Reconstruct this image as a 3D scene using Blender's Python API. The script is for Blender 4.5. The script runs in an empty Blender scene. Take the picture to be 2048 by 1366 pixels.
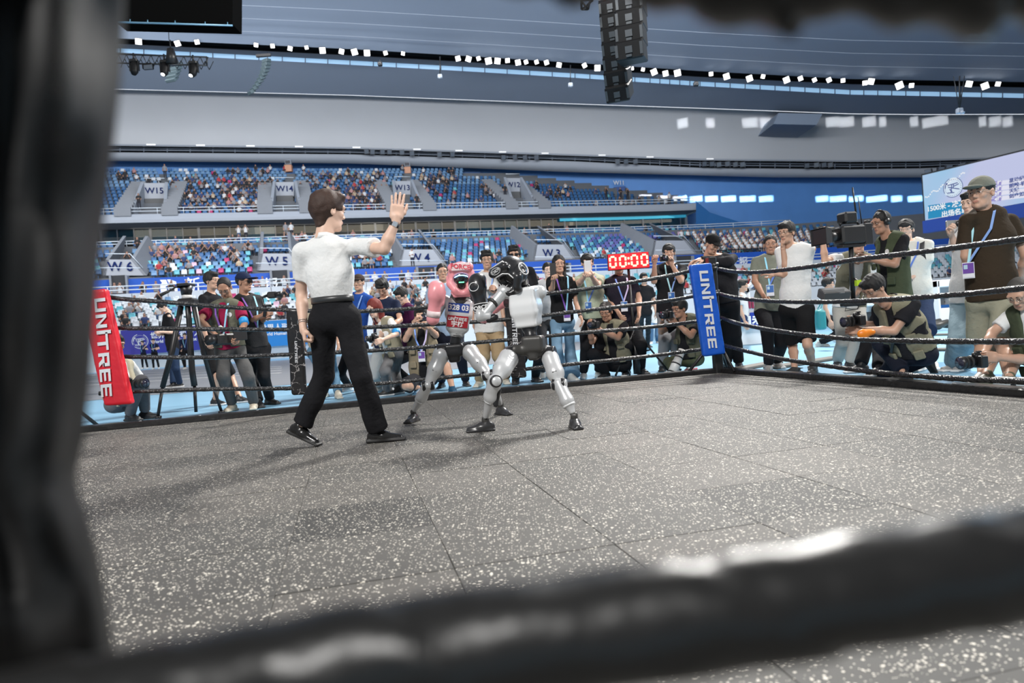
import bpy, bmesh, math, random
import numpy as np
from mathutils import Vector, Matrix
random.seed(7); RNG = np.random.RandomState(7)
SC = bpy.context.scene; COL = SC.collection
# ---------------------------------------------------------------- camera, world, light, exposure
FPX = 1405.0; ROLL = math.radians(4.17); PITCH = math.radians(-0.89); CAMZ = 0.72
_fw = np.array([0, math.cos(PITCH), math.sin(PITCH)]); _up = np.array([0, -math.sin(PITCH), math.cos(PITCH)])
_rc = math.cos(ROLL)*np.array([1., 0, 0]) - math.sin(ROLL)*_up
_uc = math.sin(ROLL)*np.array([1., 0, 0]) + math.cos(ROLL)*_up
CAM = np.array([0, 0, CAMZ])
cam_data = bpy.data.cameras.new('camera'); cam = bpy.data.objects.new('camera', cam_data); COL.objects.link(cam)
cam_data.sensor_width = 36.0; cam_data.lens = 36.0*FPX/2048.0; cam_data.clip_start = 0.02; cam_data.clip_end = 500
cam.matrix_world = Matrix(((_rc[0], _uc[0], -_fw[0], 0), (_rc[1], _uc[1], -_fw[1], 0), (_rc[2], _uc[2], -_fw[2], CAMZ), (0, 0, 0, 1)))
cam_data.dof.use_dof = True; cam_data.dof.focus_distance = 5.6; cam_data.dof.aperture_fstop = 3.0
SC.camera = cam
SC.view_settings.view_transform = 'Standard'; SC.view_settings.look = 'None'
SC.view_settings.gamma = 1.0; SC.view_settings.use_curve_mapping = False
SC.view_settings.exposure = 0.0
W = bpy.data.worlds.new('hall_air'); SC.world = W; W.use_nodes = True
W.node_tree.nodes['Background'].inputs[0].default_value = (0.95, 0.97, 1.0, 1)
W.node_tree.nodes['Background'].inputs[1].default_value = 0.30
def area_light(name, loc, target, size, power, color=(1, 1, 1), size_y=None, spread=None):
    d = bpy.data.lights.new(name, 'AREA'); d.energy = power; d.size = size; d.color = color
    if size_y: d.shape = 'RECTANGLE'; d.size_y = size_y
    if spread: d.spread = spread
    o = bpy.data.objects.new(name, d); COL.objects.link(o); o.location = loc
    o.rotation_euler = (Vector(target)-Vector(loc)).to_track_quat('-Z', 'Y').to_euler()
    return o
# the floodlight banks of the roof slots: one bank over the far side, one over the camera's own side
area_light('floodlight_bank_far', (6.5, 20, 15.5), (0, 5, 0), 2.5, 6200, (1.0, 0.97, 0.92), 1.2)
area_light('floodlight_bank_right', (20, 8, 16), (6, 9, 0.5), 3, 5600, (1.0, 0.98, 0.95), 3)
area_light('floodlight_bank_near', (-7, -13, 15), (0, 6, 0.5), 6, 5200, (1.0, 0.98, 0.95), 3)
area_light('floodlight_row_stand', (-10, 38, 26), (-6, 92, 10), 70, 24000, (0.95, 0.97, 1.0), 4)

# ---------------------------------------------------------------- picture point -> point in the hall
def ray(x, y):
    d = _fw + _rc*(x-1024)/FPX - _uc*(y-683)/FPX
    return d/d[1]
def at(x, y, Y): return CAM + ray(x, y)*Y
def fl(x, y, z=0.0):
    d = ray(x, y); return CAM + d*((z-CAMZ)/d[2])
def V(*a): return np.array(a, float)
def unit(v): v = np.asarray(v, float); n = np.linalg.norm(v); return v/n if n > 1e-9 else np.array([0, 0, 1.])
# ---------------------------------------------------------------- materials
MATS = {}
def mat(name, col, rough=0.6, metal=0.0, bump=None, var=0.0, vscale=8.0, emit=None, spec=0.5, coat=0.0, sheen=0.0, alpha=None, trans=0.0):
    if name in MATS: return MATS[name]
    m = bpy.data.materials.new(name); m.use_nodes = True; nt = m.node_tree; b = nt.nodes['Principled BSDF']
    c = (col[0], col[1], col[2], 1)
    b.inputs['Base Color'].default_value = c; b.inputs['Roughness'].default_value = rough
    b.inputs['Metallic'].default_value = metal; b.inputs['Specular IOR Level'].default_value = spec
    if coat: b.inputs['Coat Weight'].default_value = coat; b.inputs['Coat Roughness'].default_value = 0.15
    if sheen: b.inputs['Sheen Weight'].default_value = sheen
    if trans: b.inputs['Transmission Weight'].default_value = trans
    if emit: b.inputs['Emission Color'].default_value = (*emit[:3], 1); b.inputs['Emission Strength'].default_value = emit[3]
    tc = None
    if var or bump:
        tc = nt.nodes.new('ShaderNodeTexCoord')
    if var:
        n = nt.nodes.new('ShaderNodeTexNoise'); n.inputs['Scale'].default_value = vscale; n.inputs['Detail'].default_value = 3
        nt.links.new(tc.outputs['Object'], n.inputs['Vector'])
        h = nt.nodes.new('ShaderNodeMapRange'); h.inputs[3].default_value = 1-var; h.inputs[4].default_value = 1+var
        nt.links.new(n.outputs['Fac'], h.inputs[0])
        mx = nt.nodes.new('ShaderNodeVectorMath'); mx.operation = 'SCALE'; mx.inputs[0].default_value = col[:3]
        nt.links.new(h.outputs[0], mx.inputs['Scale']); nt.links.new(mx.outputs[0], b.inputs['Base Color'])
    if bump:
        n = nt.nodes.new('ShaderNodeTexNoise'); n.inputs['Scale'].default_value = bump[0]; n.inputs['Detail'].default_value = 2
        nt.links.new(tc.outputs['Object'], n.inputs['Vector'])
        bp = nt.nodes.new('ShaderNodeBump'); bp.inputs['Strength'].default_value = bump[1]; bp.inputs['Distance'].default_value = bump[2] if len(bump) > 2 else 0.01
        nt.links.new(n.outputs['Fac'], bp.inputs['Height']); nt.links.new(bp.outputs[0], b.inputs['Normal'])
    MATS[name] = m
    return m
def cloth(name, col, rough=0.85): return mat(name, col, rough, bump=(28, 0.5, 0.012), var=0.10, vscale=5, spec=0.12)
# ---------------------------------------------------------------- objects
def tag(o, label=None, cat=None, group=None, kind=None):
    if label: o['label'] = label
    if cat: o['category'] = cat
    if group: o['group'] = group
    if kind: o['kind'] = kind
    return o
def empty(name, loc=(0, 0, 0), label=None, cat=None, group=None, kind=None):
    o = bpy.data.objects.new(name, None); COL.objects.link(o); o.location = tuple(loc); o.empty_display_size = 0.1
    return tag(o, label, cat, group, kind)
def np_mesh(name, V_, F_, mi=None, smooth=True):
    """V_ (n,3); F_ list of (array (m,k)) of equal-size faces or a list of such arrays"""
    me = bpy.data.meshes.new(name)
    if not isinstance(F_, list): F_ = [F_]
    F_ = [np.asarray(f, np.int32) for f in F_ if len(f)]
    me.vertices.add(len(V_)); me.vertices.foreach_set('co', np.asarray(V_, np.float32).ravel())
    nl = sum(f.size for f in F_); npz = sum(len(f) for f in F_)
    me.loops.add(nl); me.polygons.add(npz)
    me.loops.foreach_set('vertex_index', np.concatenate([f.ravel() for f in F_]))
    st = []; o = 0
    for f in F_:
        st.append(o+np.arange(len(f))*f.shape[1]); o += f.size
    me.polygons.foreach_set('loop_start', np.concatenate(st).astype(np.int32))
    if mi is not None: me.polygons.foreach_set('material_index', np.asarray(mi, np.int32))
    me.polygons.foreach_set('use_smooth', np.full(npz, bool(smooth)))
    me.update(calc_edges=True)
    return me
def link(name, me, mats=None, parent=None, loc=None):
    o = bpy.data.objects.new(name, me); COL.objects.link(o)
    if mats is not None:
        for m in (mats if isinstance(mats, (list, tuple)) else [mats]): me.materials.append(m)
    if parent is not None:
        o.parent = parent
        pl = np.array(parent.location) if parent.type == 'EMPTY' else None
    if loc is not None: o.location = tuple(loc)
    return o
class MB:
    """collects shapes, in world coordinates, for ONE mesh"""
    def __init__(s): s.v = []; s.f = []; s.m = []; s.n = 0; s.sm = []
    def add(s, vs, fs, mi=0, smooth=False):
        vs = np.asarray(vs, float); s.v.append(vs)
        for f in fs: s.f.append([i+s.n for i in f]); s.m.append(mi); s.sm.append(smooth)
        s.n += len(vs); return s
    def box(s, c, d, R=None, mi=0, bev=0.0):
        x, y, z = [q/2 for q in d]
        if bev > 0:
            b = bev; pts = []; 
            for sz in (-1, 1):
                for (px, py) in ((-x+b, -y), (x-b, -y), (x, -y+b), (x, y-b), (x-b, y), (-x+b, y), (-x, y-b), (-x, -y+b)):
                    pts.append((px, py, sz*(z-b)))
            for sz in (-1, 1):
                for (px, py) in ((-x+b, -y+b), (x-b, -y+b), (x-b, y-b), (-x+b, y-b)): pts.append((px, py, sz*z))
            fs = [[i, (i+1) % 8, (i+1) % 8+8, i+8] for i in range(8)]
            fs += [[19-3+4-1-k for k in range(4)]] if False else []
            fs += [[16, 19, 18, 17], [20, 21, 22, 23]]
            fs += [[0, 16, 17, 1], [1, 17, 2], [2, 17, 18, 3], [3, 18, 4], [4, 18, 19, 5], [5, 19, 6], [6, 19, 16, 7], [7, 16, 0]]
            fs += [[8, 9, 21, 20], [9, 10, 21], [10, 11, 22, 21], [11, 12, 22], [12, 13, 23, 22], [13, 14, 23], [14, 15, 20, 23], [15, 8, 20]]
            pts = np.array(pts)
        else:
            pts = np.array([(sx*x, sy*y, sz*z) for sz in (-1, 1) for sy in (-1, 1) for sx in (-1, 1)])
            fs = [[0, 2, 3, 1], [4, 5, 7, 6], [0, 1, 5, 4], [2, 6, 7, 3], [0, 4, 6, 2], [1, 3, 7, 5]]
        if R is not None: pts = pts @ np.asarray(R).T
        return s.add(pts+np.asarray(c, float), fs, mi)
    def tube(s, pts, r, n=8, mi=0, cap=True, flat=None):
        pts = [np.asarray(p, float) for p in pts]; k = len(pts)
        rs = r if isinstance(r, (list, tuple, np.ndarray)) else [r]*k
        up = None; vs = []
        for i in range(k):
            t = unit(pts[min(i+1, k-1)]-pts[max(i-1, 0)])
            if up is None:
                a = V(0, 0, 1) if abs(t[2]) < 0.9 else V(1, 0, 0)
                up = unit(a-t*(a@t))
            else: up = unit(up-t*(up@t))
            sd = np.cross(t, up)
            for j in range(n):
                an = 2*math.pi*j/n; vs.append(pts[i]+rs[i]*(math.cos(an)*sd+math.sin(an)*up))
        fs = [[i*n+j, i*n+(j+1) % n, (i+1)*n+(j+1) % n, (i+1)*n+j] for i in range(k-1) for j in range(n)]
        if cap: fs += [[j for j in range(n)][::-1], [(k-1)*n+j for j in range(n)]]
        return s.add(vs, fs, mi, True)
    def ribbon(s, pts, w, nrm, th=0.002, mi=0):
        """flat strap of width w; nrm gives its face normal"""
        pts = [np.asarray(p, float) for p in pts]; k = len(pts); vs = []
        for i in range(k):
            t = unit(pts[min(i+1, k-1)]-pts[max(i-1, 0)]); sd = unit(np.cross(t, nrm)); nn = unit(nrm)
            for (a, b) in ((-1, 0), (1, 0), (1, 1), (-1, 1)): vs.append(pts[i]+sd*a*w/2+nn*b*th)
        fs = [[i*4+j, i*4+(j+1) % 4, (i+1)*4+(j+1) % 4, (i+1)*4+j] for i in range(k-1) for j in range(4)]
        fs += [[3, 2, 1, 0], [(k-1)*4+j for j in range(4)]]
        return s.add(vs, fs, mi)
    def prism(s, poly, o, ux, uy, th, mi=0):
        """closed 2-D outline poly extruded by th along ux x uy, origin o"""
        o = np.asarray(o, float); ux = np.asarray(ux, float); uy = np.asarray(uy, float); nn = unit(np.cross(ux, uy)); k = len(poly)
        vs = [o+ux*a+uy*b for a, b in poly]+[o+ux*a+uy*b+nn*th for a, b in poly]
        fs = [list(range(k))[::-1], list(range(k, 2*k))]+[[i, (i+1) % k, (i+1) % k+k, i+k] for i in range(k)]
        return s.add(vs, fs, mi)
    def build(s, name, mats, parent=None, smooth=None):
        me = bpy.data.meshes.new(name); vs = np.concatenate(s.v) if s.v else np.zeros((0, 3))
        if parent is not None: vs = vs-wloc(parent)
        me.from_pydata(vs.tolist(), [], s.f)
        me.polygons.foreach_set('material_index', s.m)
        me.polygons.foreach_set('use_smooth', s.sm if smooth is None else [smooth]*len(s.f))
        me.update()
        return link(name, me, mats, parent)
def wloc(o):
    v = np.zeros(3)
    while o is not None: v = v+np.array(o.location); o = o.parent
    return v
def rotz(a): c, s_ = math.cos(a), math.sin(a); return np.array([[c, -s_, 0], [s_, c, 0], [0, 0, 1.]])
def frame(fwd, up=(0, 0, 1)):
    """columns: right, forward, up"""
    f = unit(fwd); r_ = unit(np.cross(f, up)); return np.stack([r_, f, np.cross(r_, f)], 1)
# ---------------------------------------------------------------- smooth bodies: signed distances, polygonised by surface nets
def smin(a, b, k):
    h = np.clip(0.5+0.5*(b-a)/k, 0, 1); return b*(1-h)+a*h-k*h*(1-h)
def cone(a, b, ra, rb, k=0.02, w=None, s=1.0, flat=0, neg=False):
    return dict(t='c', a=np.asarray(a, float), b=np.asarray(b, float), ra=ra, rb=rb, k=k, w=w, s=s, flat=flat, neg=neg)
def ell(c, r, R=None, k=0.02, neg=False, cut=None):
    return dict(t='e', c=np.asarray(c, float), r=np.asarray(r, float), R=R, k=k, neg=neg, cut=cut)
def bxp(c, d, R=None, rd=0.01, k=0.01, neg=False):
    return dict(t='b', c=np.asarray(c, float), r=np.asarray(d, float)/2, R=R, k=k, rd=rd, neg=neg)
def _dist(p, X, Y, Z):
    if p['t'] == 'c':
        a, b = p['a'], p['b']; ba = b-a; L2 = max(ba@ba, 1e-9)
        qx, qy, qz = X-a[0], Y-a[1], Z-a[2]
        t0 = (qx*ba[0]+qy*ba[1]+qz*ba[2])/L2; t = np.clip(t0, 0, 1)
        qx = qx-t*ba[0]; qy = qy-t*ba[1]; qz = qz-t*ba[2]
        if p['w'] is not None:
            w = p['w']; c = (qx*w[0]+qy*w[1]+qz*w[2])*(1-1/p['s']); qx = qx-c*w[0]; qy = qy-c*w[1]; qz = qz-c*w[2]
        d = np.sqrt(qx*qx+qy*qy+qz*qz)-(p['ra']+(p['rb']-p['ra'])*t)
        L = math.sqrt(L2)
        if p['flat'] & 1: d = np.maximum(d, (t0-1)*L)
        if p['flat'] & 2: d = np.maximum(d, -t0*L)
        return d
    qx, qy, qz = X-p['c'][0], Y-p['c'][1], Z-p['c'][2]
    if p['R'] is not None:
        R = p['R']
        qx, qy, qz = (qx*R[0, 0]+qy*R[1, 0]+qz*R[2, 0], qx*R[0, 1]+qy*R[1, 1]+qz*R[2, 1], qx*R[0, 2]+qy*R[1, 2]+qz*R[2, 2])
    r = p['r']
    if p['t'] == 'b':
        rd = p['rd']; ax, ay, az = np.abs(qx)-r[0]+rd, np.abs(qy)-r[1]+rd, np.abs(qz)-r[2]+rd
        return np.sqrt(np.maximum(ax, 0)**2+np.maximum(ay, 0)**2+np.maximum(az, 0)**2)+np.minimum(np.maximum(ax, np.maximum(ay, az)), 0)-rd
    k0 = np.sqrt((qx/r[0])**2+(qy/r[1])**2+(qz/r[2])**2); k1 = np.sqrt((qx/r[0]**2)**2+(qy/r[1]**2)**2+(qz/r[2]**2)**2)
    d = k0*(k0-1)/np.maximum(k1, 1e-6)
    if p.get('cut') is not None:
        n, o = p['cut']; d = np.maximum(d, qx*n[0]+qy*n[1]+qz*n[2]-o)
    return d
def _bb(p):
    if p['t'] == 'c':
        m = max(p['ra'], p['rb'])*max(1, p['s']); return np.minimum(p['a'], p['b'])-m, np.maximum(p['a'], p['b'])+m
    m = float(np.max(p['r'])) if p['R'] is not None else p['r']
    if p['t'] == 'b' and p['R'] is not None: m = float(np.linalg.norm(p['r']))
    return p['c']-m, p['c']+m
def sdf_arrays(prims, h, noise=None, clip=None):
    pos = [q for q in prims if not q['neg']]
    lo = np.min([_bb(q)[0] for q in pos], 0)-2.5*h-0.008; hi = np.max([_bb(q)[1] for q in pos], 0)+2.5*h+0.008
    n = np.ceil((hi-lo)/h).astype(int)+1
    ax = [(lo[i]+h*np.arange(n[i])).astype(np.float32) for i in range(3)]
    D = np.full(n, 0.15, np.float32)
    for q in prims:
        b0, b1 = _bb(q); mg = q['k']+2.5*h+0.012
        i0 = np.maximum(np.floor((b0-mg-lo)/h).astype(int), 0); i1 = np.minimum(np.ceil((b1+mg-lo)/h).astype(int)+1, n)
        if np.any(i1 <= i0): continue
        sl = tuple(slice(i0[i], i1[i]) for i in range(3))
        X = ax[0][sl[0]][:, None, None]; Y = ax[1][sl[1]][None, :, None]; Z = ax[2][sl[2]][None, None, :]
        d = _dist(q, X, Y, Z)
        if q['neg']: D[sl] = -smin(-D[sl], d, q['k'])
        else: D[sl] = smin(D[sl], d, q['k'])
    X = ax[0][:, None, None]; Y = ax[1][None, :, None]; Z = ax[2][None, None, :]
    if noise: D = D+noise(X, Y, Z).astype(np.float32)
    if clip: D = clip(D, X, Y, Z)
    return nets(D, lo, h)
def nets(D, lo, h):
    D = np.pad(D, 1, constant_values=0.1); lo = lo-h
    S = D < 0; n = D.shape
    cnt = np.zeros([m-1 for m in n], np.int8)
    for i in (0, 1):
        for j in (0, 1):
            for k in (0, 1): cnt += S[i:n[0]-1+i, j:n[1]-1+j, k:n[2]-1+k]
    act = (cnt > 0) & (cnt < 8); I, J, K = np.nonzero(act); m = len(I)
    idx = np.full(act.shape, -1, np.int32); idx[act] = np.arange(m)
    P = np.zeros((m, 3)); N = np.zeros(m)
    cor = [(i, j, k) for i in (0, 1) for j in (0, 1) for k in (0, 1)]
    val = {c: D[I+c[0], J+c[1], K+c[2]] for c in cor}
    for c in cor:
        for a in range(3):
            if c[a] == 0:
                e = list(c); e[a] = 1; e = tuple(e); va, vb = val[c], val[e]
                cr = (va < 0) != (vb < 0); t = np.where(cr, va/np.where(va == vb, 1, va-vb), 0)
                p = np.array(c, float)[None, :].repeat(m, 0); p[:, a] += t
                P += np.where(cr[:, None], p, 0); N += cr
    P = P/np.maximum(N, 1)[:, None]+np.stack([I, J, K], 1); P = P*h+lo
    F = []
    for a in range(3):
        b, c = (a+1) % 3, (a+2) % 3
        s0 = [slice(0, n[q]) for q in range(3)]; s1 = list(s0); s0[a] = slice(0, n[a]-1); s1[a] = slice(1, n[a])
        A = S[tuple(s0)]; B = S[tuple(s1)]; E = np.argwhere(A != B); E = E[(E[:, b] > 0) & (E[:, c] > 0) & (E[:, b] < n[b]-1) & (E[:, c] < n[c]-1)]
        ins = A[E[:, 0], E[:, 1], E[:, 2]]
        def cell(db, dc):
            q = E.copy(); q[:, b] += db; q[:, c] += dc; return idx[q[:, 0], q[:, 1], q[:, 2]]
        Q = np.stack([cell(-1, -1), cell(0, -1), cell(0, 0), cell(-1, 0)], 1)
        Q[~ins] = Q[~ins][:, ::-1]; F.append(Q)
    F = np.concatenate(F); F = F[(F >= 0).all(1)]
    return P, F
def wrinkle(amp, fr=26, seed=0):
    r = np.random.RandomState(seed); ds = r.normal(size=(4, 3)); ds /= np.linalg.norm(ds, axis=1)[:, None]; ph = r.uniform(0, 6, 4)
    def f(X, Y, Z):
        w = 0.35*np.sin(X*17+ph[0])+0.35*np.sin(Z*13+ph[1])
        o = 0
        for i in range(4):
            k = ds[i]*fr*(0.7+0.35*i); o = o+np.sin(X*k[0]+Y*k[1]+Z*k[2]*0.8+ph[i]+3*w)/(1+0.4*i)
        return amp*o*0.5
    return f
def sdf_obj(name, prims, h, mats, parent=None, noise=None, clip=None, extra=None, mi=None, smooth=True):
    P, F = sdf_arrays(prims, h, noise, clip)
    M_ = np.zeros(len(F), int) if mi is None else mi(P[F].mean(1))
    if extra:
        for (p2, f2, m2) in extra:
            F = np.concatenate([F, f2+len(P)]); P = np.concatenate([P, p2]); M_ = np.concatenate([M_, m2])
    if parent is not None: P = P-wloc(parent)
    return link(name, np_mesh(name, P, F, M_, smooth), mats, parent)
# ---------------------------------------------------------------- people
def head_template(female=False, h=0.0055):
    j = 0.9 if female else 1.0
    pr = [ell((0, -.012, .030), (.074, .093, .084), k=.02), ell((0, .018, -.030), (.055*j, .062, .076), k=.025),
          cone((0, -.015, -.05), (0, -.035, -.165), .052*j, .054*j, k=.03),
          cone((-.026*j, .040, -.086), (.026*j, .040, -.086), .023, .023, k=.03), ell((0, .062, -.098), (.017, .017, .017), k=.02),
          cone((0, .080, .012), (0, .0965, -.026), .006, .0095, k=.014), cone((-.011, .087, -.031), (.011, .087, -.031), .0072, .0072, k=.010),
          cone((-.045, .072, .026), (.045, .072, .026), .014, .014, k=.02),
          ell((-.040, .058, -.020), (.019, .018, .019), k=.02), ell((.040, .058, -.020), (.019, .018, .019), k=.02)]
    for s in (-1, 1):
        pr.append(ell((s*.031, .094, .004), (.016, .012, .010), k=.010, neg=True))
        pr.append(ell((s*.031, .073, .004), (.015, .013, .011), k=.004))
        pr.append(ell((s*.078, -.008, -.004), (.010, .019, .032), k=.008))
        pr.append(ell((s*.087, -.004, -.002), (.006, .010, .018), k=.006, neg=True))
    pr += [cone((-.016, .077, -.058), (.016, .077, -.058), .0062, .0062, k=.008), cone((-.013, .076, -.067), (.013, .076, -.067), .0066, .0066, k=.008),
           cone((-.019, .094, -.0622), (.019, .094, -.0622), .0022, .0022, k=.006, neg=True)]
    P, F = sdf_arrays(pr, h)
    c = P[F].mean(1); m = np.zeros(len(F), int)
    lip = (np.abs(c[:, 0]) < .020) & (np.abs(c[:, 2]+.0622) < .0095-np.abs(c[:, 0])*.25) & (c[:, 1] > .070); m[lip] = 1
    parts = [(P, F, m)]
    for s in (-1, 1):
        parts.append((*sdf_arrays([cone((s*.016, .089, .026), (s*.046, .079, .028), .0042, .0026, k=.002)], .0035), 2))
        parts.append((*sdf_arrays([ell((s*.031, .0765, .003), (.0125, .0115, .0062), k=.002)], .003), 3))
        parts.append((*sdf_arrays([ell((s*.031, .0855, .003), (.0055, .0045, .0055), k=.002)], .0025), 2))
        parts.append((*sdf_arrays([cone((s*.017, .0845, .0085), (s*.045, .0765, .0085), .0030, .0022, k=.002)], .003), 2))
    return join_arr(parts)
def join_arr(parts):
    Ps, Fs, Ms, n = [], [], [], 0
    for (P, F, m) in parts:
        Ps.append(P); Fs.append(F+n); Ms.append(np.full(len(F), m, int) if np.isscalar(m) else m); n += len(P)
    return np.concatenate(Ps), np.concatenate(Fs), np.concatenate(Ms)
def hair_template(style, h=0.0065):
    cap = lambda g, c=(0, -.020, .040), z=.088: ell(c, (.080+g, .094+g, z+g), k=.01)
    face = ell((0, .100, -.035), (.064, .060, .095), k=.012, neg=True)
    low = lambda z: bxp((0, .0, z-.10), (.3, .4, .2), rd=.001, k=.01, neg=True)
    wr = wrinkle(.0045, 130, 3)
    if style == 'short': pr = [cap(.011), ell((.01, .060, .088), (.058, .040, .030), k=.02), ell((0, .108, -.035), (.064, .060, .088), k=.010, neg=True), bxp((0, .06, -.075), (.3, .12, .15), rd=.01, k=.012, neg=True), low(-.065)]
    elif style == 'nape': pr = [cap(.014), ell((.01, .055, .092), (.062, .045, .030), k=.02), cone((0, -.05, -.02), (0, -.052, -.085), .052, .034, k=.03, w=V(1, 0, 0), s=1.3), ell((0, .108, -.035), (.064, .060, .088), k=.010, neg=True), bxp((0, .07, -.095), (.3, .12, .19), rd=.01, k=.012, neg=True), low(-.10)]; wr = wrinkle(.004, 110, 8)
    elif style == 'crop': pr = [cap(.003), ell((0, .100, -.02), (.066, .056, .095), k=.012, neg=True), bxp((0, .05, -.06), (.3, .13, .15), rd=.01, k=.012, neg=True), low(-.055)]
    elif style == 'thin': pr = [cap(.001), ell((0, .09, .04), (.06, .09, .06), k=.012, neg=True), bxp((0, .05, -.06), (.3, .13, .15), rd=.01, k=.012, neg=True), low(-.03)]; wr = wrinkle(.001, 100, 3)
    elif style == 'messy': pr = [cap(.010), ell((-.02, .045, .112), (.045, .045, .025), k=.02), ell((.03, .02, .120), (.05, .05, .022), k=.02), ell((0, .078, .065), (.06, .022, .02), k=.015), ell((0, .100, -.045), (.064, .056, .085), k=.012, neg=True), bxp((0, .05, -.085), (.3, .12, .15), rd=.01, k=.012, neg=True), low(-.05)]; wr = wrinkle(.006, 120, 5)
    elif style == 'fringe': pr = [cap(.010), ell((0, .078, .055), (.062, .022, .032), k=.015), ell((0, .105, -.055), (.062, .055, .080), k=.008, neg=True), bxp((0, .05, -.085), (.3, .11, .15), rd=.01, k=.012, neg=True), low(-.05)]; wr = wrinkle(.005, 120, 6)
    elif style == 'bob': pr = [cap(.010, z=.09), ell((0, -.035, -.01), (.079, .075, .085), k=.02), cone((0, -.06, -.03), (0, -.055, -.10), .045, .03, k=.03, w=V(1, 0, 0), s=1.4), ell((0, .100, -.035), (.066, .063, .105), k=.012, neg=True), bxp((0, .055, -.095), (.3, .09, .15), rd=.01, k=.014, neg=True)]; wr = wrinkle(.004, 110, 4)
    elif style == 'long': pr = [cap(.010), cone((-.05, -.04, 0), (-.062, -.035, -.22), .045, .035, k=.03), cone((.05, -.04, 0), (.062, -.035, -.22), .045, .035, k=.03), cone((0, -.06, 0), (0, -.055, -.24), .055, .04, k=.03, w=V(1, 0, 0), s=1.5), ell((0, .090, -.035), (.060, .075, .105), k=.012, neg=True)]; wr = wrinkle(.005, 90, 4)
    elif style == 'pony': pr = [cap(.006), face, bxp((0, .05, -.075), (.3, .12, .15), rd=.01, k=.012, neg=True), low(-.05), ell((0, -.12, .03), (.03, .03, .03), k=.015), cone((0, -.13, .02), (0, -.12, -.12), .026, .012, k=.02)]
    P, F = sdf_arrays(pr, h, wr)
    return P, F, np.zeros(len(F), int)
def hand_template(pose, h=0.0045):
    """wrist at origin, fingers along +y, palm faces -z, thumb towards +x (right hand seen from above)"""
    curl = {'open': 0.04, 'relax': 0.42, 'grip': 1.05, 'fist': 1.45, 'spread': 0.02, 'point': 1.4}[pose]
    pr = [cone((0, -.015, 0), (0, .02, 0), .026, .028, k=.01, w=V(1, 0, 0), s=1.12)]
    pr += [cone((x*.9, .018, 0), (x, .085, .002), .0155, .0125, k=.012, w=V(1, 0, 0), s=1.15) for x in (-.030, -.010, .011, .031)]
    L = {-.032: (.030, .020, .017), -.011: (.040, .026, .020), .011: (.044, .028, .021), .032: (.039, .025, .020)}
    for x, ls in L.items():
        p = V(x, .086, .002); a = 0.0; r = .0098 if x > -.02 else .0085
        sp = x*3.2 if pose in ('spread', 'open') else x*1.0
        cu = curl if not (pose == 'point' and x > .03) else .06
        for i, l in enumerate(ls):
            a += cu*(0.85 if i == 0 else 1.05 if i == 1 else .7)
            q = p+V(math.sin(sp)*l, math.cos(a)*l, -math.sin(a)*l)
            pr.append(cone(p, q, r, r*.9, k=.004)); p = q; r *= .93
    t0 = V(.022, .020, -.006)
    if pose in ('grip', 'fist'): ts = [V(.046, .045, -.022), V(.040, .074, -.040), V(.022, .088, -.048)]
    elif pose == 'spread': ts = [V(.056, .046, -.004), V(.080, .075, -.006), V(.094, .098, -.008)]
    elif pose == 'open': ts = [V(.050, .050, -.010), V(.060, .082, -.014), V(.064, .108, -.016)]
    else: ts = [V(.048, .050, -.016), V(.055, .080, -.026), V(.050, .104, -.036)]
    p = t0; r = .0145
    for q in ts: pr.append(cone(p, q, r, r*.85, k=.008)); p = q; r *= .85
    P, F = sdf_arrays(pr, h)
    return P, F, np.zeros(len(F), int)
def shoe_template(kind, h=0.007):
    """ankle at (0,0,.09), sole on z=0, toe along +y"""
    pr = [cone((0, -.045, .045), (0, .03, .045), .038, .040, k=.03), cone((0, .03, .036), (0, .135, .028), .036, .026, k=.03, w=V(1, 0, 0), s=1.25),
          cone((0, -.02, .05), (0, -.012, .088), .036, .037, k=.025), bxp((0, .045, .014), (.086, .262, .026), rd=.012, k=.006)]
    if kind == 'boot': pr.append(cone((0, -.02, .06), (0, -.015, .155), .044, .046, k=.02, flat=1))
    if kind == 'dress': pr = [cone((0, -.045, .04), (0, .03, .04), .034, .036, k=.03), cone((0, .03, .032), (0, .145, .022), .033, .021, k=.03, w=V(1, 0, 0), s=1.2), cone((0, -.02, .05), (0, -.015, .075), .034, .034, k=.025), bxp((0, .05, .010), (.078, .265, .018), rd=.008, k=.005), bxp((0, -.055, .014), (.07, .06, .028), rd=.008, k=.004)]
    if kind == 'clog': pr = [cone((0, .0, .045), (0, .125, .034), .044, .032, k=.03, w=V(1, 0, 0), s=1.2), bxp((0, .035, .016), (.10, .275, .032), rd=.014, k=.006), cone((0, -.06, .05), (0, .01, .05), .030, .040, k=.02), cone((0, -.03, .07), (0, -.03, .14), .036, .04, k=.006, neg=True), cone((-.052, -.075, .066), (-.05, .02, .066), .006, .006, k=.004), cone((.052, -.075, .066), (.05, .02, .066), .006, .006, k=.004), cone((-.05, -.078, .066), (.05, -.078, .066), .006, .006, k=.004)]
    P, F = sdf_arrays(pr, h)
    return P, F, (P[F].mean(1)[:, 2] < .026).astype(int)
TPL = {}
def tpl(kind, *a):
    k = (kind,)+a
    if k not in TPL: TPL[k] = {'head': head_template, 'hair': hair_template, 'hand': hand_template, 'shoe': shoe_template}[kind](*a)
    return TPL[k]
def place(t, R, o, s=1.0, mirror=False):
    P, F, M_ = t; P = P*s
    if mirror: P = P*V(-1, 1, 1); F = F[:, ::-1]
    return P @ np.asarray(R).T+np.asarray(o), F, M_
SKIN = {}
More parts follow.
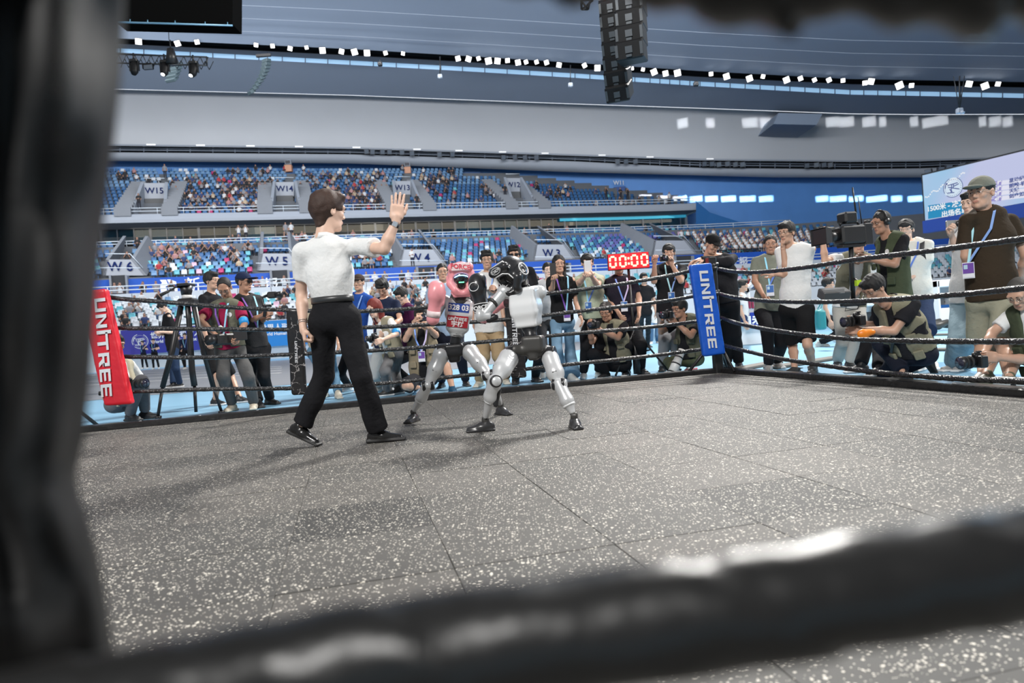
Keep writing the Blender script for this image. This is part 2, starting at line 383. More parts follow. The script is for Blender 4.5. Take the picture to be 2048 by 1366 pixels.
def skin(tone='mid'):
    c = {'mid': (.56, .33, .23), 'tan': (.40, .215, .14), 'fair': (.70, .46, .35), 'dark': (.30, .155, .10), 'pale': (.76, .55, .45)}[tone]
    if tone not in SKIN:
        m = mat('skin_'+tone, c, .48, bump=(60, .12, .003), var=.06, vscale=20); b = m.node_tree.nodes['Principled BSDF']
        b.inputs['Subsurface Weight'].default_value = .0
        SKIN[tone] = [m, mat('lips_'+tone, (c[0]*.80, c[1]*.62, c[2]*.66), .4), mat('brow_dark', (.012, .009, .008), .6), mat('eye_white', (.62, .58, .55), .25)]
    return SKIN[tone]
HAIRC = dict(black=(.010, .009, .009), brown=(.035, .015, .009), red=(.16, .018, .012), grey=(.06, .055, .05), choc=(.040, .018, .011))
def hairmat(c): return mat('hair_'+c, HAIRC[c], .68, bump=(160, .6, .004), var=.3, vscale=90, spec=.5)
def on_ray(px, parent, L, s):
    """point on the sight line of px at bone length L from parent; s: -1 nearer, +1 farther, 0 same depth"""
    if s == 0: return at(px[0], px[1], parent[1])
    d = ray(*px); q = CAM-parent; A = d@d; B = 2*(d@q); C_ = q@q-L*L; D = B*B-4*A*C_
    t = (-B+(s*math.sqrt(D) if D > 0 else 0))/(2*A)
    return CAM+d*t
def knee_pt(px, hip, ank, Lt, Ls):
    d = ray(*px); best = None
    for t in np.linspace(min(hip[1], ank[1])-.55, max(hip[1], ank[1])+.5, 120):
        k = CAM+d*t; e = (np.linalg.norm(k-hip)-Lt)**2+(np.linalg.norm(k-ank)-Ls)**2
        if best is None or e < best[0]: best = (e, k)
    return best[1]
def ik(a, c, La, Lc, hint):
    v = c-a; D = min(np.linalg.norm(v), (La+Lc)*.999); u = unit(v)
    x = (La*La-Lc*Lc+D*D)/(2*D); hgt = math.sqrt(max(La*La-x*x, 0)); n = hint-u*(hint@u)
    return a+u*x+unit(n)*hgt
def person(label, group=None, S=1.0, yaw=0, pel=None, neck=None, Y=None, lean=0.0, feet=None, knees=(None, None), elb=(None, None), wri=(None, None), hands=('relax', 'relax'), hdir=(None, None), hnrm=(None, None),
           head=None, hyaw=None, hpitch=0, hroll=0, tone='mid', hair='short', hairc='black', female=False, top=None, topc=None, sleeve='short', bottom='trousers', botc=None, shoes='sneaker', shoec=((.7, .7, .7), (.8, .8, .8)),
           vest=None, cap=None, glasses=None, lanyard=None, badge=None, fat=1.0, tuck=False, toe=(None, None), z0=0.0, footlift=(0, 0), shoulders=None, hips=None, shw=1.0, res=.0125, loose=1.0, belt=None, armband=None, collar=False, bare=False, hsc=1.0, toedir=(None, None), flare=0, strap=None, headset=False, watch=None, bracelet=None, mask=False, backpack=False, emblem=None, cat='person'):
    """joints are picture points with a depth sign (nearer -1, farther +1) or points in the hall (arrays); [0] is the person's LEFT, [1] the RIGHT"""
    y = math.radians(yaw); Fd = V(math.sin(y), -math.cos(y), 0); Lx = V(-Fd[1], Fd[0], 0)
    def foot(i):
        f = feet[i]
        if f is None: return None
        if isinstance(f, np.ndarray): return f
        return fl(f[0], f[1], z0+footlift[i])+V(0, 0, .085*S)
    A = [None, None]
    if feet is not None: A = [foot(0), foot(1)]
    yy = [a[1] for a in A if a is not None]
    Yb = Y if Y is not None else float(np.mean(yy))
    Pv = pel if isinstance(pel, np.ndarray) else at(pel[0], pel[1], Yb+(pel[2] if len(pel) > 2 else 0))
    Nk = neck if isinstance(neck, np.ndarray) else at(neck[0], neck[1], Pv[1]+lean)
    up = unit(Nk-Pv); ax = unit(Lx-up*(Lx@up)); fr = unit(np.cross(ax, up)); fr = fr if fr@Fd > 0 else -fr
    sw = .175*S*shw*(.88 if female else 1); hw = .088*S*(1.03 if female else 1)
    Sh = [Nk+ax*sw-up*.052*S, Nk-ax*sw-up*.052*S]
    if shoulders:
        for i in (0, 1):
            if shoulders[i] is not None: Sh[i] = shoulders[i] if isinstance(shoulders[i], np.ndarray) else on_ray(shoulders[i][:2], Nk, sw*1.03, shoulders[i][2])
    hax = unit(Lx*.7+ax*.3)
    Hp = [Pv+hax*hw-V(0, 0, .02), Pv-hax*hw-V(0, 0, .02)]
    Lt, Ls, Lu, Lf = .43*S, .41*S, .285*S, .25*S
    Kn = [None, None]
    for i in (0, 1):
        if A[i] is None: continue
        if knees[i] is None: Kn[i] = ik(Hp[i], A[i], Lt, Ls, Fd+V(0, 0, .01))
        elif isinstance(knees[i], np.ndarray): Kn[i] = knees[i]
        else: Kn[i] = knee_pt(knees[i][:2], Hp[i], A[i], Lt, Ls)
    E, Wr = [None, None], [None, None]
    for i in (0, 1):
        sg = 1 if i == 0 else -1
        if wri[i] is None and elb[i] is None:
            E[i] = Sh[i]-V(0, 0, 1)*Lu*.98+ax*sg*.05-fr*.03; Wr[i] = E[i]-V(0, 0, 1)*Lf*.96+fr*.07
        else:
            if elb[i] is not None:
                E[i] = elb[i] if isinstance(elb[i], np.ndarray) else on_ray(elb[i][:2], Sh[i], Lu, elb[i][2])
                Wr[i] = wri[i] if isinstance(wri[i], np.ndarray) else on_ray(wri[i][:2], E[i], Lf, wri[i][2]) if wri[i] is not None else E[i]-V(0, 0, Lf*.97)+fr*.05
            else:
                Wr[i] = wri[i] if isinstance(wri[i], np.ndarray) else on_ray(wri[i][:2], Sh[i], (Lu+Lf)*.8, wri[i][2])
                E[i] = ik(Sh[i], Wr[i], Lu, Lf, V(0, 0, -1)+ax*sg*.5-fr*.2)
    hy = math.radians(yaw if hyaw is None else hyaw); hF = V(math.sin(hy), -math.cos(hy), 0); hp = math.radians(hpitch)
    hF = hF*math.cos(hp)-V(0, 0, 1)*math.sin(hp); HR = frame(hF)
    if hroll: rr = math.radians(hroll); HR = HR @ np.array([[math.cos(rr), 0, math.sin(rr)], [0, 1, 0], [-math.sin(rr), 0, math.cos(rr)]])
    hs = S**.4*hsc*(.97 if female else 1)
    if head is None: Hc = Nk+up*.165*S+HR[:, 1]*.03
    elif isinstance(head, np.ndarray): Hc = head
    else: Hc = at(head[0], head[1], Nk[1]+(head[2] if len(head) > 2 else HR[1, 1]*.04))
    base = V(Pv[0], Pv[1], z0)
    root = empty('person', base, label, cat, group)
    # ---- body: one continuous skin surface
    g = (.86 if female else 1.0)*S
    ft = fat
    nb = Hc+HR @ V(0, -.035, -.15)*hs
    pr = [cone(nb, Nk-up*.03, .052*g, .060*g, .03), cone(Sh[0], Sh[1], .045*g, .045*g, .04),
          cone(Nk-up*.05, Pv+up*.05, .075*g, .07*g, .05, w=ax, s=1.45), cone(Hp[0], Hp[1], .06*g, .06*g, .04)]
    for i in (0, 1):
        pr += [cone(Sh[i], E[i], .043*g*ft**.5, .037*g*ft**.5, .02), cone(E[i], E[i]+(Wr[i]-E[i])*.35, .037*g, .039*g*ft**.5, .015), cone(E[i]+(Wr[i]-E[i])*.35, Wr[i], .039*g*ft**.5, .025*g, .015)]
        if Kn[i] is not None:
            K, a = Kn[i], A[i]; fk = .86 if not bare else 1
            pr += [cone(Hp[i], K, .072*g*fk, .052*g*fk, .03)]
            c_ = K+(a-K)*.3; back = -unit(fr)*.012
            pr += [cone(K, c_+back, .048*g*fk, .052*g*fk, .02), cone(c_+back, a, .052*g*fk, .034*g*fk, .02)]
    ex = []
    ex.append(place(tpl('head', female), HR, Hc, hs))
    for i in (0, 1):
        if hands[i] is None: continue
        fd = unit(Wr[i]-E[i]) if hdir[i] is None else unit(hdir[i])
        nrm = hnrm[i] if hnrm[i] is not None else (ax if i == 0 else -ax)*1.0
        nrm = unit(nrm-fd*(nrm@fd))     # back of the hand
        side = np.cross(fd, nrm)        # +x of the template
        R = np.stack([side, fd, nrm], 1)
        # right hand: thumb = +x with palm -z ; left mirrored
        ex.append(place(tpl('hand', hands[i]), R, Wr[i]+fd*.012, .97*S**.5*(.9 if female else 1), mirror=(i == 0)))
    sk = skin(tone)
    body = sdf_obj('body', pr, res, sk, root, extra=ex)
    if cap and hair not in ('long', 'pony'): hair = 'crop'
    # ---- hair
    if hair:
        P, F, M_ = place(tpl('hair', hair), HR, Hc, hs); link('hair', np_mesh('hair', P-base, F, M_), hairmat(hairc), root)
    # ---- top
    lo_ = 1.0*loose
    if top:
        tm = cloth(*topc) if isinstance(topc, tuple) else topc
        gg = g*ft
        ws = 1.0 if female else 1.06
        hem = .035
        pr = [cone(Nk-up*.06*S-fr*.005, Nk-up*.22*S, .098*gg**.9, .112*gg*lo_, .05, w=ax, s=1.42),
              cone(Nk-up*.22*S, Pv+up*(.12 if not tuck else .19)*S, .112*gg*lo_, .104*gg*lo_*ws, .05, w=ax, s=1.34),
              cone(Pv+up*.14*S, Pv-up*hem*S, .106*gg*lo_*ws, .118*gg*lo_, .04, w=hax, s=1.32, flat=1) if not tuck else cone(Pv+up*.20*S, Pv+up*.085*S, .106*gg, .104*gg, .03, w=hax, s=1.34, flat=1),
              cone(Nk+up*.025*S, Nk-up*.06*S, .058*g, .085*g, .03, w=ax, s=1.15, flat=2),
              cone(Sh[0]-ax*.03, Sh[1]+ax*.03, .052*g*ft**.4, .052*g*ft**.4, .05), cone(Nk+up*.03*S, Nk+ax*.10*S-up*.018*S, .045*g, .040*g, .03), cone(Nk+up*.03*S, Nk-ax*.10*S-up*.018*S, .045*g, .040*g, .03)]
        if fat > 1.1: pr.append(ell(Pv+up*.17*S+fr*.05*fat, (.13*ft, .11*ft, .14), frame(fr), k=.06))
        if female: pr += [ell(Nk-up*.20*S+ax*.06+fr*.07, (.055, .05, .055), None, k=.04), ell(Nk-up*.20*S-ax*.06+fr*.07, (.055, .05, .055), None, k=.04)]
        for i in (0, 1):
            if sleeve == 'short':
                e1 = Sh[i]+(E[i]-Sh[i])*.66; pr.append(cone(Sh[i], e1, .053*g*ft**.5, .061*g*ft**.5*lo_, .03, flat=1))
            elif sleeve == 'long':
                pr += [cone(Sh[i], E[i], .054*g*ft**.5, .053*g*lo_, .03), cone(E[i], Wr[i], .055*g*lo_, .040*g, .02, flat=1)]
        pr.append(ell(Nk+up*.045*S+fr*.018, (.064, .062, .052), None, k=.01, neg=True))
        o = sdf_obj('shirt', pr, res, tm, root, noise=wrinkle(.0065, 24, int(abs(Pv[0])*977) % 997))
        if collar:
            mb = MB(); c0 = Nk+up*.020*S-fr*.002
            for sgn in (-1, 1):
                pts = [c0-fr*.062+up*.02, c0+ax*sgn*.045-fr*.045+up*.018, c0+ax*sgn*.064+up*.008, c0+ax*sgn*.045+fr*.055-up*.02, c0+ax*sgn*.02+fr*.085-up*.055]
                vs, fs = [], []
                for q in pts: vs += [q+up*.018*S, q-up*.022*S+(q-c0)*.18, q-up*.022*S+(q-c0)*.10, q+up*.018*S-(q-c0)*.06]
                for t in range(4):
                    for w_ in range(4): fs.append([t*4+w_, t*4+(w_+1) % 4, t*4+4+(w_+1) % 4, t*4+4+w_])
                mb.add(vs, fs, 0, True)
            mb.build('collar', tm, root)
    # ---- bottom
    if bottom:
        bm_ = cloth(*botc) if isinstance(botc, tuple) else botc
        q = g*ft**.6; bl = lo_
        pr = [cone(Pv+up*.075*S, Pv-V(0, 0, .03), .098*q*(ft**.5), .112*q, .05, w=hax, s=1.36, flat=2 if False else 0), cone(Hp[0]-V(0, 0, .02), Hp[1]-V(0, 0, .02), .088*q, .088*q, .05)]
        if tuck: pr = [cone(Pv+up*.115*S, Pv-V(0, 0, .03), .108*q*(ft**.5), .114*q, .05, w=hax, s=1.34, flat=2), cone(Hp[0]-V(0, 0, .02), Hp[1]-V(0, 0, .02), .088*q, .088*q, .05)]
        for i in (0, 1):
            if Kn[i] is None: continue
            K, a = Kn[i], A[i]
            if bottom == 'trousers':
                pr += [cone(Hp[i]-V(0, 0, .02), K, .092*q, .068*q*bl, .03), cone(K, a+(K-a)*.02, .068*q*bl, (.054+flare)*S*bl, .02, flat=1)]
            elif bottom == 'shorts':
                e1 = Hp[i]+(K-Hp[i])*.88; pr += [cone(Hp[i]-V(0, 0, .02), e1, .092*q, .092*q*bl, .03, flat=1)]
        ob = sdf_obj({'trousers': 'trousers', 'shorts': 'shorts'}[bottom], pr, res, bm_, root, noise=wrinkle(.006, 20, int(abs(Pv[0])*577) % 997))
        if belt:
            mb = MB(); n = 28; c0 = Pv+up*.095*S
            for j in range(n):
                pass
            ring = [c0+hax*math.cos(2*math.pi*j/n)*.150*q+fr*math.sin(2*math.pi*j/n)*.114*q for j in range(n+1)]
            vs, fs = [], []
            for p in ring: vs += [p+up*.02, p-up*.02, p-up*.02-(p-c0)*.06, p+up*.02-(p-c0)*.06]
            for t in range(n):
                for w_ in range(4): fs.append([t*4+w_, t*4+4+w_, t*4+4+(w_+1) % 4, t*4+(w_+1) % 4])
            mb.add(vs, fs, 0, True); mb.build('belt', belt, root)
    # ---- shoes
    for i in (0, 1):
        if A[i] is None or not shoes: continue
        td = toedir[i] if toedir[i] is not None else unit(Fd+Lx*(.22 if i == 0 else -.22))
        R = frame(td)
        if abs(td[2]) < .05: R = frame(V(td[0], td[1], 0))
        P, F, M_ = place(tpl('shoe', shoes), R, A[i]-R[:, 2]*.085*S, S)
        if i < 2: link('shoe', np_mesh('shoe', P-base, F, M_), [mat('shoe_%d_%d_%d' % tuple(int(99*c) for c in shoec[0]), shoec[0], .45 if shoes != 'dress' else .18, bump=(60, .3, .004)), mat('sole_%d_%d_%d' % tuple(int(99*c) for c in shoec[1]), shoec[1], .6)], root)
    # ---- vest over the top
    if vest:
        vm = cloth(*vest)
        gg = g*ft*1.15
        pr = [cone(Nk-up*.05*S, Nk-up*.22*S, .103*gg, .122*gg, .04, w=ax, s=1.36), cone(Nk-up*.22*S, Pv+up*.0*S, .122*gg, .124*gg, .04, w=ax, s=1.34, flat=1),
              cone(Nk-up*.045-ax*.12*S, Nk-up*.045+ax*.12*S, .066*gg, .066*gg, .04)]
        # open front, arm holes
        pr.append(bxp((Nk+Pv)/2+fr*.165, (.095, .19, 1.2), frame(fr, up), rd=.02, k=.012, neg=True))
        pr.append(ell(nb, (.075, .075, .09), None, k=.01, neg=True))
        for i in (0, 1): pr.append(ell(Sh[i]+(ax if i == 0 else -ax)*.055-up*.05, (.070, .078, .090), None, k=.01, neg=True))
        sdf_obj('vest', pr, res, vm, root, noise=wrinkle(.006, 24, 5))
        for sgn in (-1, 1):
            for hh in (.30, .47):
                MB().box(Nk-up*hh*S+ax*sgn*.105*gg+fr*.118*gg, (.085, .03, .085 if hh > .4 else .07), frame(unit(fr+ax*sgn*.45), up), bev=.008).build('pocket', vm, root)
    if emblem:
        e = MB(); c = Nk-up*.16*S+ax*.085*S+fr*.135*S*ft
        e.prism([(math.cos(t)*.028, math.sin(t)*.028) for t in np.linspace(0, 6.0, 16)], c, -ax, up, .004, 0); e.build('emblem', mat('emblem_'+emblem[0], emblem[1], .6), root)
    if cap:
        cm = cloth(*cap[:2])
        k = 1 if len(cap) < 3 else cap[2]
        pr = [ell((0, -.016, .045), (.088, .106, .090), k=.01, cut=((0, -.12, -1), -.0)), ell((0, .115*k, .043), (.062, .075, .013), np.eye(3), k=.012, cut=None)]
        P, F = sdf_arrays(pr, .006); P, F, _ = place((P, F, None), HR, Hc, hs); link('cap', np_mesh('cap', P-base, F, None), cm, root)
    if glasses:
        mb = MB(); T = lambda x, yv, z: Hc+HR @ (V(x, yv, z)*hs)
        if glasses == 'sun':
            for sgn in (-1, 1): mb.add([T(sgn*.012, .096, .018), T(sgn*.050, .084, .018), T(sgn*.050, .083, -.014), T(sgn*.014, .095, -.016), T(sgn*.012, .099, .018), T(sgn*.053, .087, .018), T(sgn*.053, .086, -.014), T(sgn*.014, .098, -.016)], [[0, 1, 2, 3], [7, 6, 5, 4], [0, 4, 5, 1], [3, 2, 6, 7], [1, 5, 6, 2], [0, 3, 7, 4]])
        for sgn in (-1, 1):
            pts = [T(sgn*.031+.020*math.cos(t), .093-.012*abs(math.cos(t)*.5+sgn*.5)*1.0, .003+.016*math.sin(t)) for t in np.linspace(0, 2*math.pi, 13)]
            mb.tube(pts, .0013, 5, cap=False)
            mb.tube([T(sgn*.052, .084, .008), T(sgn*.079, .04, .008), T(sgn*.083, -.01, .004)], .0014, 5)
        mb.tube([T(-.011, .096, .006), T(.011, .096, .006)], .0014, 5)
        mb.build('glasses', mat('frame_'+glasses, (.012, .012, .014) if glasses in ('dark', 'sun') else (.55, .5, .42), .25, .0 if glasses in ('dark', 'sun') else .9), root)
    if mask:
        P, F = sdf_arrays([ell((0, .072, -.045), (.052, .034, .045), k=.01)], .006); P, F, _ = place((P, F, None), HR, Hc, hs); link('face_mask', np_mesh('face_mask', P-base, F, None), mat('mask_dark', (.02, .02, .025), .8), root)
    cf = Nk-up*.0+fr*.0
    if lanyard:
        mb = MB(); bot = Nk-up*(.42 if badge is None else badge[0])*S+fr*.150*gg*(1.1 if vest else 1)+ax*(badge[1] if badge else 0)
        for sgn in (-1, 1):
            p0 = Nk+ax*sgn*.062*S-fr*.03+up*.04*S; p1 = Nk+ax*sgn*.078*S+fr*.085*gg-up*.02*S; p2 = Nk+ax*sgn*.062*S+fr*.142*gg-up*.15*S
            if vest: p1 = p1+fr*.015; p2 = p2+fr*.02
            mb.ribbon([p0, p1, p2, p2+(bot-p2)*.6, bot], .019, fr+up*.2, .003, mi=0 if sgn > 0 else 1)
        lm = {'blue': ((.10, .20, .62), (.28, .62, .80)), 'purple': ((.30, .62, .82), (.20, .08, .42)), 'pink': ((.22, .36, .70), (.42, .75, .82)), 'white': ((.7, .6, .9), (.2, .35, .8))}[lanyard]
        mb.build('lanyard', [mat('strap_a_'+lanyard, lm[0], .6), mat('strap_b_'+lanyard, lm[1], .6)], root)
        if badge:
            mb = MB(); Rb = frame(fr, unit(V(0, 0, 1))); c = bot-V(0, 0, .065)+fr*.012
            mb.box(c, (.088, .006, .135), Rb, 0); mb.box(c+fr*.004+V(0, 0, .018), (.080, .004, .085), Rb, 1); mb.box(c+fr*.007+V(0, 0, .03)+Rb[:, 0]*.018, (.028, .002, .036), Rb, 2); mb.box(c+fr*.0065-V(0, 0, .052), (.07, .002, .018), Rb, 0)
            mb.build('badge', [mat('badge_white', (.75, .76, .8), .4), mat('badge_'+badge[2], {'blue': (.04, .14, .42), 'violet': (.16, .07, .34)}[badge[2]], .3), mat('badge_photo', (.45, .62, .72), .4)], root)
    if armband:
        i, c = armband; a0 = Sh[i]+(E[i]-Sh[i])*.74; a1 = Sh[i]+(E[i]-Sh[i])*1.0; MB().tube([a0, a1], .056*g, 14).build('armband', mat('armband_blue', c, .5), root)
    if watch is not None:
        i = watch; d = unit(Wr[i]-E[i]); mb = MB(); mb.tube([Wr[i]-d*.035, Wr[i]-d*.012], .031*g, 12, 0); nn = hnrm[i] if hnrm[i] is not None else (ax if i == 0 else -ax)
        mb.box(Wr[i]-d*.023+unit(nn)*.030*g, (.034, .034, .010), frame(d, unit(nn)), 1, bev=.004); mb.build('wristwatch', [mat('strap_black', (.015, .015, .015), .4), mat('watch_steel', (.8, .8, .82), .2, .8)], root)
    if bracelet is not None:
        i = bracelet; d = unit(Wr[i]-E[i]); n1 = unit(np.cross(d, V(0, 0, 1)+V(.3, .2, 0))); n2 = np.cross(d, n1)
        for o_ in (.02, .034): MB().tube([Wr[i]-d*o_+(n1*math.cos(t)+n2*math.sin(t))*.033*g for t in np.linspace(0, 6.283, 15)], .0022, 6, cap=False).build('bracelet', mat('silver', (.8, .8, .8), .2, 1), root)
    if strap:
        mb = MB(); sg = strap[1] if len(strap) > 1 else 1
        gq = g*ft
        mb.ribbon([Nk+ax*sg*.10*S-fr*.06, Nk+ax*sg*.11*S+up*.035*S+fr*.02, Nk+ax*sg*.08*S+fr*.13*gq-up*.08*S, Nk-up*.25*S+fr*.165*gq, Nk-up*.42*S-ax*sg*.12*S+fr*.14*gq], .028, fr+up*.3, .004); mb.build('strap', mat('strap_'+strap[0], dict(black=(.02, .02, .02), navy=(.02, .03, .08))[strap[0]], .6), root)
    if headset:
        mb = MB(); T = lambda x, yv, z: Hc+HR @ (V(x, yv, z)*hs)
        mb.tube([T(.096*math.cos(t), -.005, .02+.118*math.sin(t)) for t in np.linspace(.0, math.pi, 14)], .009, 8)
        for sgn in (-1, 1): mb.tube([T(sgn*.078, 0, .0), T(sgn*.092, 0, 0), T(sgn*.112, 0, 0)], [.036, .040, .032], 16)
        mb.tube([T(.10, .01, -.02), T(.085, .06, -.06), T(.04, .095, -.065)], .004, 6)
        mb.build('headset', mat('headset_black', (.012, .012, .013), .35), root)
    if backpack:
        sdf_obj('backpack', [bxp(Nk-up*.26*S-fr*.20*gg, (.30, .17, .42), frame(fr, up), rd=.06, k=.01)], .015, cloth('pack_black', (.018, .018, .02)), root, noise=wrinkle(.004, 30, 2))
        mb = MB()
        for sgn in (-1, 1): mb.ribbon([Nk+ax*sgn*.11*S-fr*.13*gg-up*.05, Nk+ax*sgn*.12*S+up*.03*S, Nk+ax*sgn*.115*S+fr*.13*gg-up*.10*S, Nk+ax*sgn*.13*S+fr*.07*gg-up*.32*S], .05, fr+up*.3, .008)
        mb.build('strap', mat('pack_strap', (.02, .02, .022), .7), root)
    return dict(root=root, Sh=Sh, E=E, W=Wr, Hc=Hc, HR=HR, Nk=Nk, P=Pv, A=A, K=Kn, fr=fr, ax=ax, up=up, base=base)
# ---------------------------------------------------------------- the hall: plan curve of the stands and helpers
BS = .31; TH = math.atan(BS); CT = math.cos(TH); A0 = 52.0; RARC = 46.0
X1 = .40*A0/(1-.40*BS); Q0 = V(X1, A0+BS*X1)
def path(s, d=0.0):
    """point and outward normal of the stands' plan curve at arc length s, offset d outwards"""
    if s <= 0: p = Q0+s*V(math.cos(TH), math.sin(TH)); n = V(-math.sin(TH), math.cos(TH))
    else:
        ph = TH-s/RARC; p = Q0+RARC*V(math.sin(TH)-math.sin(ph), math.cos(ph)-math.cos(TH)); n = V(-math.sin(ph), math.cos(ph))
    return p+n*d, n
def dof_a(a): return (a-A0)*CT
_S = np.linspace(-95, 66, 480)
def s_at(t, d):
    """arc length where the curve offset d crosses the sight direction X/Y = t"""
    P = np.array([path(s, d)[0] for s in _S]); tt = P[:, 0]/np.maximum(P[:, 1], 1)
    k = np.where((P[:, 1] > 5))[0]; k = k[:np.argmax(tt[k])+1]
    return float(np.interp(t, tt[k], _S[k]))
def Yof(x, y, d):
    t = ray(x, y)[0]; return float(path(s_at(t, d), d)[0][1])
def zf(y, a, x=300): t = ray(x, y); return CAMZ+t[2]*a/(1-BS*t[0])
def strip(name, rows, mats, mi=None, parent=None, kind='structure', smooth=True, label=None, cat=None):
    """ruled surface through rows of equal-length 3-D polylines"""
    n = len(rows[0]); vs = np.concatenate([np.asarray(r, float) for r in rows]); fs = []; ms = []
    for i in range(len(rows)-1):
        for j in range(n-1): fs.append([i*n+j, i*n+j+1, (i+1)*n+j+1, (i+1)*n+j]); ms.append(mi[i] if mi else 0)
    if parent is not None: vs = vs-wloc(parent)
    o = link(name, np_mesh(name, vs, np.array(fs), ms, smooth), mats, parent)
    if kind: o['kind'] = kind
    return tag(o, label, cat)
SS = list(np.linspace(-90, 0, 31))+list(np.linspace(1.2, 66, 44))
def prow(a, z, ss=SS, d=None): return [(*path(s, dof_a(a) if d is None else d)[0], z) for s in ss]

M_FLOOR = mat('floor_blue', (.22, .42, .58), .38, var=.10, vscale=.35, spec=.4)
M_TRACK = mat('track_grey', (.24, .245, .26), .4, var=.06, vscale=.6)
M_WHITE = mat('white_paint', (.78, .79, .80), .5)
M_LINE = mat('lane_white', (.85, .85, .86), .5)
M_CONC = mat('grey_concrete', (.21, .225, .25), .7, var=.06, vscale=1.2)
M_CONCL = mat('pale_concrete', (.34, .37, .42), .7, var=.04, vscale=1)
M_STEP = mat('step_grey', (.13, .14, .155), .8, var=.08, vscale=1.5)
M_BLUEW = mat('wall_panel_blue', (.085, .25, .60), .6, var=.10, vscale=.5)
M_BANNER = mat('banner_blue', (.010, .08, .42), .5)
M_CEIL = mat('ceiling_membrane', (.22, .27, .35), .75, var=.05, vscale=.08)
M_COVE = mat('cove_panel', (.46, .475, .50), .5, var=.05, vscale=.22)
M_SLOT = mat('slot_dark', (.012, .015, .02), .7)
M_RAIL = mat('rail_white', (.62, .68, .74), .4)
M_BLK = mat('black_metal', (.012, .012, .013), .4)
M_GLOW = mat('cove_light', (1, 1, 1), .5, emit=(.93, .96, 1.0, 1.0))
M_SKYL = mat('skylight_strip', (.5, .7, .9), .4, emit=(.32, .55, .80, .62))
def glass_mat():
    m = mat('box_glass', (.10, .16, .20), .05, spec=.5); return m

# ---------------------------------------------------------------- floor
mb = MB(); mb.add([(-95, -22, -.02), (70, -22, -.02), (70, 115, -.02), (-95, 115, -.02), (-95, -22, -.3), (70, -22, -.3), (70, 115, -.3), (-95, 115, -.3)], [[0, 1, 2, 3], [7, 6, 5, 4], [0, 4, 5, 1], [1, 5, 6, 2], [2, 6, 7, 3], [3, 7, 4, 0]])
floor = mb.build('floor', M_FLOOR); floor['kind'] = 'structure'; floor.location.z = .02
near = [(60, 812), (300, 790), (600, 768), (930, 736), (1100, 712), (1190, 693)]; far = [(60, 757), (300, 739), (600, 718), (930, 697), (1100, 688), (1190, 681)]
strip('track_surface', [[fl(*q, .004) for q in near], [fl(*q, .004) for q in far]], M_TRACK, smooth=False)
for k, (ya, yb) in enumerate([(762, 752), (755, 747), (747.5, 742.5), (743, 739)]):
    mb = MB(); p = fl(150, ya+10, .008); q = fl(560, yb-6, .008); mb.ribbon([p, q], .16+.0*k, V(0, 0, 1), .004)
    tag(mb.build('lane_line', M_LINE), kind='structure')
# kerb boards lying on the right floor (timber edge of the infield)
# ---------------------------------------------------------------- stands: profile (a = depth index, z)
zwall = zf(655, 52); zr0 = zf(652, 53); zr5 = zf(606, 59); zpar = zf(586, 60); zwalk = zpar-.75
zb1 = zf(556, 64.5); zl0 = zf(551, 65.5); zl7 = zf(505, 72.5); zx = zf(494, 74); zu0 = zf(494, 75); zu2 = zf(488, 77)
zg0 = zf(485, 80); zg1 = zf(445, 86)+.3; zf0 = zf(447, 81); zf1 = zf(428, 81); zt0 = zf1-.25; zt12 = zf(343, 95)
SB = [s for s in SS]
send = s_at(ray(1395, 420)[0], dof_a(81))     # where the upper tier ends
def steps(a0, z0, a1, z1, n):
    """stair profile of n rows"""
    out = []; 
    for i in range(n):
        aa = a0+(a1-a0)*i/(n-1); zz = z0+(z1-z0)*i/(n-1); da = (a1-a0)/(n-1)
        out += [(aa-da/2, zz), (aa+da/2, zz)]
    return out
low = [(52, 0), (52, zwall), (52.4, zwall)]+steps(53, zr0-.42, 59, zr5-.42, 7)+[(59.5, zpar-.02)]
strip('wall_front', [prow(a, z) for a, z in [(52, 0), (52, zwall), (52.35, zwall)]], [M_WHITE], smooth=False)
strip('trim_1', [prow(a, z) for a, z in steps(53, zr0-.42, 59, zr5-.42, 7)], [M_STEP], smooth=False)
strip('trim_2', [prow(a, z) for a, z in [(59.6, zr5-.6), (59.6, zpar), (59.8, zpar), (59.8, zwalk), (64.5, zwalk)]], [mat('parapet_panel', (.55, .60, .66), .5)], smooth=False)
strip('wall_banner', [prow(a, z) for a, z in [(64.5, zwalk), (64.5, zb1), (64.8, zb1)]], [M_BANNER], smooth=False)
strip('trim_3', [prow(a, z) for a, z in steps(65.5, zl0-.42, 72.5, zl7-.42, 8)+[(73.3, zl7-.42), (73.3, zx), (73.5, zx), (73.5, zu0-.5)]+steps(75, zu0-.42, 77, zu2-.42, 3)+[(86, zu2-.3)]], [M_STEP], smooth=False)
SU = [s for s in SS if s < send-1]+[send]
strip('trim_4', [prow(a, z, SU) for a, z in [(86, zf0+.1), (80.6, zf0+.1), (80.6, zf0), (80.3, zf0), (80.3, zf0+.30), (80.8, zf0+.34), (81, zf1), (81.4, zf1)]], [M_CONCL], smooth=False)
strip('trim_5', [prow(a, z, SU) for a, z in steps(82.5, zt0, 95, zt12-.42, 14)], [M_STEP], smooth=False)
# white joints of the parapet panels are real grooves
mb = MB()
for s in np.arange(-80, 60, 2.4):
    (p, n) = path(s, dof_a(59.6)-.012); t = V(n[1], -n[0])
    mb.box((p[0], p[1], (zr5-.6+zpar)/2), (.05, .02, zpar-zr5+.55), rotz(math.atan2(t[1], t[0])))
tag(mb.build('trim_6', M_CONC), kind='structure')
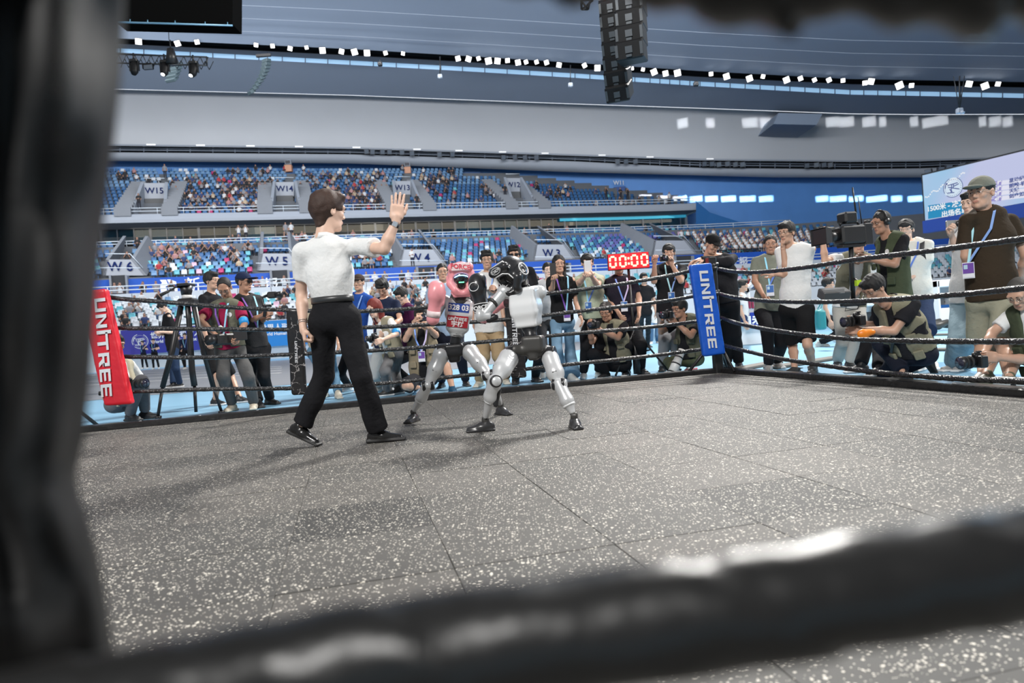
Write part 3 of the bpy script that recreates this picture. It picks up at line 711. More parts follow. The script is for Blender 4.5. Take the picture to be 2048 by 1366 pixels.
# end wall of the upper tier (white return with glass box end)
(pe, ne) = path(send, 0); te = V(ne[1], -ne[0])
def on(s, a, z): p, n = path(s, dof_a(a)); return V(p[0], p[1], z)
mb = MB(); e = [on(send, 81, zf0-.0), on(send, 86.5, zf0), on(send, 86.5, zf1+.1), on(send, 81, zf1)]; t3 = V(te[0], te[1], 0)*.35
mb.add(e+[q+t3 for q in e], [[0, 1, 2, 3], [7, 6, 5, 4], [0, 3, 7, 4], [1, 5, 6, 2], [0, 4, 5, 1], [3, 2, 6, 7]])
e = [on(send, 85, zg0-2), on(send, 87, zg0-2), on(send, 87, zf0), on(send, 85, zf0)]
mb.add(e+[q+t3 for q in e], [[0, 1, 2, 3], [7, 6, 5, 4], [0, 3, 7, 4], [1, 5, 6, 2], [0, 4, 5, 1], [3, 2, 6, 7]])
tag(mb.build('trim_7', M_WHITE), kind='structure')
# ---- hospitality boxes: back wall, lamps, curtains, panes and mullions
zgb, zgt = zf(486, 85), zf0+.1
strip('wall_box_back', [prow(a, z, SU) for a, z in [(90, zgb), (90, zgt), (85, zgt)]], [mat('box_wall', (.15, .135, .12), .7)], smooth=False)
boxes = empty('window_1', (*path(-30, dof_a(85))[0], zgb), kind='structure')
gm = bpy.data.materials.new('clear_glass'); gm.use_nodes = True; nt = gm.node_tree; nt.nodes.clear()
_o = nt.nodes.new('ShaderNodeOutputMaterial'); _t = nt.nodes.new('ShaderNodeBsdfTransparent'); _t.inputs[0].default_value = (.78, .86, .90, 1); _g = nt.nodes.new('ShaderNodeBsdfGlossy'); _g.inputs['Roughness'].default_value = .05; _m = nt.nodes.new('ShaderNodeMixShader'); _m.inputs[0].default_value = .10
nt.links.new(_t.outputs[0], _m.inputs[1]); nt.links.new(_g.outputs[0], _m.inputs[2]); nt.links.new(_m.outputs[0], _o.inputs[0])
s0 = s_at(ray(200, 460)[0], dof_a(85)); gs = np.arange(s0, send-.3, 1.55)
cur = mat('curtain_blue', (.03, .15, .22), .8, var=.2, vscale=3); warm = mat('box_lamp', (1, .8, .55), .5, emit=(1.0, .72, .42, 2.0))
pxs = []
for k, s in enumerate(gs):
    a_ = on(s, 85, 0); b_ = on(min(s+1.55, send), 85, 0); ang = math.atan2(*(b_-a_)[[1, 0]]); R = rotz(ang); L = np.linalg.norm(b_-a_); mid = (a_+b_)/2
    px = 1024+FPX*(mid[0]/mid[1])+ (0)  # rough column
    MB().box((a_[0], a_[1], (zgb+zgt)/2), (.10 if k % 3 else .24, .12, zgt-zgb), R).build('mullion', M_CONCL, boxes)
    MB().box((mid[0], mid[1], (zgb+zgt)/2), (L-.02, .02, zgt-zgb), R).build('pane', gm, boxes)
    t = mid[0]/mid[1]; x_ = 1024+t*FPX*.997-18
    lit = (375 < x_ < 450) or (465 < x_ < 500) or (560 < x_ < 850) or (885 < x_ < 915) or (1065 < x_ < 1150)
    if not lit:
        n = 15; nn = V(-math.sin(ang), math.cos(ang), 0); td = V(math.cos(ang), math.sin(ang), 0)
        r0 = [mid+td*(q-.5)*(L-.1)+nn*(.35+.06*math.sin(q*38)) for q in np.linspace(0, 1, n)]
        strip('curtain', [[(p[0], p[1], zgb) for p in r0], [(p[0], p[1], zgt) for p in r0]], [cur], parent=boxes, kind=None)
    elif k % 2 == 0:
        nn = V(-math.sin(ang), math.cos(ang), 0); MB().box(mid+nn*4.6+V(0, 0, zgt-.55), (2.2, .10, .10), R).build('lamp', warm, boxes)
# teal lit strip along the right boxes
sA, sB_ = s_at(ray(1120, 450)[0], dof_a(84.6)), send
mb = MB(); mb.ribbon([on(s, 84.6, zf(461, 85)-.0) for s in np.linspace(sA, sB_, 16)], .34, V(0, -1, 0), .05); tag(mb.build('trim_8', mat('teal_strip', (.02, .30, .48), .3, emit=(.05, .40, .62, .55))), kind='structure')
# ---- railings: posts and rails
def railing(name, s0, s1, a, z, hgt, step=2.0, nr=2, label=None):
    root = empty(name, on((s0+s1)/2, a, z), label, 'railing')
    ss = np.arange(s0, s1, step); mb = MB()
    for q in range(nr): mb.tube([on(s, a, z+hgt-(q*hgt/nr)) for s in ss], .045, 5, mi=0)
    mb.build('rail', M_RAIL, root)
    mb = MB()
    for s in ss: mb.tube([on(s, a, z), on(s, a, z+hgt)], .035, 5)
    tag(mb.build('post', M_RAIL, root), kind='stuff'); return root
sl = s_at(ray(150, 420)[0], dof_a(81))
railing('railing', sl, send, 81.1, zf1, .62, 2.4, 2, 'white railing along the front edge of the upper stand')
railing('railing', s_at(-.62, dof_a(60)), 55, 59.7, zpar, .55, 2.4, 2, 'white railing on the parapet of the walkway above the front seats')
railing('railing', s_at(-.62, dof_a(74)), s_at(.42, dof_a(74)), 73.4, zx, .5, 2.4, 2, 'white railing between lower stand and glazed boxes')
for t in (-.42, -.26, -.12, .02, .16):
    s_ = s_at(t, dof_a(87)); p, n = path(s_, dof_a(84.2)); area_light('box_ceiling_light', (p[0], p[1], zgt-.25), (*path(s_, dof_a(87))[0], zgb+.2), 14, 45, (1, .85, .65), 1.0)
# ---------------------------------------------------------------- W signs, portals, stairs
M_NAVY = mat('sign_navy', (.010, .022, .10), .6, spec=.1)
def text_mesh(s, size, off=0.0, depth=0.0, shear=0.0, space=1.0, align='CENTER'):
    cu = bpy.data.curves.new('t', 'FONT'); cu.body = s; cu.size = size; cu.offset = off; cu.extrude = depth; cu.shear = shear; cu.space_character = space
    cu.align_x = align; cu.align_y = 'CENTER'; cu.resolution_u = 3
    ob = bpy.data.objects.new('t', cu); COL.objects.link(ob)
    dg = bpy.context.evaluated_depsgraph_get(); me = bpy.data.meshes.new_from_object(ob.evaluated_get(dg))
    bpy.data.objects.remove(ob); bpy.data.curves.remove(cu)
    return me
def lettering(s, o, ux, uy, size, m, parent=None, name='lettering', off=0.0, shear=0.0, space=1.0, align='CENTER', depth=.003, kind=None):
    me = text_mesh(s, size, off, depth, shear, space, align)
    ux, uy = unit(ux), unit(uy); n = np.cross(ux, uy)
    v = np.zeros(len(me.vertices)*3); me.vertices.foreach_get('co', v); v = v.reshape(-1, 3)
    v = v[:, :1]*ux+v[:, 1:2]*uy+v[:, 2:]*n+np.asarray(o, float)
    if parent is not None: v = v-wloc(parent)
    me.vertices.foreach_set('co', v.ravel()); me.materials.clear(); me.update()
    ob = link(name, me, m, parent)
    if kind: ob['kind'] = kind
    return ob
def px_on_a(x, y, a):
    """point where the sight line of (x, y) meets the vertical surface of depth index a"""
    Y = Yof(x, y, dof_a(a)); return at(x, y, Y)
ri = 0
for (nm, x0, x1, y0, y1, a) in [('W6', 205, 287, 519, 551, 66), ('W5', 514, 604, 507, 541, 66), ('W4', 797, 892, 499, 535, 66), ('W3', 1064, 1152, 489, 527, 66), ('', 1302, 1394, 481, 513, 66)]:
    # portal box of the lower stand: front wall with sign, two sloping side walls, dark opening below
    A_, B_, C_, D_ = px_on_a(x0, y1, a), px_on_a(x1, y1, a), px_on_a(x1-26, y0, a), px_on_a(x0+6, y0, a)
    n = V(*path(s_at(ray((x0+x1)/2, y1)[0], dof_a(a)), 0)[1], 0)
    root = empty('stand_portal', (A_+B_)/2, 'grey portal wall of the lower stand '+('signed '+nm if nm else 'without a sign, beside the students in white shirts'), 'portal')
    mb = MB(); q = [A_, B_, C_, D_]; mb.add(q+[p+n*.3 for p in q], [[0, 1, 2, 3], [7, 6, 5, 4], [3, 2, 6, 7], [0, 3, 7, 4], [1, 5, 6, 2]])
    mb.build('front_wall', mat('sign_wall', (.36, .38, .42), .6), root)
    for p, p2 in ((B_, C_), (A_, D_)):
        mb = MB(); bk = n*7; q = [p, p+bk+V(0, 0, zl7-zl0), p2+bk+V(0, 0, zl7-zl0+.2), p2]; t_ = unit(B_-A_)*.25
        mb.add(q+[w+t_ for w in q], [[0, 1, 2, 3], [7, 6, 5, 4], [3, 2, 6, 7], [0, 3, 7, 4], [1, 5, 6, 2]]); mb.build('side_wall', M_CONC, root)
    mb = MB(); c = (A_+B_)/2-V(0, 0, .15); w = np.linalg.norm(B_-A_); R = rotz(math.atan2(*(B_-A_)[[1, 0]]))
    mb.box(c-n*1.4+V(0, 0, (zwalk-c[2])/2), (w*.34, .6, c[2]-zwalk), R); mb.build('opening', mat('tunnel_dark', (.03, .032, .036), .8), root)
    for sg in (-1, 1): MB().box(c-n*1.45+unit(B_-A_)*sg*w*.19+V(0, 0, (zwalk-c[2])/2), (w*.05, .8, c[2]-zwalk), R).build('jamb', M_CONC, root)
    if nm:
        lettering(nm[0]+' '+nm[1], (A_+B_+C_+D_)/4-n*.06+V(0, 0, .05), B_-A_, V(0, 0, 1), 1.0, M_NAVY, root, 'sign_lettering', off=.02)
    mb = MB(); mb.tube([D_+V(0, 0, .45)-n*0, C_+V(0, 0, .45), B_+V(0, 0, .6)], .04, 5); mb.tube([A_-n*1+V(0, 0, .5), B_-n*1+V(0, 0, .5)], .04, 5)
    mb.build('rail', M_RAIL, root)
for (nm, xa, xb, ya, yb) in [('W15', 288, 330, 366, 398), ('W14', 551, 588, 364, 392), ('W13', 789, 821, 362, 390), ('W12', 1012, 1040, 356, 384)]:
    a = 86.5; A_, B_, C_, D_ = px_on_a(xa, yb, a), px_on_a(xb, yb, a), px_on_a(xb, ya, a), px_on_a(xa, ya, a)
    n = V(*path(s_at(ray((xa+xb)/2, yb)[0], dof_a(a)), 0)[1], 0)
    root = empty('stand_portal', (A_+B_)/2, 'grey stairway portal of the upper stand signed '+nm, 'portal')
    mb = MB(); q = [A_, B_, C_, D_]; mb.add(q+[p+n*.3 for p in q], [[0, 1, 2, 3], [7, 6, 5, 4], [3, 2, 6, 7], [0, 3, 7, 4], [1, 5, 6, 2]]); mb.build('front_wall', mat('sign_wall', (.36, .38, .42), .6), root)
    t_ = unit(B_-A_); bz = zf1-.1
    for sg, p, p2 in ((-1, A_, D_), (1, B_, C_)):
        mb = MB(); q0 = p-n*4.2+t_*sg*.35; q = [V(q0[0], q0[1], bz), V(p[0], p[1], bz), p2+V(0, 0, .1), V(q0[0], q0[1], bz+.7)]
        mb.add(q+[w+t_*sg*.3 for w in q], [[0, 1, 2, 3], [7, 6, 5, 4], [3, 2, 6, 7], [0, 3, 7, 4], [1, 5, 6, 2]]); mb.build('side_wall', M_CONCL, root)
        # stair flight beside the portal
        mb = MB(); nst = 12
        for k in range(nst):
            c = V(p[0], p[1], 0)+t_*sg*1.1-n*(5-k*.85); mb.box((c[0], c[1], bz+.35+k*.42), (1.5, .9, .9), rotz(math.atan2(t_[1], t_[0])))
        tag(mb.build('stair_flight', M_CONC, root), kind='stuff')
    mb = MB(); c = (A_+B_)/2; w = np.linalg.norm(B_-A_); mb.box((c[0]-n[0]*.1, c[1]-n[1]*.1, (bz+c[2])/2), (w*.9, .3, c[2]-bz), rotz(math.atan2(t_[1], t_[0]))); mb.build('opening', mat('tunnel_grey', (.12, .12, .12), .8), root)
    mb = MB(); mb.tube([D_+V(0, 0, .5), C_+V(0, 0, .5)], .045, 5); mb.build('rail', M_RAIL, root)
    lettering(nm, (A_+B_+C_+D_)/4-n*.08, B_-A_, V(0, 0, 1), .88, M_NAVY, root, 'sign_lettering', off=.012)
# ---------------------------------------------------------------- blue end wall, roof slab, truss band, cove wall, ceiling (rows through picture columns)
CX = [-500, -150, 100, 240, 470, 700, 925, 1150, 1300, 1400, 1550, 1700, 1840, 2048, 2300, 2700]
def col(tab): return np.interp(CX, [t[0] for t in tab], [t[1] for t in tab])
yB = col([(-500, 326), (240, 322), (700, 327), (1150, 344.5), (1400, 351), (1550, 355), (1840, 355), (2048, 350), (2700, 330)])
yS = col([(-500, 308), (240, 306), (700, 310), (1150, 324), (1400, 337), (1700, 340), (1840, 338), (2048, 329), (2700, 290)])
yT = col([(-500, 293), (240, 292), (700, 298), (1150, 312), (1400, 321), (1700, 324), (1840, 323), (2048, 316), (2700, 280)])
yL = yT-4
yW = col([(-500, 172), (240, 179), (700, 191), (1050, 205), (1400, 217), (1750, 230), (2048, 229), (2700, 215)])
ySb = col([(-500, 84), (240, 105), (700, 129.5), (1050, 149), (1400, 172), (1700, 189), (2048, 196), (2700, 198)])
ySt = ySb-col([(-500, 8), (2700, 9)])
yLb = col([(-500, 66), (240, 88), (700, 111), (1050, 131), (1400, 154), (1700, 168.5), (2048, 175), (2700, 178)])
yLt = col([(-500, 56), (240, 77), (700, 98), (1050, 119), (1400, 142), (1700, 158), (2048, 164), (2700, 166)])
dB = col([(-500, 43.5), (925, 43.5), (1300, 34), (1400, 31), (2700, 30)])
YB = np.array([Yof(x, y, d) if x < 2200 else 0 for x, y, d in zip(CX, yB, dB)]); YB[-2:] = [YB[-3]*.86, YB[-3]*.72]
def rowp(ys, f, dz=0): return [at(x, y, Y*f)+V(0, 0, dz) for x, y, Y in zip(CX, ys, YB)]
bot = [at(x, y, Y) for x, y, Y in zip(CX, yB, YB)]
base_ = [V(p[0], p[1], 0) for p in bot]
strip('wall_blue', [base_, bot], [M_BLUEW])
strip('trim_9', [bot, rowp(yB, .975), rowp(yS, .965), rowp(yS-1.5, .97)], [M_CONCL, M_CONCL], mi=[0, 0, 0])
strip('trim_10', [rowp(yS-1.5, .97), rowp(yS-2.5, .99), rowp(yT, .99), rowp(yT, .965), rowp(yL, .965)], [M_SLOT, M_CONCL], mi=[0, 0, 0, 1])
NSUB = 6
cov = [rowp(yL+(yW-yL)*k/NSUB, .965-.03*(k/NSUB)**2) for k in range(NSUB+1)]
strip('wall_cove', cov, [M_COVE])
strip('trim_11', [rowp(yW, .935), rowp(yW-3, .952), rowp(yW-6, .925), rowp(yW-1, .915)], [M_GLOW, M_CEIL, M_CEIL], mi=[0, 1, 1])
strip('ceiling_soffit', [rowp(yW-1, .915), rowp(ySb, .865)], [M_CEIL])
strip('window_2', [rowp(ySb, .865), rowp(ySt, .86)], [M_SKYL])
strip('trim_12', [rowp(ySt, .86), rowp(yLb, .83)], [mat('soffit_pale', (.24, .27, .32), .6)])
strip('trim_13', [rowp(yLb, .83), rowp(yLb-2, .85), rowp(yLt+1, .85), rowp(yLt, .815)], [M_SLOT])
c0 = rowp(yLt, .815)
rows = [c0]
for yy, f in ((0, .66), (-250, .50), (-700, .33), (-1500, .19)):
    r_ = []
    for k, x in enumerate(CX):
        zt = c0[k][2]+1.5+1.5*(len(rows)); x_ = x if x < 1900 else x
        d = ray(x, yLt[k]+(yy-yLt[k])); Yk = (zt-CAMZ)/d[2]; r_.append(CAM+d*Yk)
    rows.append(r_)
strip('ceiling', rows, [M_CEIL])
# thin seam cables on the ceiling membrane
for q in range(3):
    yy = [yLt[k]-28-26*q for k in range(len(CX))]
    pts = []
    for k, x in enumerate(CX):
        if x < 100 or x > 2400: continue
        zt = c0[k][2]+1.5*( (yLt[k]-yy[k])/max(yLt[k], 1)); d = ray(x, yy[k]); pts.append(CAM+d*((zt-CAMZ)/d[2])-V(0, 0, .12))
    mb = MB(); mb.tube(pts, .022, 4); tag(mb.build('trim_%d' % (14+q), mat('seam_pale', (.42, .47, .55), .5)), kind='structure')
# vertical members of the blue skylight strip
mb = MB()
lo_, hi_ = rowp(ySb, .862), rowp(ySt, .857)
for k in range(len(CX)-1):
    if CX[k] < 0: continue
    n = 5 if CX[k] < 1900 else 4
    for j in range(n):
        u = j/n; p, q = lo_[k]*(1-u)+lo_[k+1]*u, hi_[k]*(1-u)+hi_[k+1]*u; mb.tube([p, q], .05, 4)
tag(mb.build('trim_17', M_CONC), kind='structure')
# horizontal steel members and verticals in the dark band over the blue wall
mb = MB(); bl, bh = rowp(yS-2.5, .975), rowp(yT, .975)
for f in (.32, .68): mb.tube([a_*(1-f)+b_*f for a_, b_ in zip(bl, bh)], .09, 5)
for k in range(2, len(CX)-1):
    for j in range(5):
        u = j/5; p, q = bl[k]*(1-u)+bl[k+1]*u, bh[k]*(1-u)+bh[k+1]*u; mb.tube([p, q], .08, 4)
tag(mb.build('trim_18', mat('band_steel', (.16, .19, .24), .5)), kind='structure')
# small luminaires (white slits) on the cove ledge
for k, x in enumerate([302, 401, 501, 598, 713, 834, 918, 1005, 1090, 1204, 1300, 1420]):
    y = np.interp(x, CX, yL)+.5; Y = np.interp(x, CX, YB)*.955; c = at(x, y, Y)
    MB().box(c, (.95, .12, .16), rotz(TH)); mb = MB(); mb.box(c, (.95, .12, .14), rotz(TH)); o = mb.build('ledge_luminaire', mat('slit_white', (.8, .8, .8), .4, emit=(1, 1, 1, .5)))
    tag(o, '%s slit light on the ledge under the cove wall, counted from the left' % ['first', 'second', 'third', 'fourth', 'fifth', 'sixth', 'seventh', 'eighth', 'ninth', 'tenth', 'eleventh', 'twelfth'][k], 'light', 'slit lights on the cove ledge')
# projecting dark box in the cove
c1, c2, c3, c4 = [at(x, y, np.interp(x, CX, YB)*f) for x, y, f in ((1557, 226, .90), (1645, 228, .90), (1633, 250, .90), (1547, 248, .90))]
mb = MB(); q = [c4, c3, c2, c1]; bk = V(0, 6, 0); mb.add(q+[p+bk for p in q], [[0, 1, 2, 3], [7, 6, 5, 4], [0, 4, 5, 1], [1, 5, 6, 2], [2, 6, 7, 3], [3, 7, 4, 0]]); tag(mb.build('trim_19', M_CEIL), kind='structure')
# dark triangular return wall below the end of the upper tier, portal W11, sun patches come from added area lamps
P0 = [px_on_a(1392, 402, 79), px_on_a(1420, 425, 79), px_on_a(1520, 457, 79), px_on_a(1520, 500, 79), px_on_a(1392, 500, 79)]
mb = MB(); bk = V(0, .4, 0); mb.add(P0+[p+bk for p in P0], [[4, 3, 2, 1, 0], [0, 1, 6, 5], [1, 2, 7, 6], [2, 3, 8, 7]]); tag(mb.build('wall_return', mat('return_blue', (.02, .13, .36), .5)), kind='structure')
r_ = empty('stand_portal', at(1228, 378, 95), 'open doorway signed W11 in the blue wall above the upper stand', 'portal')
Y_ = np.interp(1228, CX, YB)-.6; q = [at(1233, 403, Y_), at(1246, 403, Y_), at(1251, 372, Y_), at(1228, 374, Y_)]
mb = MB(); mb.add(q+[p+V(0, .5, 0) for p in q], [[0, 1, 2, 3], [7, 6, 5, 4], [3, 2, 6, 7], [0, 3, 7, 4], [1, 5, 6, 2]]); mb.build('door_panel', mat('door_blue', (.012, .06, .24), .5), r_)
lettering('W11', at(1238, 366, Y_-.1), V(CT, .3, 0), V(0, 0, 1), .80, M_WHITE, r_, 'sign_lettering', off=.012)
r_ = empty('stand_portal', at(945, 352, 95), 'blue doorway in the wall behind the top seats between W13 and W12', 'portal')
Y_ = np.interp(945, CX, YB)-.5; q = [at(926, 357, Y_), at(963, 357, Y_), at(962, 343, Y_), at(926, 344, Y_)]
mb = MB(); mb.add(q+[p+V(0, .4, 0) for p in q], [[0, 1, 2, 3], [7, 6, 5, 4], [3, 2, 6, 7], [0, 3, 7, 4], [1, 5, 6, 2]]); mb.build('door_panel', mat('door_blue2', (.02, .10, .30), .5), r_)
q = [at(929, 357, Y_-.1), at(938, 357, Y_-.1), at(938, 347, Y_-.1), at(929, 347, Y_-.1)]; mb = MB(); mb.add(q+[p+V(0, .05, 0) for p in q], [[0, 1, 2, 3], [7, 6, 5, 4], [3, 2, 6, 7], [0, 3, 7, 4], [1, 5, 6, 2]]); mb.build('notice', M_WHITE, r_)

# light troughs along the top of the cove wall, and area lamps added for sun patches on the end walls
for k in range(3, len(CX)-2):
    a_, b_ = rowp(yW, .935)[k], rowp(yW, .935)[k+1]; c = (a_+b_)/2; d = (c-CAM)*V(1, 1, 0); d = unit(d); L_ = np.linalg.norm(b_-a_)
    o = area_light('cove_trough', c-d*1.6+V(0, 0, .3), c+d*1.5-V(0, 0, 4.5), L_, 110*L_, (.95, .97, 1.0), .5); o.rotation_euler = Matrix(np.stack([unit((b_-a_)), np.cross(unit(V(d[0]*-3.1, d[1]*-3.1, 4.8)), unit(b_-a_)), unit(V(d[0]*-3.1, d[1]*-3.1, 4.8))], 1).tolist()).to_euler()
def patch(x, y, w, h, f, power, tab):
    Y = np.interp(x, CX, YB)*f; c = at(x, y, Y); d = unit((c-CAM)*V(1, 1, 0)); k = FPX/Y
    area_light('sun_patch_standin', c-d*1.2, c, w/k, power*w*h/(k*k), (.95, .97, 1.0), h/k, spread=math.radians(9))  # narrow-spread lamp added close to the wall to imitate a patch of sunlight
for x, w in ((1291, 26), (1327, 26), (1360, 30), (1392, 26), (1423, 26), (1457, 30), (1495, 32), (1532, 28), (1644, 24), (1676, 32), (1712, 28), (1753, 40), (1793, 20), (1830, 26)): patch(x, 396.5, w*.92, 11, .995, 26, None)
for x, w in ((1365, 20), (1420, 16), (1500, 30), (1530, 20), (1665, 24), (1693, 26), (1738, 24), (1765, 12), (1828, 14), (1870, 44), (1965, 12), (1990, 20), (2015, 16)): patch(x, 240, w*1.0, 15, .935, 5, None)
# ---------------------------------------------------------------- seats
def proj(P):
    d = np.asarray(P, float)-CAM; w = d@_fw
    return 1024+FPX*(d@_rc)/w, 683-FPX*(d@_uc)/w
SEATC = dict(blue=(.035, .12, .28), light_blue=(.14, .27, .45), cyan=(.13, .42, .50), white=(.62, .66, .70), magenta=(.42, .03, .14), pink=(.62, .42, .52), violet=(.12, .12, .36))
def seat_arrays():
    vs = []; prof = [(-.22, .44, .36), (-.20, .42, .40), (.10, .40, .42), (.17, .44, .42), (.22, .66, .42), (.24, .80, .38), (.235, .84, .26)]
    for (y, z, w) in prof:
        for u in (-1, -.45, .45, 1): vs.append((u*w/2, y+(.02 if abs(u) < 1 else -.015), z-(.02 if abs(u) < 1 else 0)))
    n = 4; fs = [[i*n+j, i*n+j+1, (i+1)*n+j+1, (i+1)*n+j] for i in range(len(prof)-1) for j in range(3)]
    k = len(vs); vs += [(x, y+.03, z-.03) for x, y, z in vs]
    fs += [[k+i*n+j, k+(i+1)*n+j, k+(i+1)*n+j+1, k+i*n+j+1] for i in range(len(prof)-1) for j in range(3)]
    e = [0*n+j for j in range(4)]+[i*n+3 for i in range(1, 7)]+[6*n+j for j in (2, 1, 0)]+[i*n for i in (5, 4, 3, 2, 1)]
    fs += [[e[i], e[i]+k, e[(i+1) % len(e)]+k, e[(i+1) % len(e)]] for i in range(len(e))]
    b = len(vs); vs += [(x, y, z) for x in (-.04, .04) for y in (-.03, .05) for z in (0, .42)]
    fs += [[b, b+1, b+3, b+2], [b+4, b+6, b+7, b+5], [b, b+4, b+5, b+1], [b+2, b+3, b+7, b+6]]
    return np.array(vs, float), np.array(fs)
SV, SF = seat_arrays()
seatm = {c: mat('seat_'+c, v, .45, spec=.4) for c, v in SEATC.items()}
SEATS = []   # (pos, normal angle, block, row, colour)
def in_gap(px, gaps): return any(a < px < b for a, b in gaps)
rr = random.Random(3)
def add_rows(block, a0, z0, a1, z1, n, pitch, gaps, send_=None, colf=None):
    for r_ in range(n):
        a = a0+(a1-a0)*r_/(n-1); z = z0-.42+(z1-z0)*r_/(n-1)
        for s in np.arange(s_at(-.66, dof_a(a)), (send_ if send_ is not None else 58), pitch):
            p, nn = path(s, dof_a(a)); P = V(p[0], p[1], z); x, y = proj(P+V(0, 0, .5))
            if x < 150 or x > 2150 or in_gap(x, gaps(r_) if callable(gaps) else gaps): continue
            c = colf(r_, x)
            SEATS.append((P, math.atan2(nn[1], nn[0])-math.pi/2, block, r_, c, x, y))
def c_front(r_, x):
    u = rr.random(); 
    if r_ < 3: return 'white' if u < .80 else 'cyan' if u < .95 else 'pink' if u < .98 else 'magenta'
    return 'cyan' if u < .40 else 'white' if u < .86 else 'light_blue' if u < .94 else 'pink' if u < .97 else 'magenta'
def c_low(r_, x):
    u = rr.random(); w = max(0, .42-.09*r_)
    if u < w: return 'white' if rr.random() < .5 else 'cyan'
    if u > .95: return 'magenta' if rr.random() < .6 else 'pink'
    if u > .86: return 'cyan'
    if 1180 < x < 1370 and rr.random() < .5: return 'violet'
    return 'light_blue' if rr.random() < .25 else 'blue'
add_rows('front block', 53, zr0, 59, zr5, 7, .56, [], None, c_front)
lowg = lambda r_: [(196-6*r_*0, 292+r_*1.2), (505-r_, 612-r_*4), (783, 896-r_*3), (1055, 1160-r_*4), (1292, 1400-r_*4)] if r_ < 6 else [(240, 262), (470, 490), (1060, 1075), (1330, 1345)]
add_rows('lower stand', 65.5, zl0, 72.5, zl7, 8, .56, lowg, s_at(.48, dof_a(70)), c_low)
add_rows('rows in front of the glazed boxes', 75, zu0, 77, zu2, 3, .56, [(225, 262), (1085, 1110)], s_at(.30, dof_a(76)), lambda r_, x: 'cyan' if rr.random() < .12 else 'blue')
ug = lambda r_: ([(270+r_, 350-r_*3), (530+r_, 600-r_*3), (775+r_, 832-r_*3), (1000+r_, 1060-r_*3)] if r_ < 8 else [(318, 334), (570, 590), (806, 822), (1005, 1022)])
NR = 14
for r_ in range(NR):
    a = 82.5+12.5*r_/(NR-1); z = zt0+(zt12-.42-zt0)*r_/(NR-1)
    for s in np.arange(s_at(-.66, dof_a(a)), send, .56):
        p, nn = path(s, dof_a(a)); P = V(p[0], p[1], z); x, y = proj(P+V(0, 0, .5))
        if x < 150 or in_gap(x, ug(r_)): continue
        lim = np.interp(x, [150, 860, 930, 1010, 1150, 1200, 1280, 1390], [0, 0, 352, 357, 376, 381, 392, 404])
        if y < lim: continue
        u = rr.random(); c = 'light_blue' if r_ > 7 and u < .75 else 'blue' if u < .95 else 'cyan' if u < .96 else 'magenta' if u < .975 else 'light_blue'
        if r_ > 9 and rr.random() < .25: c = 'white' if rr.random() < .3 else 'light_blue'
        SEATS.append((P, math.atan2(nn[1], nn[0])-math.pi/2, 'upper stand', r_, c, x, y))
# ---------------------------------------------------------------- spectators
PEOPLE_TOP = dict(white=(.60, .61, .62), black=(.02, .02, .022), grey=(.25, .25, .27), pink=(.42, .22, .22), red=(.40, .04, .05), navy=(.03, .05, .14), beige=(.50, .40, .28), lime=(.45, .65, .05), teal=(.10, .35, .38))
def sit_prims(pose):
    pr = [ell((0, .05, 1.17), (.085, .105, .125), k=.01), cone((0, .07, 1.0), (0, .06, 1.1), .06, .055, .02), cone((0, .10, .55), (0, .08, .90), .15, .17, .06, w=V(1, 0, 0), s=1.25),
          cone((-.13, .08, .93), (.13, .08, .93), .07, .07, .04)]
    for s in (-1, 1):
        pr += [cone((s*.10, .06, .50), (s*.12, -.38, .52), .085, .065, .03), cone((s*.12, -.38, .50), (s*.12, -.40, .06), .06, .045, .02), cone((s*.12, -.40, .05), (s*.12, -.52, .04), .045, .04, .01)]
        if pose == 0: pr += [cone((s*.20, .08, .90), (s*.25, .0, .66), .055, .045, .03), cone((s*.25, 0, .66), (s*.10, -.24, .62), .042, .035, .01)]
        elif pose == 1: pr += [cone((s*.20, .08, .90), (s*.24, -.16, .76), .055, .045, .03), cone((s*.24, -.16, .76), (s*.04, -.20, 1.05), .042, .04, .01)]
        else: pr += [cone((s*.20, .08, .90), (s*.27, .02, .68), .055, .045, .03), cone((s*.27, .02, .68), (s*.16, -.26, .64), .042, .035, .01)]
    return pr
def stand_prims(pose):
    pr = [ell((0, 0, 1.60), (.085, .105, .125), k=.01), cone((0, .01, 1.42), (0, 0, 1.53), .06, .055, .02), cone((0, .0, .95), (0, 0, 1.33), .14, .16, .06, w=V(1, 0, 0), s=1.3), cone((-.13, 0, 1.36), (.13, 0, 1.36), .07, .07, .04)]
    for s in (-1, 1):
        pr += [cone((s*.09, 0, .92), (s*.10, -.02, .5), .09, .065, .03), cone((s*.10, -.02, .5), (s*.11, .02, .08), .06, .045, .02), cone((s*.11, .02, .05), (s*.12, -.12, .04), .045, .04, .01)]
        if pose == 0: pr += [cone((s*.20, 0, 1.34), (s*.24, .02, 1.08), .055, .045, .03), cone((s*.24, .02, 1.08), (s*.22, -.06, .84), .042, .038, .01)]
        elif pose == 1: pr += [cone((s*.20, 0, 1.34), (s*.25, -.12, 1.16), .055, .045, .03), cone((s*.25, -.12, 1.16), (s*.05, -.22, 1.52), .042, .04, .01)]
        else: pr += [cone((s*.20, 0, 1.34), (s*.25, -.02, 1.10), .055, .045, .03), cone((s*.25, -.02, 1.10), (-s*.06, -.18, 1.14), .042, .04, .01)]
    return pr
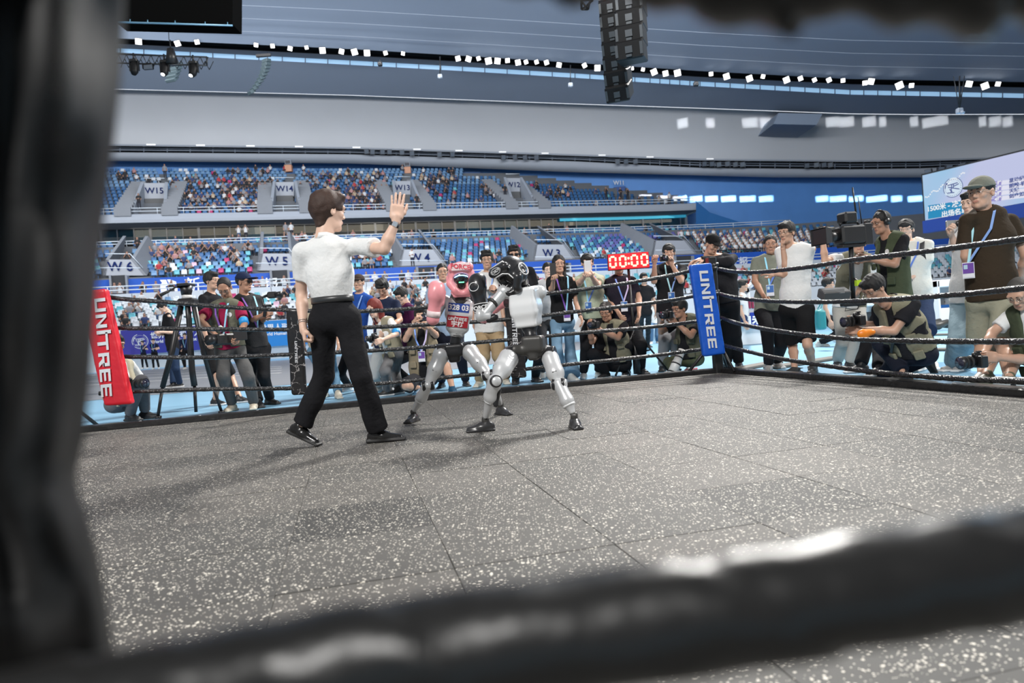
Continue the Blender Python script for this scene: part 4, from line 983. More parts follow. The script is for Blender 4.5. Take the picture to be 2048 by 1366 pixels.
def crowd_arrays(pr, h, sit, long_hair, shorts):
    P, F = sdf_arrays(pr, h); c = P[F].mean(1); m = np.full(len(F), 2)
    hz = 1.17 if sit else 1.60; yc = .05 if sit else 0
    neck = hz-.14
    m[c[:, 2] > neck] = 0
    hair = (c[:, 2] > neck) & (((c[:, 2]-hz)*.6+(c[:, 1]-yc)*1.0 > .012) | (c[:, 2] > hz+.075)); m[hair] = 1
    if long_hair: m[(c[:, 2] > neck-.18) & (c[:, 1] > yc+.06)] = 1
    if sit: leg = (c[:, 2] < .60) & ((c[:, 1] < .10) | (c[:, 2] < .52))
    else: leg = c[:, 2] < .90
    arm = (np.abs(c[:, 0]) > .16) & (c[:, 2] < (.80 if sit else 1.16)) & (c[:, 2] > (.57 if sit else .80)) | ((c[:, 1] < yc-.16) & (c[:, 2] > (.58 if sit else 1.0)) & (c[:, 2] < neck))
    m[leg] = 3; m[arm & ~leg] = 0
    if shorts: m[leg & (c[:, 1] < -.30) & (c[:, 2] < .42)] = 0
    m[c[:, 2] < .07] = 4
    return P, F, m
CROWD = []; MSK = mat('crowd_skin', (.34, .19, .13), .6); MHR = mat('crowd_hair', (.012, .01, .01), .5); MSH = mat('crowd_shoe', (.4, .4, .42), .6)
tops = list(PEOPLE_TOP)
botm = [mat('crowd_trousers_dark', (.02, .02, .03), .8), mat('crowd_trousers_denim', (.05, .10, .20), .8), mat('crowd_trousers_grey', (.16, .16, .17), .8)]
topm = {k: mat('crowd_top_'+k, v, .8) for k, v in PEOPLE_TOP.items()}
geoS = [crowd_arrays(sit_prims(p), .045, True, lh, sh) for p, lh, sh in ((0, False, False), (1, True, False), (2, False, True))]
geoSc = [crowd_arrays(sit_prims(p), .085, True, lh, sh) for p, lh, sh in ((0, False, False), (1, True, False), (2, False, True))]
geoT = [crowd_arrays(stand_prims(p), .04, False, lh, False) for p, lh in ((0, False), (1, False), (2, True))]
MESHC = {}
def crowd_mesh(kind, g, top, b):
    k = (kind, g, top, b)
    if k not in MESHC:
        P, F, m = (geoS if kind == 'sit' else geoT)[g]
        me = np_mesh('spectator', P, F, m); [me.materials.append(x) for x in (MSK, MHR, topm[top], botm[b], MSH)]; MESHC[k] = me
    return MESHC[k]
# crowd density read off the picture, as windows (x0, y0, x1, y1, chance, palette)
MIX = ['white', 'black', 'grey', 'black', 'navy', 'black', 'pink', 'beige', 'black', 'grey', 'navy', 'black', 'white', 'black', 'black', 'grey', 'navy', 'red']
DEN = {'upper stand': [(230, 340, 300, 425, .13), (345, 362, 420, 392, .30), (350, 385, 540, 425, .62), (420, 360, 560, 392, .62), (455, 330, 570, 362, .30), (600, 350, 790, 380, .42), (650, 378, 790, 425, .75), (600, 398, 650, 425, .25), (600, 335, 790, 350, .10),
                       (840, 355, 910, 400, .40), (905, 385, 950, 400, .35), (940, 375, 1020, 408, .30), (880, 340, 925, 362, .30), (1060, 365, 1140, 410, .18), (1190, 385, 1290, 412, .30), (820, 330, 1400, 425, .04), (230, 330, 820, 362, .05)],
       'lower stand': [(300, 485, 505, 506, .80), (300, 505, 360, 520, .55), (360, 505, 505, 545, .22), (315, 515, 470, 548, .22), (720, 500, 780, 548, .45), (1410, 470, 1660, 560, .93), (1360, 470, 1420, 520, .88), (900, 505, 1300, 560, .035), (930, 530, 990, 550, .5), (640, 500, 720, 548, .35)],
       'rows in front of the glazed boxes': [(455, 460, 520, 490, .30), (560, 470, 640, 490, .3), (230, 460, 1300, 500, .03), (1340, 480, 1700, 520, .3)],
       'front block': [(240, 600, 330, 660, .25), (560, 580, 640, 640, .25), (740, 560, 860, 640, .45), (860, 560, 1400, 640, .12), (1460, 540, 2048, 640, .13)]}
SPEC = []
for (P, an, blk, r_, c, x, y) in SEATS:
    pr_ = 0
    for (x0, y0, x1, y1, d) in DEN[blk]:
        if x0 < x < x1 and y0 < y < y1: pr_ = max(pr_, d)
    if rr.random() < pr_:
        stu = blk in ('lower stand', 'rows in front of the glazed boxes') and x > 1360
        top = ('white' if rr.random() < .8 else 'navy') if stu else rr.choice(MIX)
        SPEC.append((P, an, blk, r_, top, x, y, rr.randrange(3), 0 if stu else rr.choice((0, 0, 1, 2))))
ORD = ['lowest', 'second', 'third', 'fourth', 'fifth', 'sixth', 'seventh', 'eighth', 'ninth', 'tenth', 'eleventh', 'twelfth', 'thirteenth', 'top']
def nth(n):
    return '%d%s' % (n, 'th' if 10 <= n % 100 <= 20 else {1: 'st', 2: 'nd', 3: 'rd'}.get(n % 10, 'th'))
BLK = {'front block': 'front block', 'lower stand': 'lower stand', 'upper stand': 'upper stand', 'rows in front of the glazed boxes': 'rows below the glazed boxes'}
vis = [q for q in SPEC if 225 < q[5] < 2048]; vis.sort(key=lambda q: q[0][1]); solo = set(id(q) for q in vis[:292]); cnt = {}
for q in sorted(vis[:292], key=lambda q: q[5]):
    P, an, blk, r_, top, x, y, g, b = q; k = (blk, r_, top); cnt[k] = cnt.get(k, 0)+1
    o = bpy.data.objects.new('spectator', crowd_mesh('sit', g, top, b)); COL.objects.link(o); o.location = tuple(P); o.rotation_euler = (0, 0, an+rr.uniform(-.3, .3))
    tag(o, '%s spectator in %s from the left, %s row, %s' % (nth(cnt[k]), top, ORD[r_], BLK[blk]), 'person', 'seated spectators in the '+blk)
rest = [q for q in SPEC if id(q) not in solo]
def joined(items, name, kind, label, cat):
    Ps, Fs, Ms, n = [], [], [], 0
    for (P, F, m, loc, an) in items:
        Ps.append(P @ rotz(an).T+loc); Fs.append(F+n); Ms.append(m); n += len(P)
    if not Ps: return None
    return np.concatenate(Ps), np.concatenate(Fs), np.concatenate(Ms)
allm = [MSK, MHR]+[topm[t] for t in tops]+botm+[MSH]
its = []
for (P, an, blk, r_, top, x, y, g, b) in rest:
    p, F, m = geoSc[g]; m2 = np.where(m == 2, 2+tops.index(top), np.where(m == 3, 2+len(tops)+b, np.where(m == 4, 2+len(tops)+3, m))); its.append((p, F, m2, P, an+rr.uniform(-.3, .3)))
if its:
    P, F, m = joined(its, '', '', '', ''); o = link('crowd', np_mesh('crowd', P, F, m), allm)
    tag(o, 'far crowd filling the upper rows of the stands', 'crowd', kind='stuff')
# seats: the 300 that show largest one by one, the rest as stuff
occ = set(id(q) for q in ())
vs_ = [q for q in SEATS if 235 < q[5] < 2048]; vs_.sort(key=lambda q: q[0][1]); solo = set(id(q) for q in vs_[:295]); cnt = {}
sme = {}
for c in SEATC:
    me = np_mesh('stadium_seat', SV, SF); me.materials.append(seatm[c]); sme[c] = me
for q in sorted(vs_[:295], key=lambda q: q[5]):
    P, an, blk, r_, c, x, y = q; k = (blk, r_, c); cnt[k] = cnt.get(k, 0)+1
    o = bpy.data.objects.new('stadium_seat', sme[c]); COL.objects.link(o); o.location = tuple(P); o.rotation_euler = (0, 0, an)
    tag(o, '%s %s plastic seat from the left, %s row, %s' % (nth(cnt[k]), c.replace('_', ' '), ORD[r_], BLK[blk]), 'seat', 'plastic seats of the '+blk)
cl = list(SEATC); its = [(SV, SF, np.full(len(SF), cl.index(q[4])), q[0], q[1]) for q in SEATS if id(q) not in solo]
P, F, m = joined(its, '', '', '', ''); o = link('stadium_seats', np_mesh('stadium_seats', P, F, m), [seatm[c] for c in cl]); tag(o, 'rows of blue, cyan and white plastic seats rising in the stands', 'seats', kind='stuff')
# standing spectators at rails and aisles: picture point of the feet, block depth
def stander(x, yf, a, top, b, g, label, face=0):
    P = px_on_a(x, yf, a); n = path(s_at(ray(x, yf)[0], dof_a(a)), 0)[1]
    o = bpy.data.objects.new('spectator', crowd_mesh('stand', g, top, b)); COL.objects.link(o); o.location = tuple(P); o.rotation_euler = (0, 0, math.atan2(n[1], n[0])-math.pi/2+math.radians(face))
    return tag(o, label, 'person', 'people standing in the stands')
def zw(x, a, z): return proj(V(*path(s_at(ray(x, 500)[0], dof_a(a)), dof_a(a))[0], z))[1]
wk = lambda x: zw(x, 61, zwalk)
for (x, top, b, g, lb) in [(232, 'grey', 0, 0, 'person in grey at the walkway rail just left of a person in white'), (243, 'white', 0, 1, 'person in white at the walkway rail under the W6 sign'), (289, 'black', 0, 1, 'person in black raising a phone at the walkway rail'), (315, 'grey', 2, 2, 'person in grey with folded arms at the walkway rail'), (346, 'black', 2, 1, 'person in dark shirt filming before the white emblem'), (376, 'black', 0, 0, 'person in black above the tripod head at the walkway rail'),
                           (515, 'pink', 1, 1, 'person in pink at the walkway rail right of the navy cap'), (528, 'white', 0, 0, 'person in white at the walkway rail right of the navy cap'), (571, 'white', 1, 1, 'person in white beside the tunnel under W5'), (806, 'black', 0, 0, 'person in black at the rail left of the tunnel under W4'), (819, 'white', 0, 2, 'person in white at the rail left of the tunnel under W4'), (833, 'grey', 2, 0, 'person in grey at the rail near the tunnel under W4'), (850, 'black', 0, 0, 'person in black standing in the tunnel under W4'), (866, 'navy', 1, 2, 'person in a patterned blue dress right of the tunnel under W4'),
                           (1410, 'navy', 0, 0, 'person in navy on the walkway left of the black cap'), (1348, 'white', 0, 0, 'masked person in white on the walkway beside the photographer in black'), (735, 'grey', 2, 0, 'person in grey at the walkway rail above the boy'), (752, 'white', 1, 2, 'person in white at the walkway rail above the boy'), (772, 'grey', 0, 1, 'person in grey at the walkway rail right of the boy')]:
    stander(x, wk(x), 61, top, b, g, lb)
for (x, y, a, top, b, g, lb) in [(279, 420, 82.8, 'black', 0, 2, 'person in black beside the W15 stairs in the upper stand'), (331, 358, 92, 'grey', 0, 0, 'person in grey climbing the aisle above W15'), (252, 370, 92, 'black', 0, 0, 'person in dark clothes on the aisle at the far left of the upper stand'), (277, 512, 73.0, 'black', 0, 2, 'person in black on the cross aisle above W6'), (257, 545, 66.2, 'black', 2, 1, 'person with long dark hair before the W6 sign'),
                                 (835, 418, 82.5, 'black', 0, 0, 'person in black beside the W13 portal'), (1213, 401, 84, 'black', 0, 1, 'person in black pointing left of the W11 door'), (1242, 402, 84, 'black', 0, 2, 'person in black in front of the W11 door'), (1256, 403, 84, 'black', 0, 1, 'person in a long pale skirt right of the W11 door'), (1340, 411, 82, 'white', 0, 0, 'person in white standing alone at the right end of the upper stand'), (1011, 397, 84, 'black', 0, 0, 'person in black beside the W12 stairs'),
                                 (1293, 480, 74.2, 'black', 0, 0, 'person in black on the cross aisle right of the teal strip'), (1100, 478, 74.2, 'black', 0, 0, 'person in black on the cross aisle above W3'), (869, 492, 73.8, 'black', 0, 0, 'person in black on the cross aisle above W4'), (809, 495, 73.8, 'white', 0, 2, 'person in white on the cross aisle left of W4'), (820, 497, 73.8, 'white', 0, 1, 'second person in white on the cross aisle left of W4'), (826, 535, 66, 'white', 0, 2, 'girl in white before the W4 sign'),
                                 (479, 484, 79, 'white', 1, 1, 'woman in white photographing in front of the boxes'), (493, 483, 79, 'white', 0, 1, 'man in white with a black strap in front of the boxes'), (573, 478, 79, 'grey', 2, 0, 'person in grey at the glazed box left of the white shirt'), (584, 478, 79, 'white', 0, 0, 'person in white at the glazed box beside the white shirt'), (1768, 485, 74, 'black', 0, 0, 'person in black at the top of the student block')]:
    stander(x, y, a, top, b, g, lb)
# ---------------------------------------------------------------- banners on the front wall and the walkway wall
def quad_on(xa, ya, xb, yb, a, off=.0):
    """rectangle on the vertical surface of depth index a between two picture points"""
    p, q = px_on_a(xa, yb, a), px_on_a(xb, yb, a); t = px_on_a(xa, ya, a); n = V(*path(s_at(ray((xa+xb)/2, yb)[0], dof_a(a)), 0)[1], 0)
    ux = q-p; ux[2] = 0; return p-n*off, unit(ux), float(np.linalg.norm(ux)), t[2]-p[2], -n
def glow(name, c, e): return mat(name, c, .5, emit=(*c, e)) if e else mat(name, c, .5)
def board(name, label, cat, xa, ya, xb, yb, a, m, off=.12, th=.08):
    o, ux, w, h, n = quad_on(xa, ya, xb, yb, a, off); root = empty(name, o, label, cat)
    mb = MB(); R = np.stack([ux, -n, V(0, 0, 1)], 1); mb.box(o+ux*w/2+V(0, 0, h/2), (w, th, h), R); mb.build('panel', m, root)
    return root, o+n*(th/2+.01), ux, w, h, n
def grad(name, c1, c2, axis=0, sc=.1, em=0):
    m = bpy.data.materials.new(name); m.use_nodes = True; nt = m.node_tree; b = nt.nodes['Principled BSDF']; b.inputs['Roughness'].default_value = .5
    tc = nt.nodes.new('ShaderNodeTexCoord'); n = nt.nodes.new('ShaderNodeTexNoise'); n.inputs['Scale'].default_value = sc; n.inputs['Detail'].default_value = 1
    r_ = nt.nodes.new('ShaderNodeValToRGB'); r_.color_ramp.elements[0].position = .38; r_.color_ramp.elements[1].position = .62; r_.color_ramp.elements[0].color = (*c1, 1); r_.color_ramp.elements[1].color = (*c2, 1)
    nt.links.new(tc.outputs['Object'], n.inputs['Vector']); nt.links.new(n.outputs['Fac'], r_.inputs['Fac']); nt.links.new(r_.outputs[0], b.inputs['Base Color'])
    if em: nt.links.remove(b.inputs['Base Color'].links[0]); b.inputs['Base Color'].default_value = (.02, .02, .02, 1); b.inputs['Specular IOR Level'].default_value = .1; nt.links.new(r_.outputs[0], b.inputs['Emission Color']); b.inputs['Emission Strength'].default_value = em
    return m
def emblem(o, ux, uy, r, m, parent):
    mb = MB(); n = np.cross(ux, uy)
    for ra, rb, n_ in ((1.0, .93, 40),):
        for k in range(n_):
            if 6 < k < 12 or 22 < k < 25: continue
            t0, t1 = 2*math.pi*k/n_, 2*math.pi*(k+.9)/n_
            mb.prism([(ra*r*math.cos(t0), ra*r*math.sin(t0)), (ra*r*math.cos(t1), ra*r*math.sin(t1)), (rb*r*math.cos(t1), rb*r*math.sin(t1)), (rb*r*math.cos(t0), rb*r*math.sin(t0))], o, ux, uy, .004)
    for k in range(26):
        t = 2*math.pi*k/26; c = o+ux*r*.80*math.cos(t)+uy*r*.80*math.sin(t); mb.prism([(-.03*r, -.03*r), (.03*r, -.03*r), (.03*r, .03*r), (-.03*r, .03*r)], c, ux, uy, .004)
    def st(p, q, w): p, q = np.array(p, float)*r, np.array(q, float)*r; d = (q-p)/np.linalg.norm(q-p); s_ = np.array([-d[1], d[0]])*w*r/2; mb.prism([p+s_, p-s_, q-s_, q+s_][::-1], o, ux, uy, .004)
    for p, q in (((-.55, .30), (.50, .38)), ((-.50, .12), (.62, -.28)), ((-.10, .36), (-.22, -.45)), ((.10, .36), (.0, -.10)), ((-.60, -.45), (.10, -.52)), ((-.72, .42), (-.80, .05)), ((.1, .1), (.6, .25)), ((-.35, -.1), (-.1, -.42))): st(p, q, .09)
    mb.prism([(.10*r*math.cos(t)-.62*r, .10*r*math.sin(t)+.48*r) for t in np.linspace(0, 6, 12)], o, ux, uy, .004)
    mb.build('emblem', m, parent)
BG1 = grad('event_banner_purple', (.02, .03, .30), (.10, .05, .34), sc=.13); BG2 = grad('event_banner_blue', (.01, .22, .60), (.06, .06, .42), sc=.12)
MW = mat('print_white', (.8, .82, .86), .5)
Z3 = V(0, 0, 1)
root, o, ux, w, h, n = board('event_banner', 'deep blue and purple games banner left of the tripod with round emblem', 'banner', 246, 661, 402, 711, 51.7, BG1)
emblem(o+ux*w*.235+Z3*h*.52, ux, Z3, h*.30, MW, root)
lettering('世界人形机器人运动会', o+ux*w*.37+Z3*h*.70, ux, Z3, h*.27, MW, root, 'banner_lettering', off=.012, align='LEFT'); lettering('World Humanoid Robot Games', o+ux*w*.37+Z3*h*.46, ux, Z3, h*.17, MW, root, 'banner_lettering', off=.008, align='LEFT')
lettering('2025', o+ux*w*.62+Z3*h*.22, ux, Z3, h*.14, MW, root, 'banner_lettering') if False else None
root, o, ux, w, h, n = board('event_banner', 'bright blue games banner left of the black spacer pad', 'banner', 404, 650, 628, 703, 51.7, BG2)
lettering('世界人形机器人运动会', o+ux*w*.52+Z3*h*.72, ux, Z3, h*.27, MW, root, 'banner_lettering', off=.012, align='LEFT'); lettering('World Humanoid Robot Games', o+ux*w*.52+Z3*h*.48, ux, Z3, h*.17, MW, root, 'banner_lettering', off=.008, align='LEFT')
emblem(o+ux*w*.40+Z3*h*.52, ux, Z3, h*.30, MW, root)
root, o, ux, w, h, n = board('event_banner', 'purple and blue games banner low behind the kneeling robot mechanic', 'banner', 1805, 607, 1925, 645, 30, BG2, off=0)
bpy.data.objects.remove(root.children[0]); bpy.data.objects.remove(root)
root = empty('newspaper_sign', px_on_a(340, 573, 64.3), 'large white newspaper lettering on the blue walkway wall at left', 'sign')
o, ux, w, h, n = quad_on(322, 560, 356, 584, 64.3, .1)
mb = MB()
for pl in ([(0, .0), (.42, .0), (.30, .42), (.48, .52), (.36, 1), (0, 1), (.12, .75), (0, .55)], [(.5, 0), (1, 0), (1, .35), (.72, .45), (.95, .6), (.95, .8), (.6, 1), (.42, 1), (.55, .62), (.42, .42)]): mb.prism([(a*w, b*h) for a, b in pl], o, ux, Z3, .03)
mb.build('emblem', MW, root)
c = px_on_a(386, 572, 64.3)-V(*path(-40, 0)[1], 0)*.1; lettering('新', c, ux, Z3, 1.25, MW, root, 'sign_lettering', off=.01)
c = px_on_a(512, 573, 64.3)-V(*path(-40, 0)[1], 0)*.1; lettering('京报', c+ux*.6, ux, Z3, 1.2, MW, root, 'sign_lettering', off=.01)
root = empty('newspaper_sign', px_on_a(1478, 525, 64.3), 'small white newspaper lettering and fan emblem on the blue wall under the students', 'sign')
n_ = V(*path(s_at(ray(1478, 525)[0], dof_a(64.3)), 0)[1], 0); uxr = V(n_[1], -n_[0], 0)
lettering('京 报', px_on_a(1474, 526, 64.3)-n_*.15, uxr, Z3, 1.05, MW, root, 'sign_lettering', off=.01)
c = px_on_a(1510, 529, 64.3)-n_*.15; mb = MB()
for k in range(8):
    t = math.radians(12+k*22.3); d = (math.cos(t), math.sin(t)); e = (-d[1], d[0]); mb.prism([(.08*d[0], .08*d[1]), (.42*d[0]-.09*e[0], .42*d[1]-.09*e[1]), (.60*d[0], .60*d[1]), (.42*d[0]+.09*e[0], .42*d[1]+.09*e[1])], c, uxr, Z3, .02)
mb.build('emblem', MW, root)
# ---------------------------------------------------------------- floodlights in the ceiling slot and on the dark band
MF = mat('floodlight_lit', (1, 1, 1), .5, emit=(1.0, .98, .95, 6)); MFo = mat('floodlight_glass_off', (.10, .12, .15), .2); MFh = mat('floodlight_housing', (.03, .03, .035), .5)
fx = [(277, 83, 12), (355, 87, 11), (394, 84, 9), (512, 90, 8), (545, 92, 8), (580, 97, 9), (613, 95, 7), (645, 101, 12), (683, 103, 10), (709, 104, 12), (734, 106, 12), (771, 106, 8), (806, 107, 7), (916, 117, 10), (937, 118, 11), (957, 117, 8), (977, 122, 13), (995, 122, 12), (1015, 121, 9), (1036, 125, 11), (1052, 124, 8), (1073, 124, 8), (1093, 125, 9), (1118, 130, 10), (1169, 131, 9), (1195, 136, 12), (1264, 137, 7), (1286, 139, 7), (1308, 144, 12), (1331, 147, 11), (1355, 146, 13), (1422, 148, 8), (1453, 153, 12), (1499, 157, 12), (1526, 153, 8), (1573, 160, 12), (1601, 157, 9), (1629, 160, 8), (1658, 160, 9), (1686, 161, 8), (1730, 166, 9), (1742, 163, 12), (1799, 171, 14), (1823, 171, 9), (1938, 168, 12), (1970, 172, 13), (1996, 168, 9)]
for k, (x, y, s) in enumerate(fx):
    Y = np.interp(x, CX, YB)*.81; c = at(x, y, Y); W_ = s*Y/FPX
    R = frame(unit(CAM+V(rr.uniform(-14, 14), rr.uniform(0, 10), 0)-c)); root = empty('floodlight', c, 'lit LED floodlight in the dark ceiling slot, %s from the left' % nth(k+1), 'floodlight', 'floodlights of the ceiling slot')
    tl = rotz(rr.uniform(-.3, .3)); R2 = R @ np.array([[math.cos(a_ := rr.uniform(-.35, .35)), 0, math.sin(a_)], [0, 1, 0], [-math.sin(a_), 0, math.cos(a_)]])
    MB().box(c-R[:, 1]*.10, (W_*1.06, .16, W_*1.06), R2).build('housing', MFh, root)
    mb = MB()
    for j in range(5): mb.box(c+R2[:, 2]*W_*(j-2)*.19, (W_*.92, .05, W_*.115), R2)
    mb.build('lamp_bar', MF, root)['kind'] = 'stuff'
fo = [(733, 303), (745, 304), (765, 304), (779, 304), (804, 305), (824, 307), (879, 309), (905, 309), (1007, 315), (1030, 314), (1050, 315), (1073, 315), (1235, 323), (1252, 323), (1271, 323), (1409, 328), (1424, 328), (1438, 329), (1455, 328), (1471, 329), (1485, 329), (1614, 331), (1633, 330), (1648, 330), (1661, 330)]
for k, (x, y) in enumerate(fo):
    Y = np.interp(x, CX, YB)*.955; c = at(x, y, Y); W_ = 9.5*Y/FPX; root = empty('floodlight', c, 'unlit square floodlight below the truss band over the blue wall, %s from the left' % nth(k+1), 'floodlight', 'unlit floodlights of the truss band')
    R = frame(unit(CAM+V(rr.uniform(-30, 30), 0, 0)-c)); MB().box(c-R[:, 1]*.12, (W_, .2, W_), R).build('housing', MFh, root); MB().box(c, (W_*.86, .05, W_*.86), R).build('lens', MFo, root)
for k, (x, y) in enumerate([(1856, 345), (1883, 340), (1899, 336), (1924, 333), (1950, 329), (1978, 325), (2003, 323), (2032, 320)]):
    Y = np.interp(x, CX, YB)*.70; c = at(x, y, Y); W_ = 13*Y/FPX; root = empty('floodlight', c, 'unlit floodlight above the big video screen, %s from the left' % nth(k+1), 'floodlight', 'floodlights above the video screen')
    R = frame(unit(CAM+V(40 if k % 3 else -40, 0, 0)-c)); MB().box(c-R[:, 1]*.15, (W_, .25, W_), R).build('housing', MFh, root); MB().box(c, (W_*.88, .05, W_*.88), R).build('lens', MFo, root)
# vent boxes with lamps behind the top row (two box stacks)
for k, (x, y0, nm) in enumerate([(577, 330, 'W14'), (815, 334, 'W13')]):
    Y = Yof(x, y0, dof_a(95)); c = at(x, y0, Y); root = empty('loudspeaker_box', c, 'two stacked pale cabinets with an orange light above the '+nm+' stairs', 'cabinet')
    MB().box(c+V(0, 0, .3), (.75, .5, .55), bev=.04).build('upper_box', M_CONCL, root); MB().box(c-V(0, 0, .45), (.85, .6, .85), bev=.04).build('lower_box', mat('cabinet_orange', (.62, .30, .18), .5), root); MB().box(c+V(0, -.26, .3), (.6, .03, .4)).build('grille', mat('grille_dark', (.04, .04, .05), .5), root)
# ---------------------------------------------------------------- hanging gear
def line_array(label, tops, n, wpx, m, dpt=.5, tilt0=0, tilt1=0.3):
    """tops: picture point and depth of top and bottom"""
    (xa, ya, Ya), (xb, yb, Yb) = tops; A = at(xa, ya, Ya); B = at(xb, yb, Yb); root = empty('line_array', A, label, 'loudspeaker')
    W_ = wpx*Ya/FPX
    for k in range(n):
        u = (k+.5)/n; c = A+(B-A)*u; H = np.linalg.norm(B-A)/n
        if dpt < 0: c = c
        mb = MB(); R = frame(V(-.35, -1, -.10-tilt1*u*u)); mb.box(c, (W_, abs(dpt), H*.93), R, bev=.02)
        b = mb.build('cabinet', m, root)
        mb = MB()
        for sgn in (-1, 1): mb.box(c+R[:, 0]*sgn*W_*.44+R[:, 1]*abs(dpt)*.5, (W_*.10, .02, H*.6), R)
        mb.box(c+R[:, 1]*(abs(dpt)*.5+.01), (W_*.25, .03, H*.34), R); mb.box(c+R[:, 1]*(abs(dpt)*.5+.02)-R[:, 2]*H*.30, (W_*.2, .05, H*.12), R)
        mb.build('fitting', mat('array_fitting', (.06, .07, .08), .35, .3), root)['kind'] = 'stuff'
    mb = MB(); mb.tube([A, A+V(0, 0, 6)], .02, 6); mb.build('cable', M_BLK, root)
    return root
MLA = mat('array_black', (.008, .008, .009), .5, spec=.2)
line_array('large black line-array loudspeaker nearest the top edge, right of the pair', ((1263, -60, 12), (1263, 121, 11.4)), 6, 52, MLA, .55, 0, .1)
line_array('black line-array loudspeaker with slanted ribs hanging left of the pair', ((1221, -40, 13), (1240, 196, 12.2)), 9, 44, MLA, .6, 0, .5)
MLG = mat('array_grey', (.05, .075, .085), .6)
r_ = empty('line_array', at(533, 112, 58), 'slim curved grey line-array loudspeaker hanging by the skylight strip', 'loudspeaker')
for k in range(10):
    u = k/9; x = 533-30*u**1.8; y = 122+62*u; c = at(x, y, 58); R = frame(V(-.6-u*.4, -1, -.15-.9*u)); MB().box(c, (.62, .5, .27), R, bev=.03).build('cabinet', MLG, r_)
mb = MB(); mb.tube([at(535, 120, 58), at(535, 104, 58)], .03, 5); mb.box(at(527, 111, 58), (1.2, .25, .2)); mb.build('bracket', M_BLK, r_)
r_ = empty('line_array', at(345, 150, 50), 'grey loudspeaker hood hanging behind the lighting truss', 'loudspeaker')
for k in range(5): MB().box(at(350-k*1.5, 130+k*7, 52), (1.05-.05*k, .6, .24), frame(V(-.3, -1, -.3-.2*k)), bev=.03).build('cabinet', MLG, r_)
# black back of an LED wall at the top left
r_ = empty('hanging_screen', at(340, 20, 16), 'black back of a hanging video wall at the upper left', 'screen')
p = [at(225, 40, 16), at(465, 48, 17.5), at(466, -60, 17.5), at(225, -80, 16)]; bk = V(0, .6, 0); mb = MB(); mb.add(p+[q+bk for q in p], [[0, 1, 2, 3], [7, 6, 5, 4], [0, 4, 5, 1], [1, 5, 6, 2], [2, 6, 7, 3], [3, 7, 4, 0]]); mb.build('panel', mat('screen_back', (.002, .002, .002), .9, spec=.02), r_)
mb = MB(); mb.tube([at(228, 44, 15.8), at(465, 51, 17.3)], .022, 6); [mb.tube([at(x, 43+(x-228)*.03, 15.8+(x-228)*.0063), at(x, 38+(x-228)*.03, 15.9+(x-228)*.0063)], .012, 5) for x in (260, 295, 350, 410, 455)]; mb.build('edge_tube', mat('tube_blue', (.10, .22, .32), .4), r_)
# lighting truss with moving heads
r_ = empty('lighting_truss', at(340, 120, 24), 'dark box truss carrying moving-head lamps at upper left', 'truss')
mb = MB(); y0, y1 = 110, 131
for yo, dz in ((0, 0), (0, .4)):
    mb.tube([at(225, 108, 24+dz), at(414, 114, 24+dz)], .028, 6); mb.tube([at(225, 126, 24+dz), at(414, 131, 24+dz)], .028, 6)
k = 0
for x in np.arange(228, 412, 8.2):
    s = (x-225)/189; a_, b_ = at(x, 108+6*s, 24), at(x+8.2, 126+5*s, 24); c_, d_ = at(x, 126+5*s, 24), at(x+8.2, 108+6*s, 24); mb.tube([a_, b_] if k % 2 else [c_, d_], .014, 4); mb.tube([a_+V(0, .4, 0), b_+V(0, .4, 0)] if k % 2 else [c_+V(0, .4, 0), d_+V(0, .4, 0)], .014, 4); k += 1
for yy in (114, 131): mb.tube([at(414, yy, 24), at(414, yy, 24.4)], .02, 5)
mb.tube([at(414, 114, 24), at(414, 131, 24)], .03, 5)
mb.build('truss_frame', mat('truss_metal', (.05, .055, .06), .35, .6), r_)
mb = MB(); mb.tube([at(340, 80, 24), at(341, 98, 24)], .02, 5); mb.tube([at(336, 40, 24), at(338, 80, 24)], .012, 4); mb.tube([at(341, 98, 24), at(344, 128, 24)], [.12, .20], 10); mb.build('hoist', M_BLK, r_)
for k, (x, y, lit) in enumerate([(269, 137, 0), (330, 139, 1), (388, 141, 1)]):
    c = at(x, y, 24); q = empty('moving_head_lamp', c, ['left', 'middle', 'right'][k]+' moving-head lamp under the truss, '+('shining' if lit else 'dark'), 'stage lamp', 'moving heads under the truss')
    mb = MB(); mb.tube([c+V(0, 0, .22), c+V(0, 0, .05), c-V(.02*k, .03, .12), c-V(.04*k, .08, .20)], [.10, .135, .125, .09], 12); mb.build('head', MLA, q)
    mb = MB(); mb.box(c+V(0, 0, .26), (.26, .18, .10), bev=.02); mb.tube([c+V(0, 0, .3), c+V(0, 0, .52)], .03, 6); [mb.box(c+V(s*.145, 0, .08), (.03, .08, .34)) for s in (-1, 1)]; mb.build('yoke', M_BLK, q)
    if lit: MB().tube([c-V(.04*k, .09, .19), c-V(.04*k+.005, .10, .215)], [.06, .06], 12).build('lens', mat('lens_lit', (1, 1, 1), .4, emit=(1, 1, 1, 8)), q)
q = empty('stage_floodlight', at(296, 133, 24), 'small flat floodlight between the left moving heads', 'stage lamp'); MB().box(at(296, 133, 24), (.34, .15, .2), bev=.02).build('housing', MLA, q); MB().box(at(296, 134, 23.9), (.28, .03, .14)).build('lens', MFo, q)
r_ = empty('lighting_truss', at(1174, 8, 12), 'end of a small black truss at the top edge beside the loudspeakers', 'truss'); mb = MB()
for xa, xb in ((1161, 1163), (1186, 1176)): mb.tube([at(xa, -30, 12), at(xb, 19, 12)], .02, 5)
for a_, b_ in (((1161, 0), (1186, 0)), ((1163, 19), (1176, 19)), ((1161, 0), (1176, 19)), ((1186, 0), (1163, 19))): mb.tube([at(*a_, 12), at(*b_, 12)], .018, 5)
mb.build('truss_frame', M_BLK, r_)
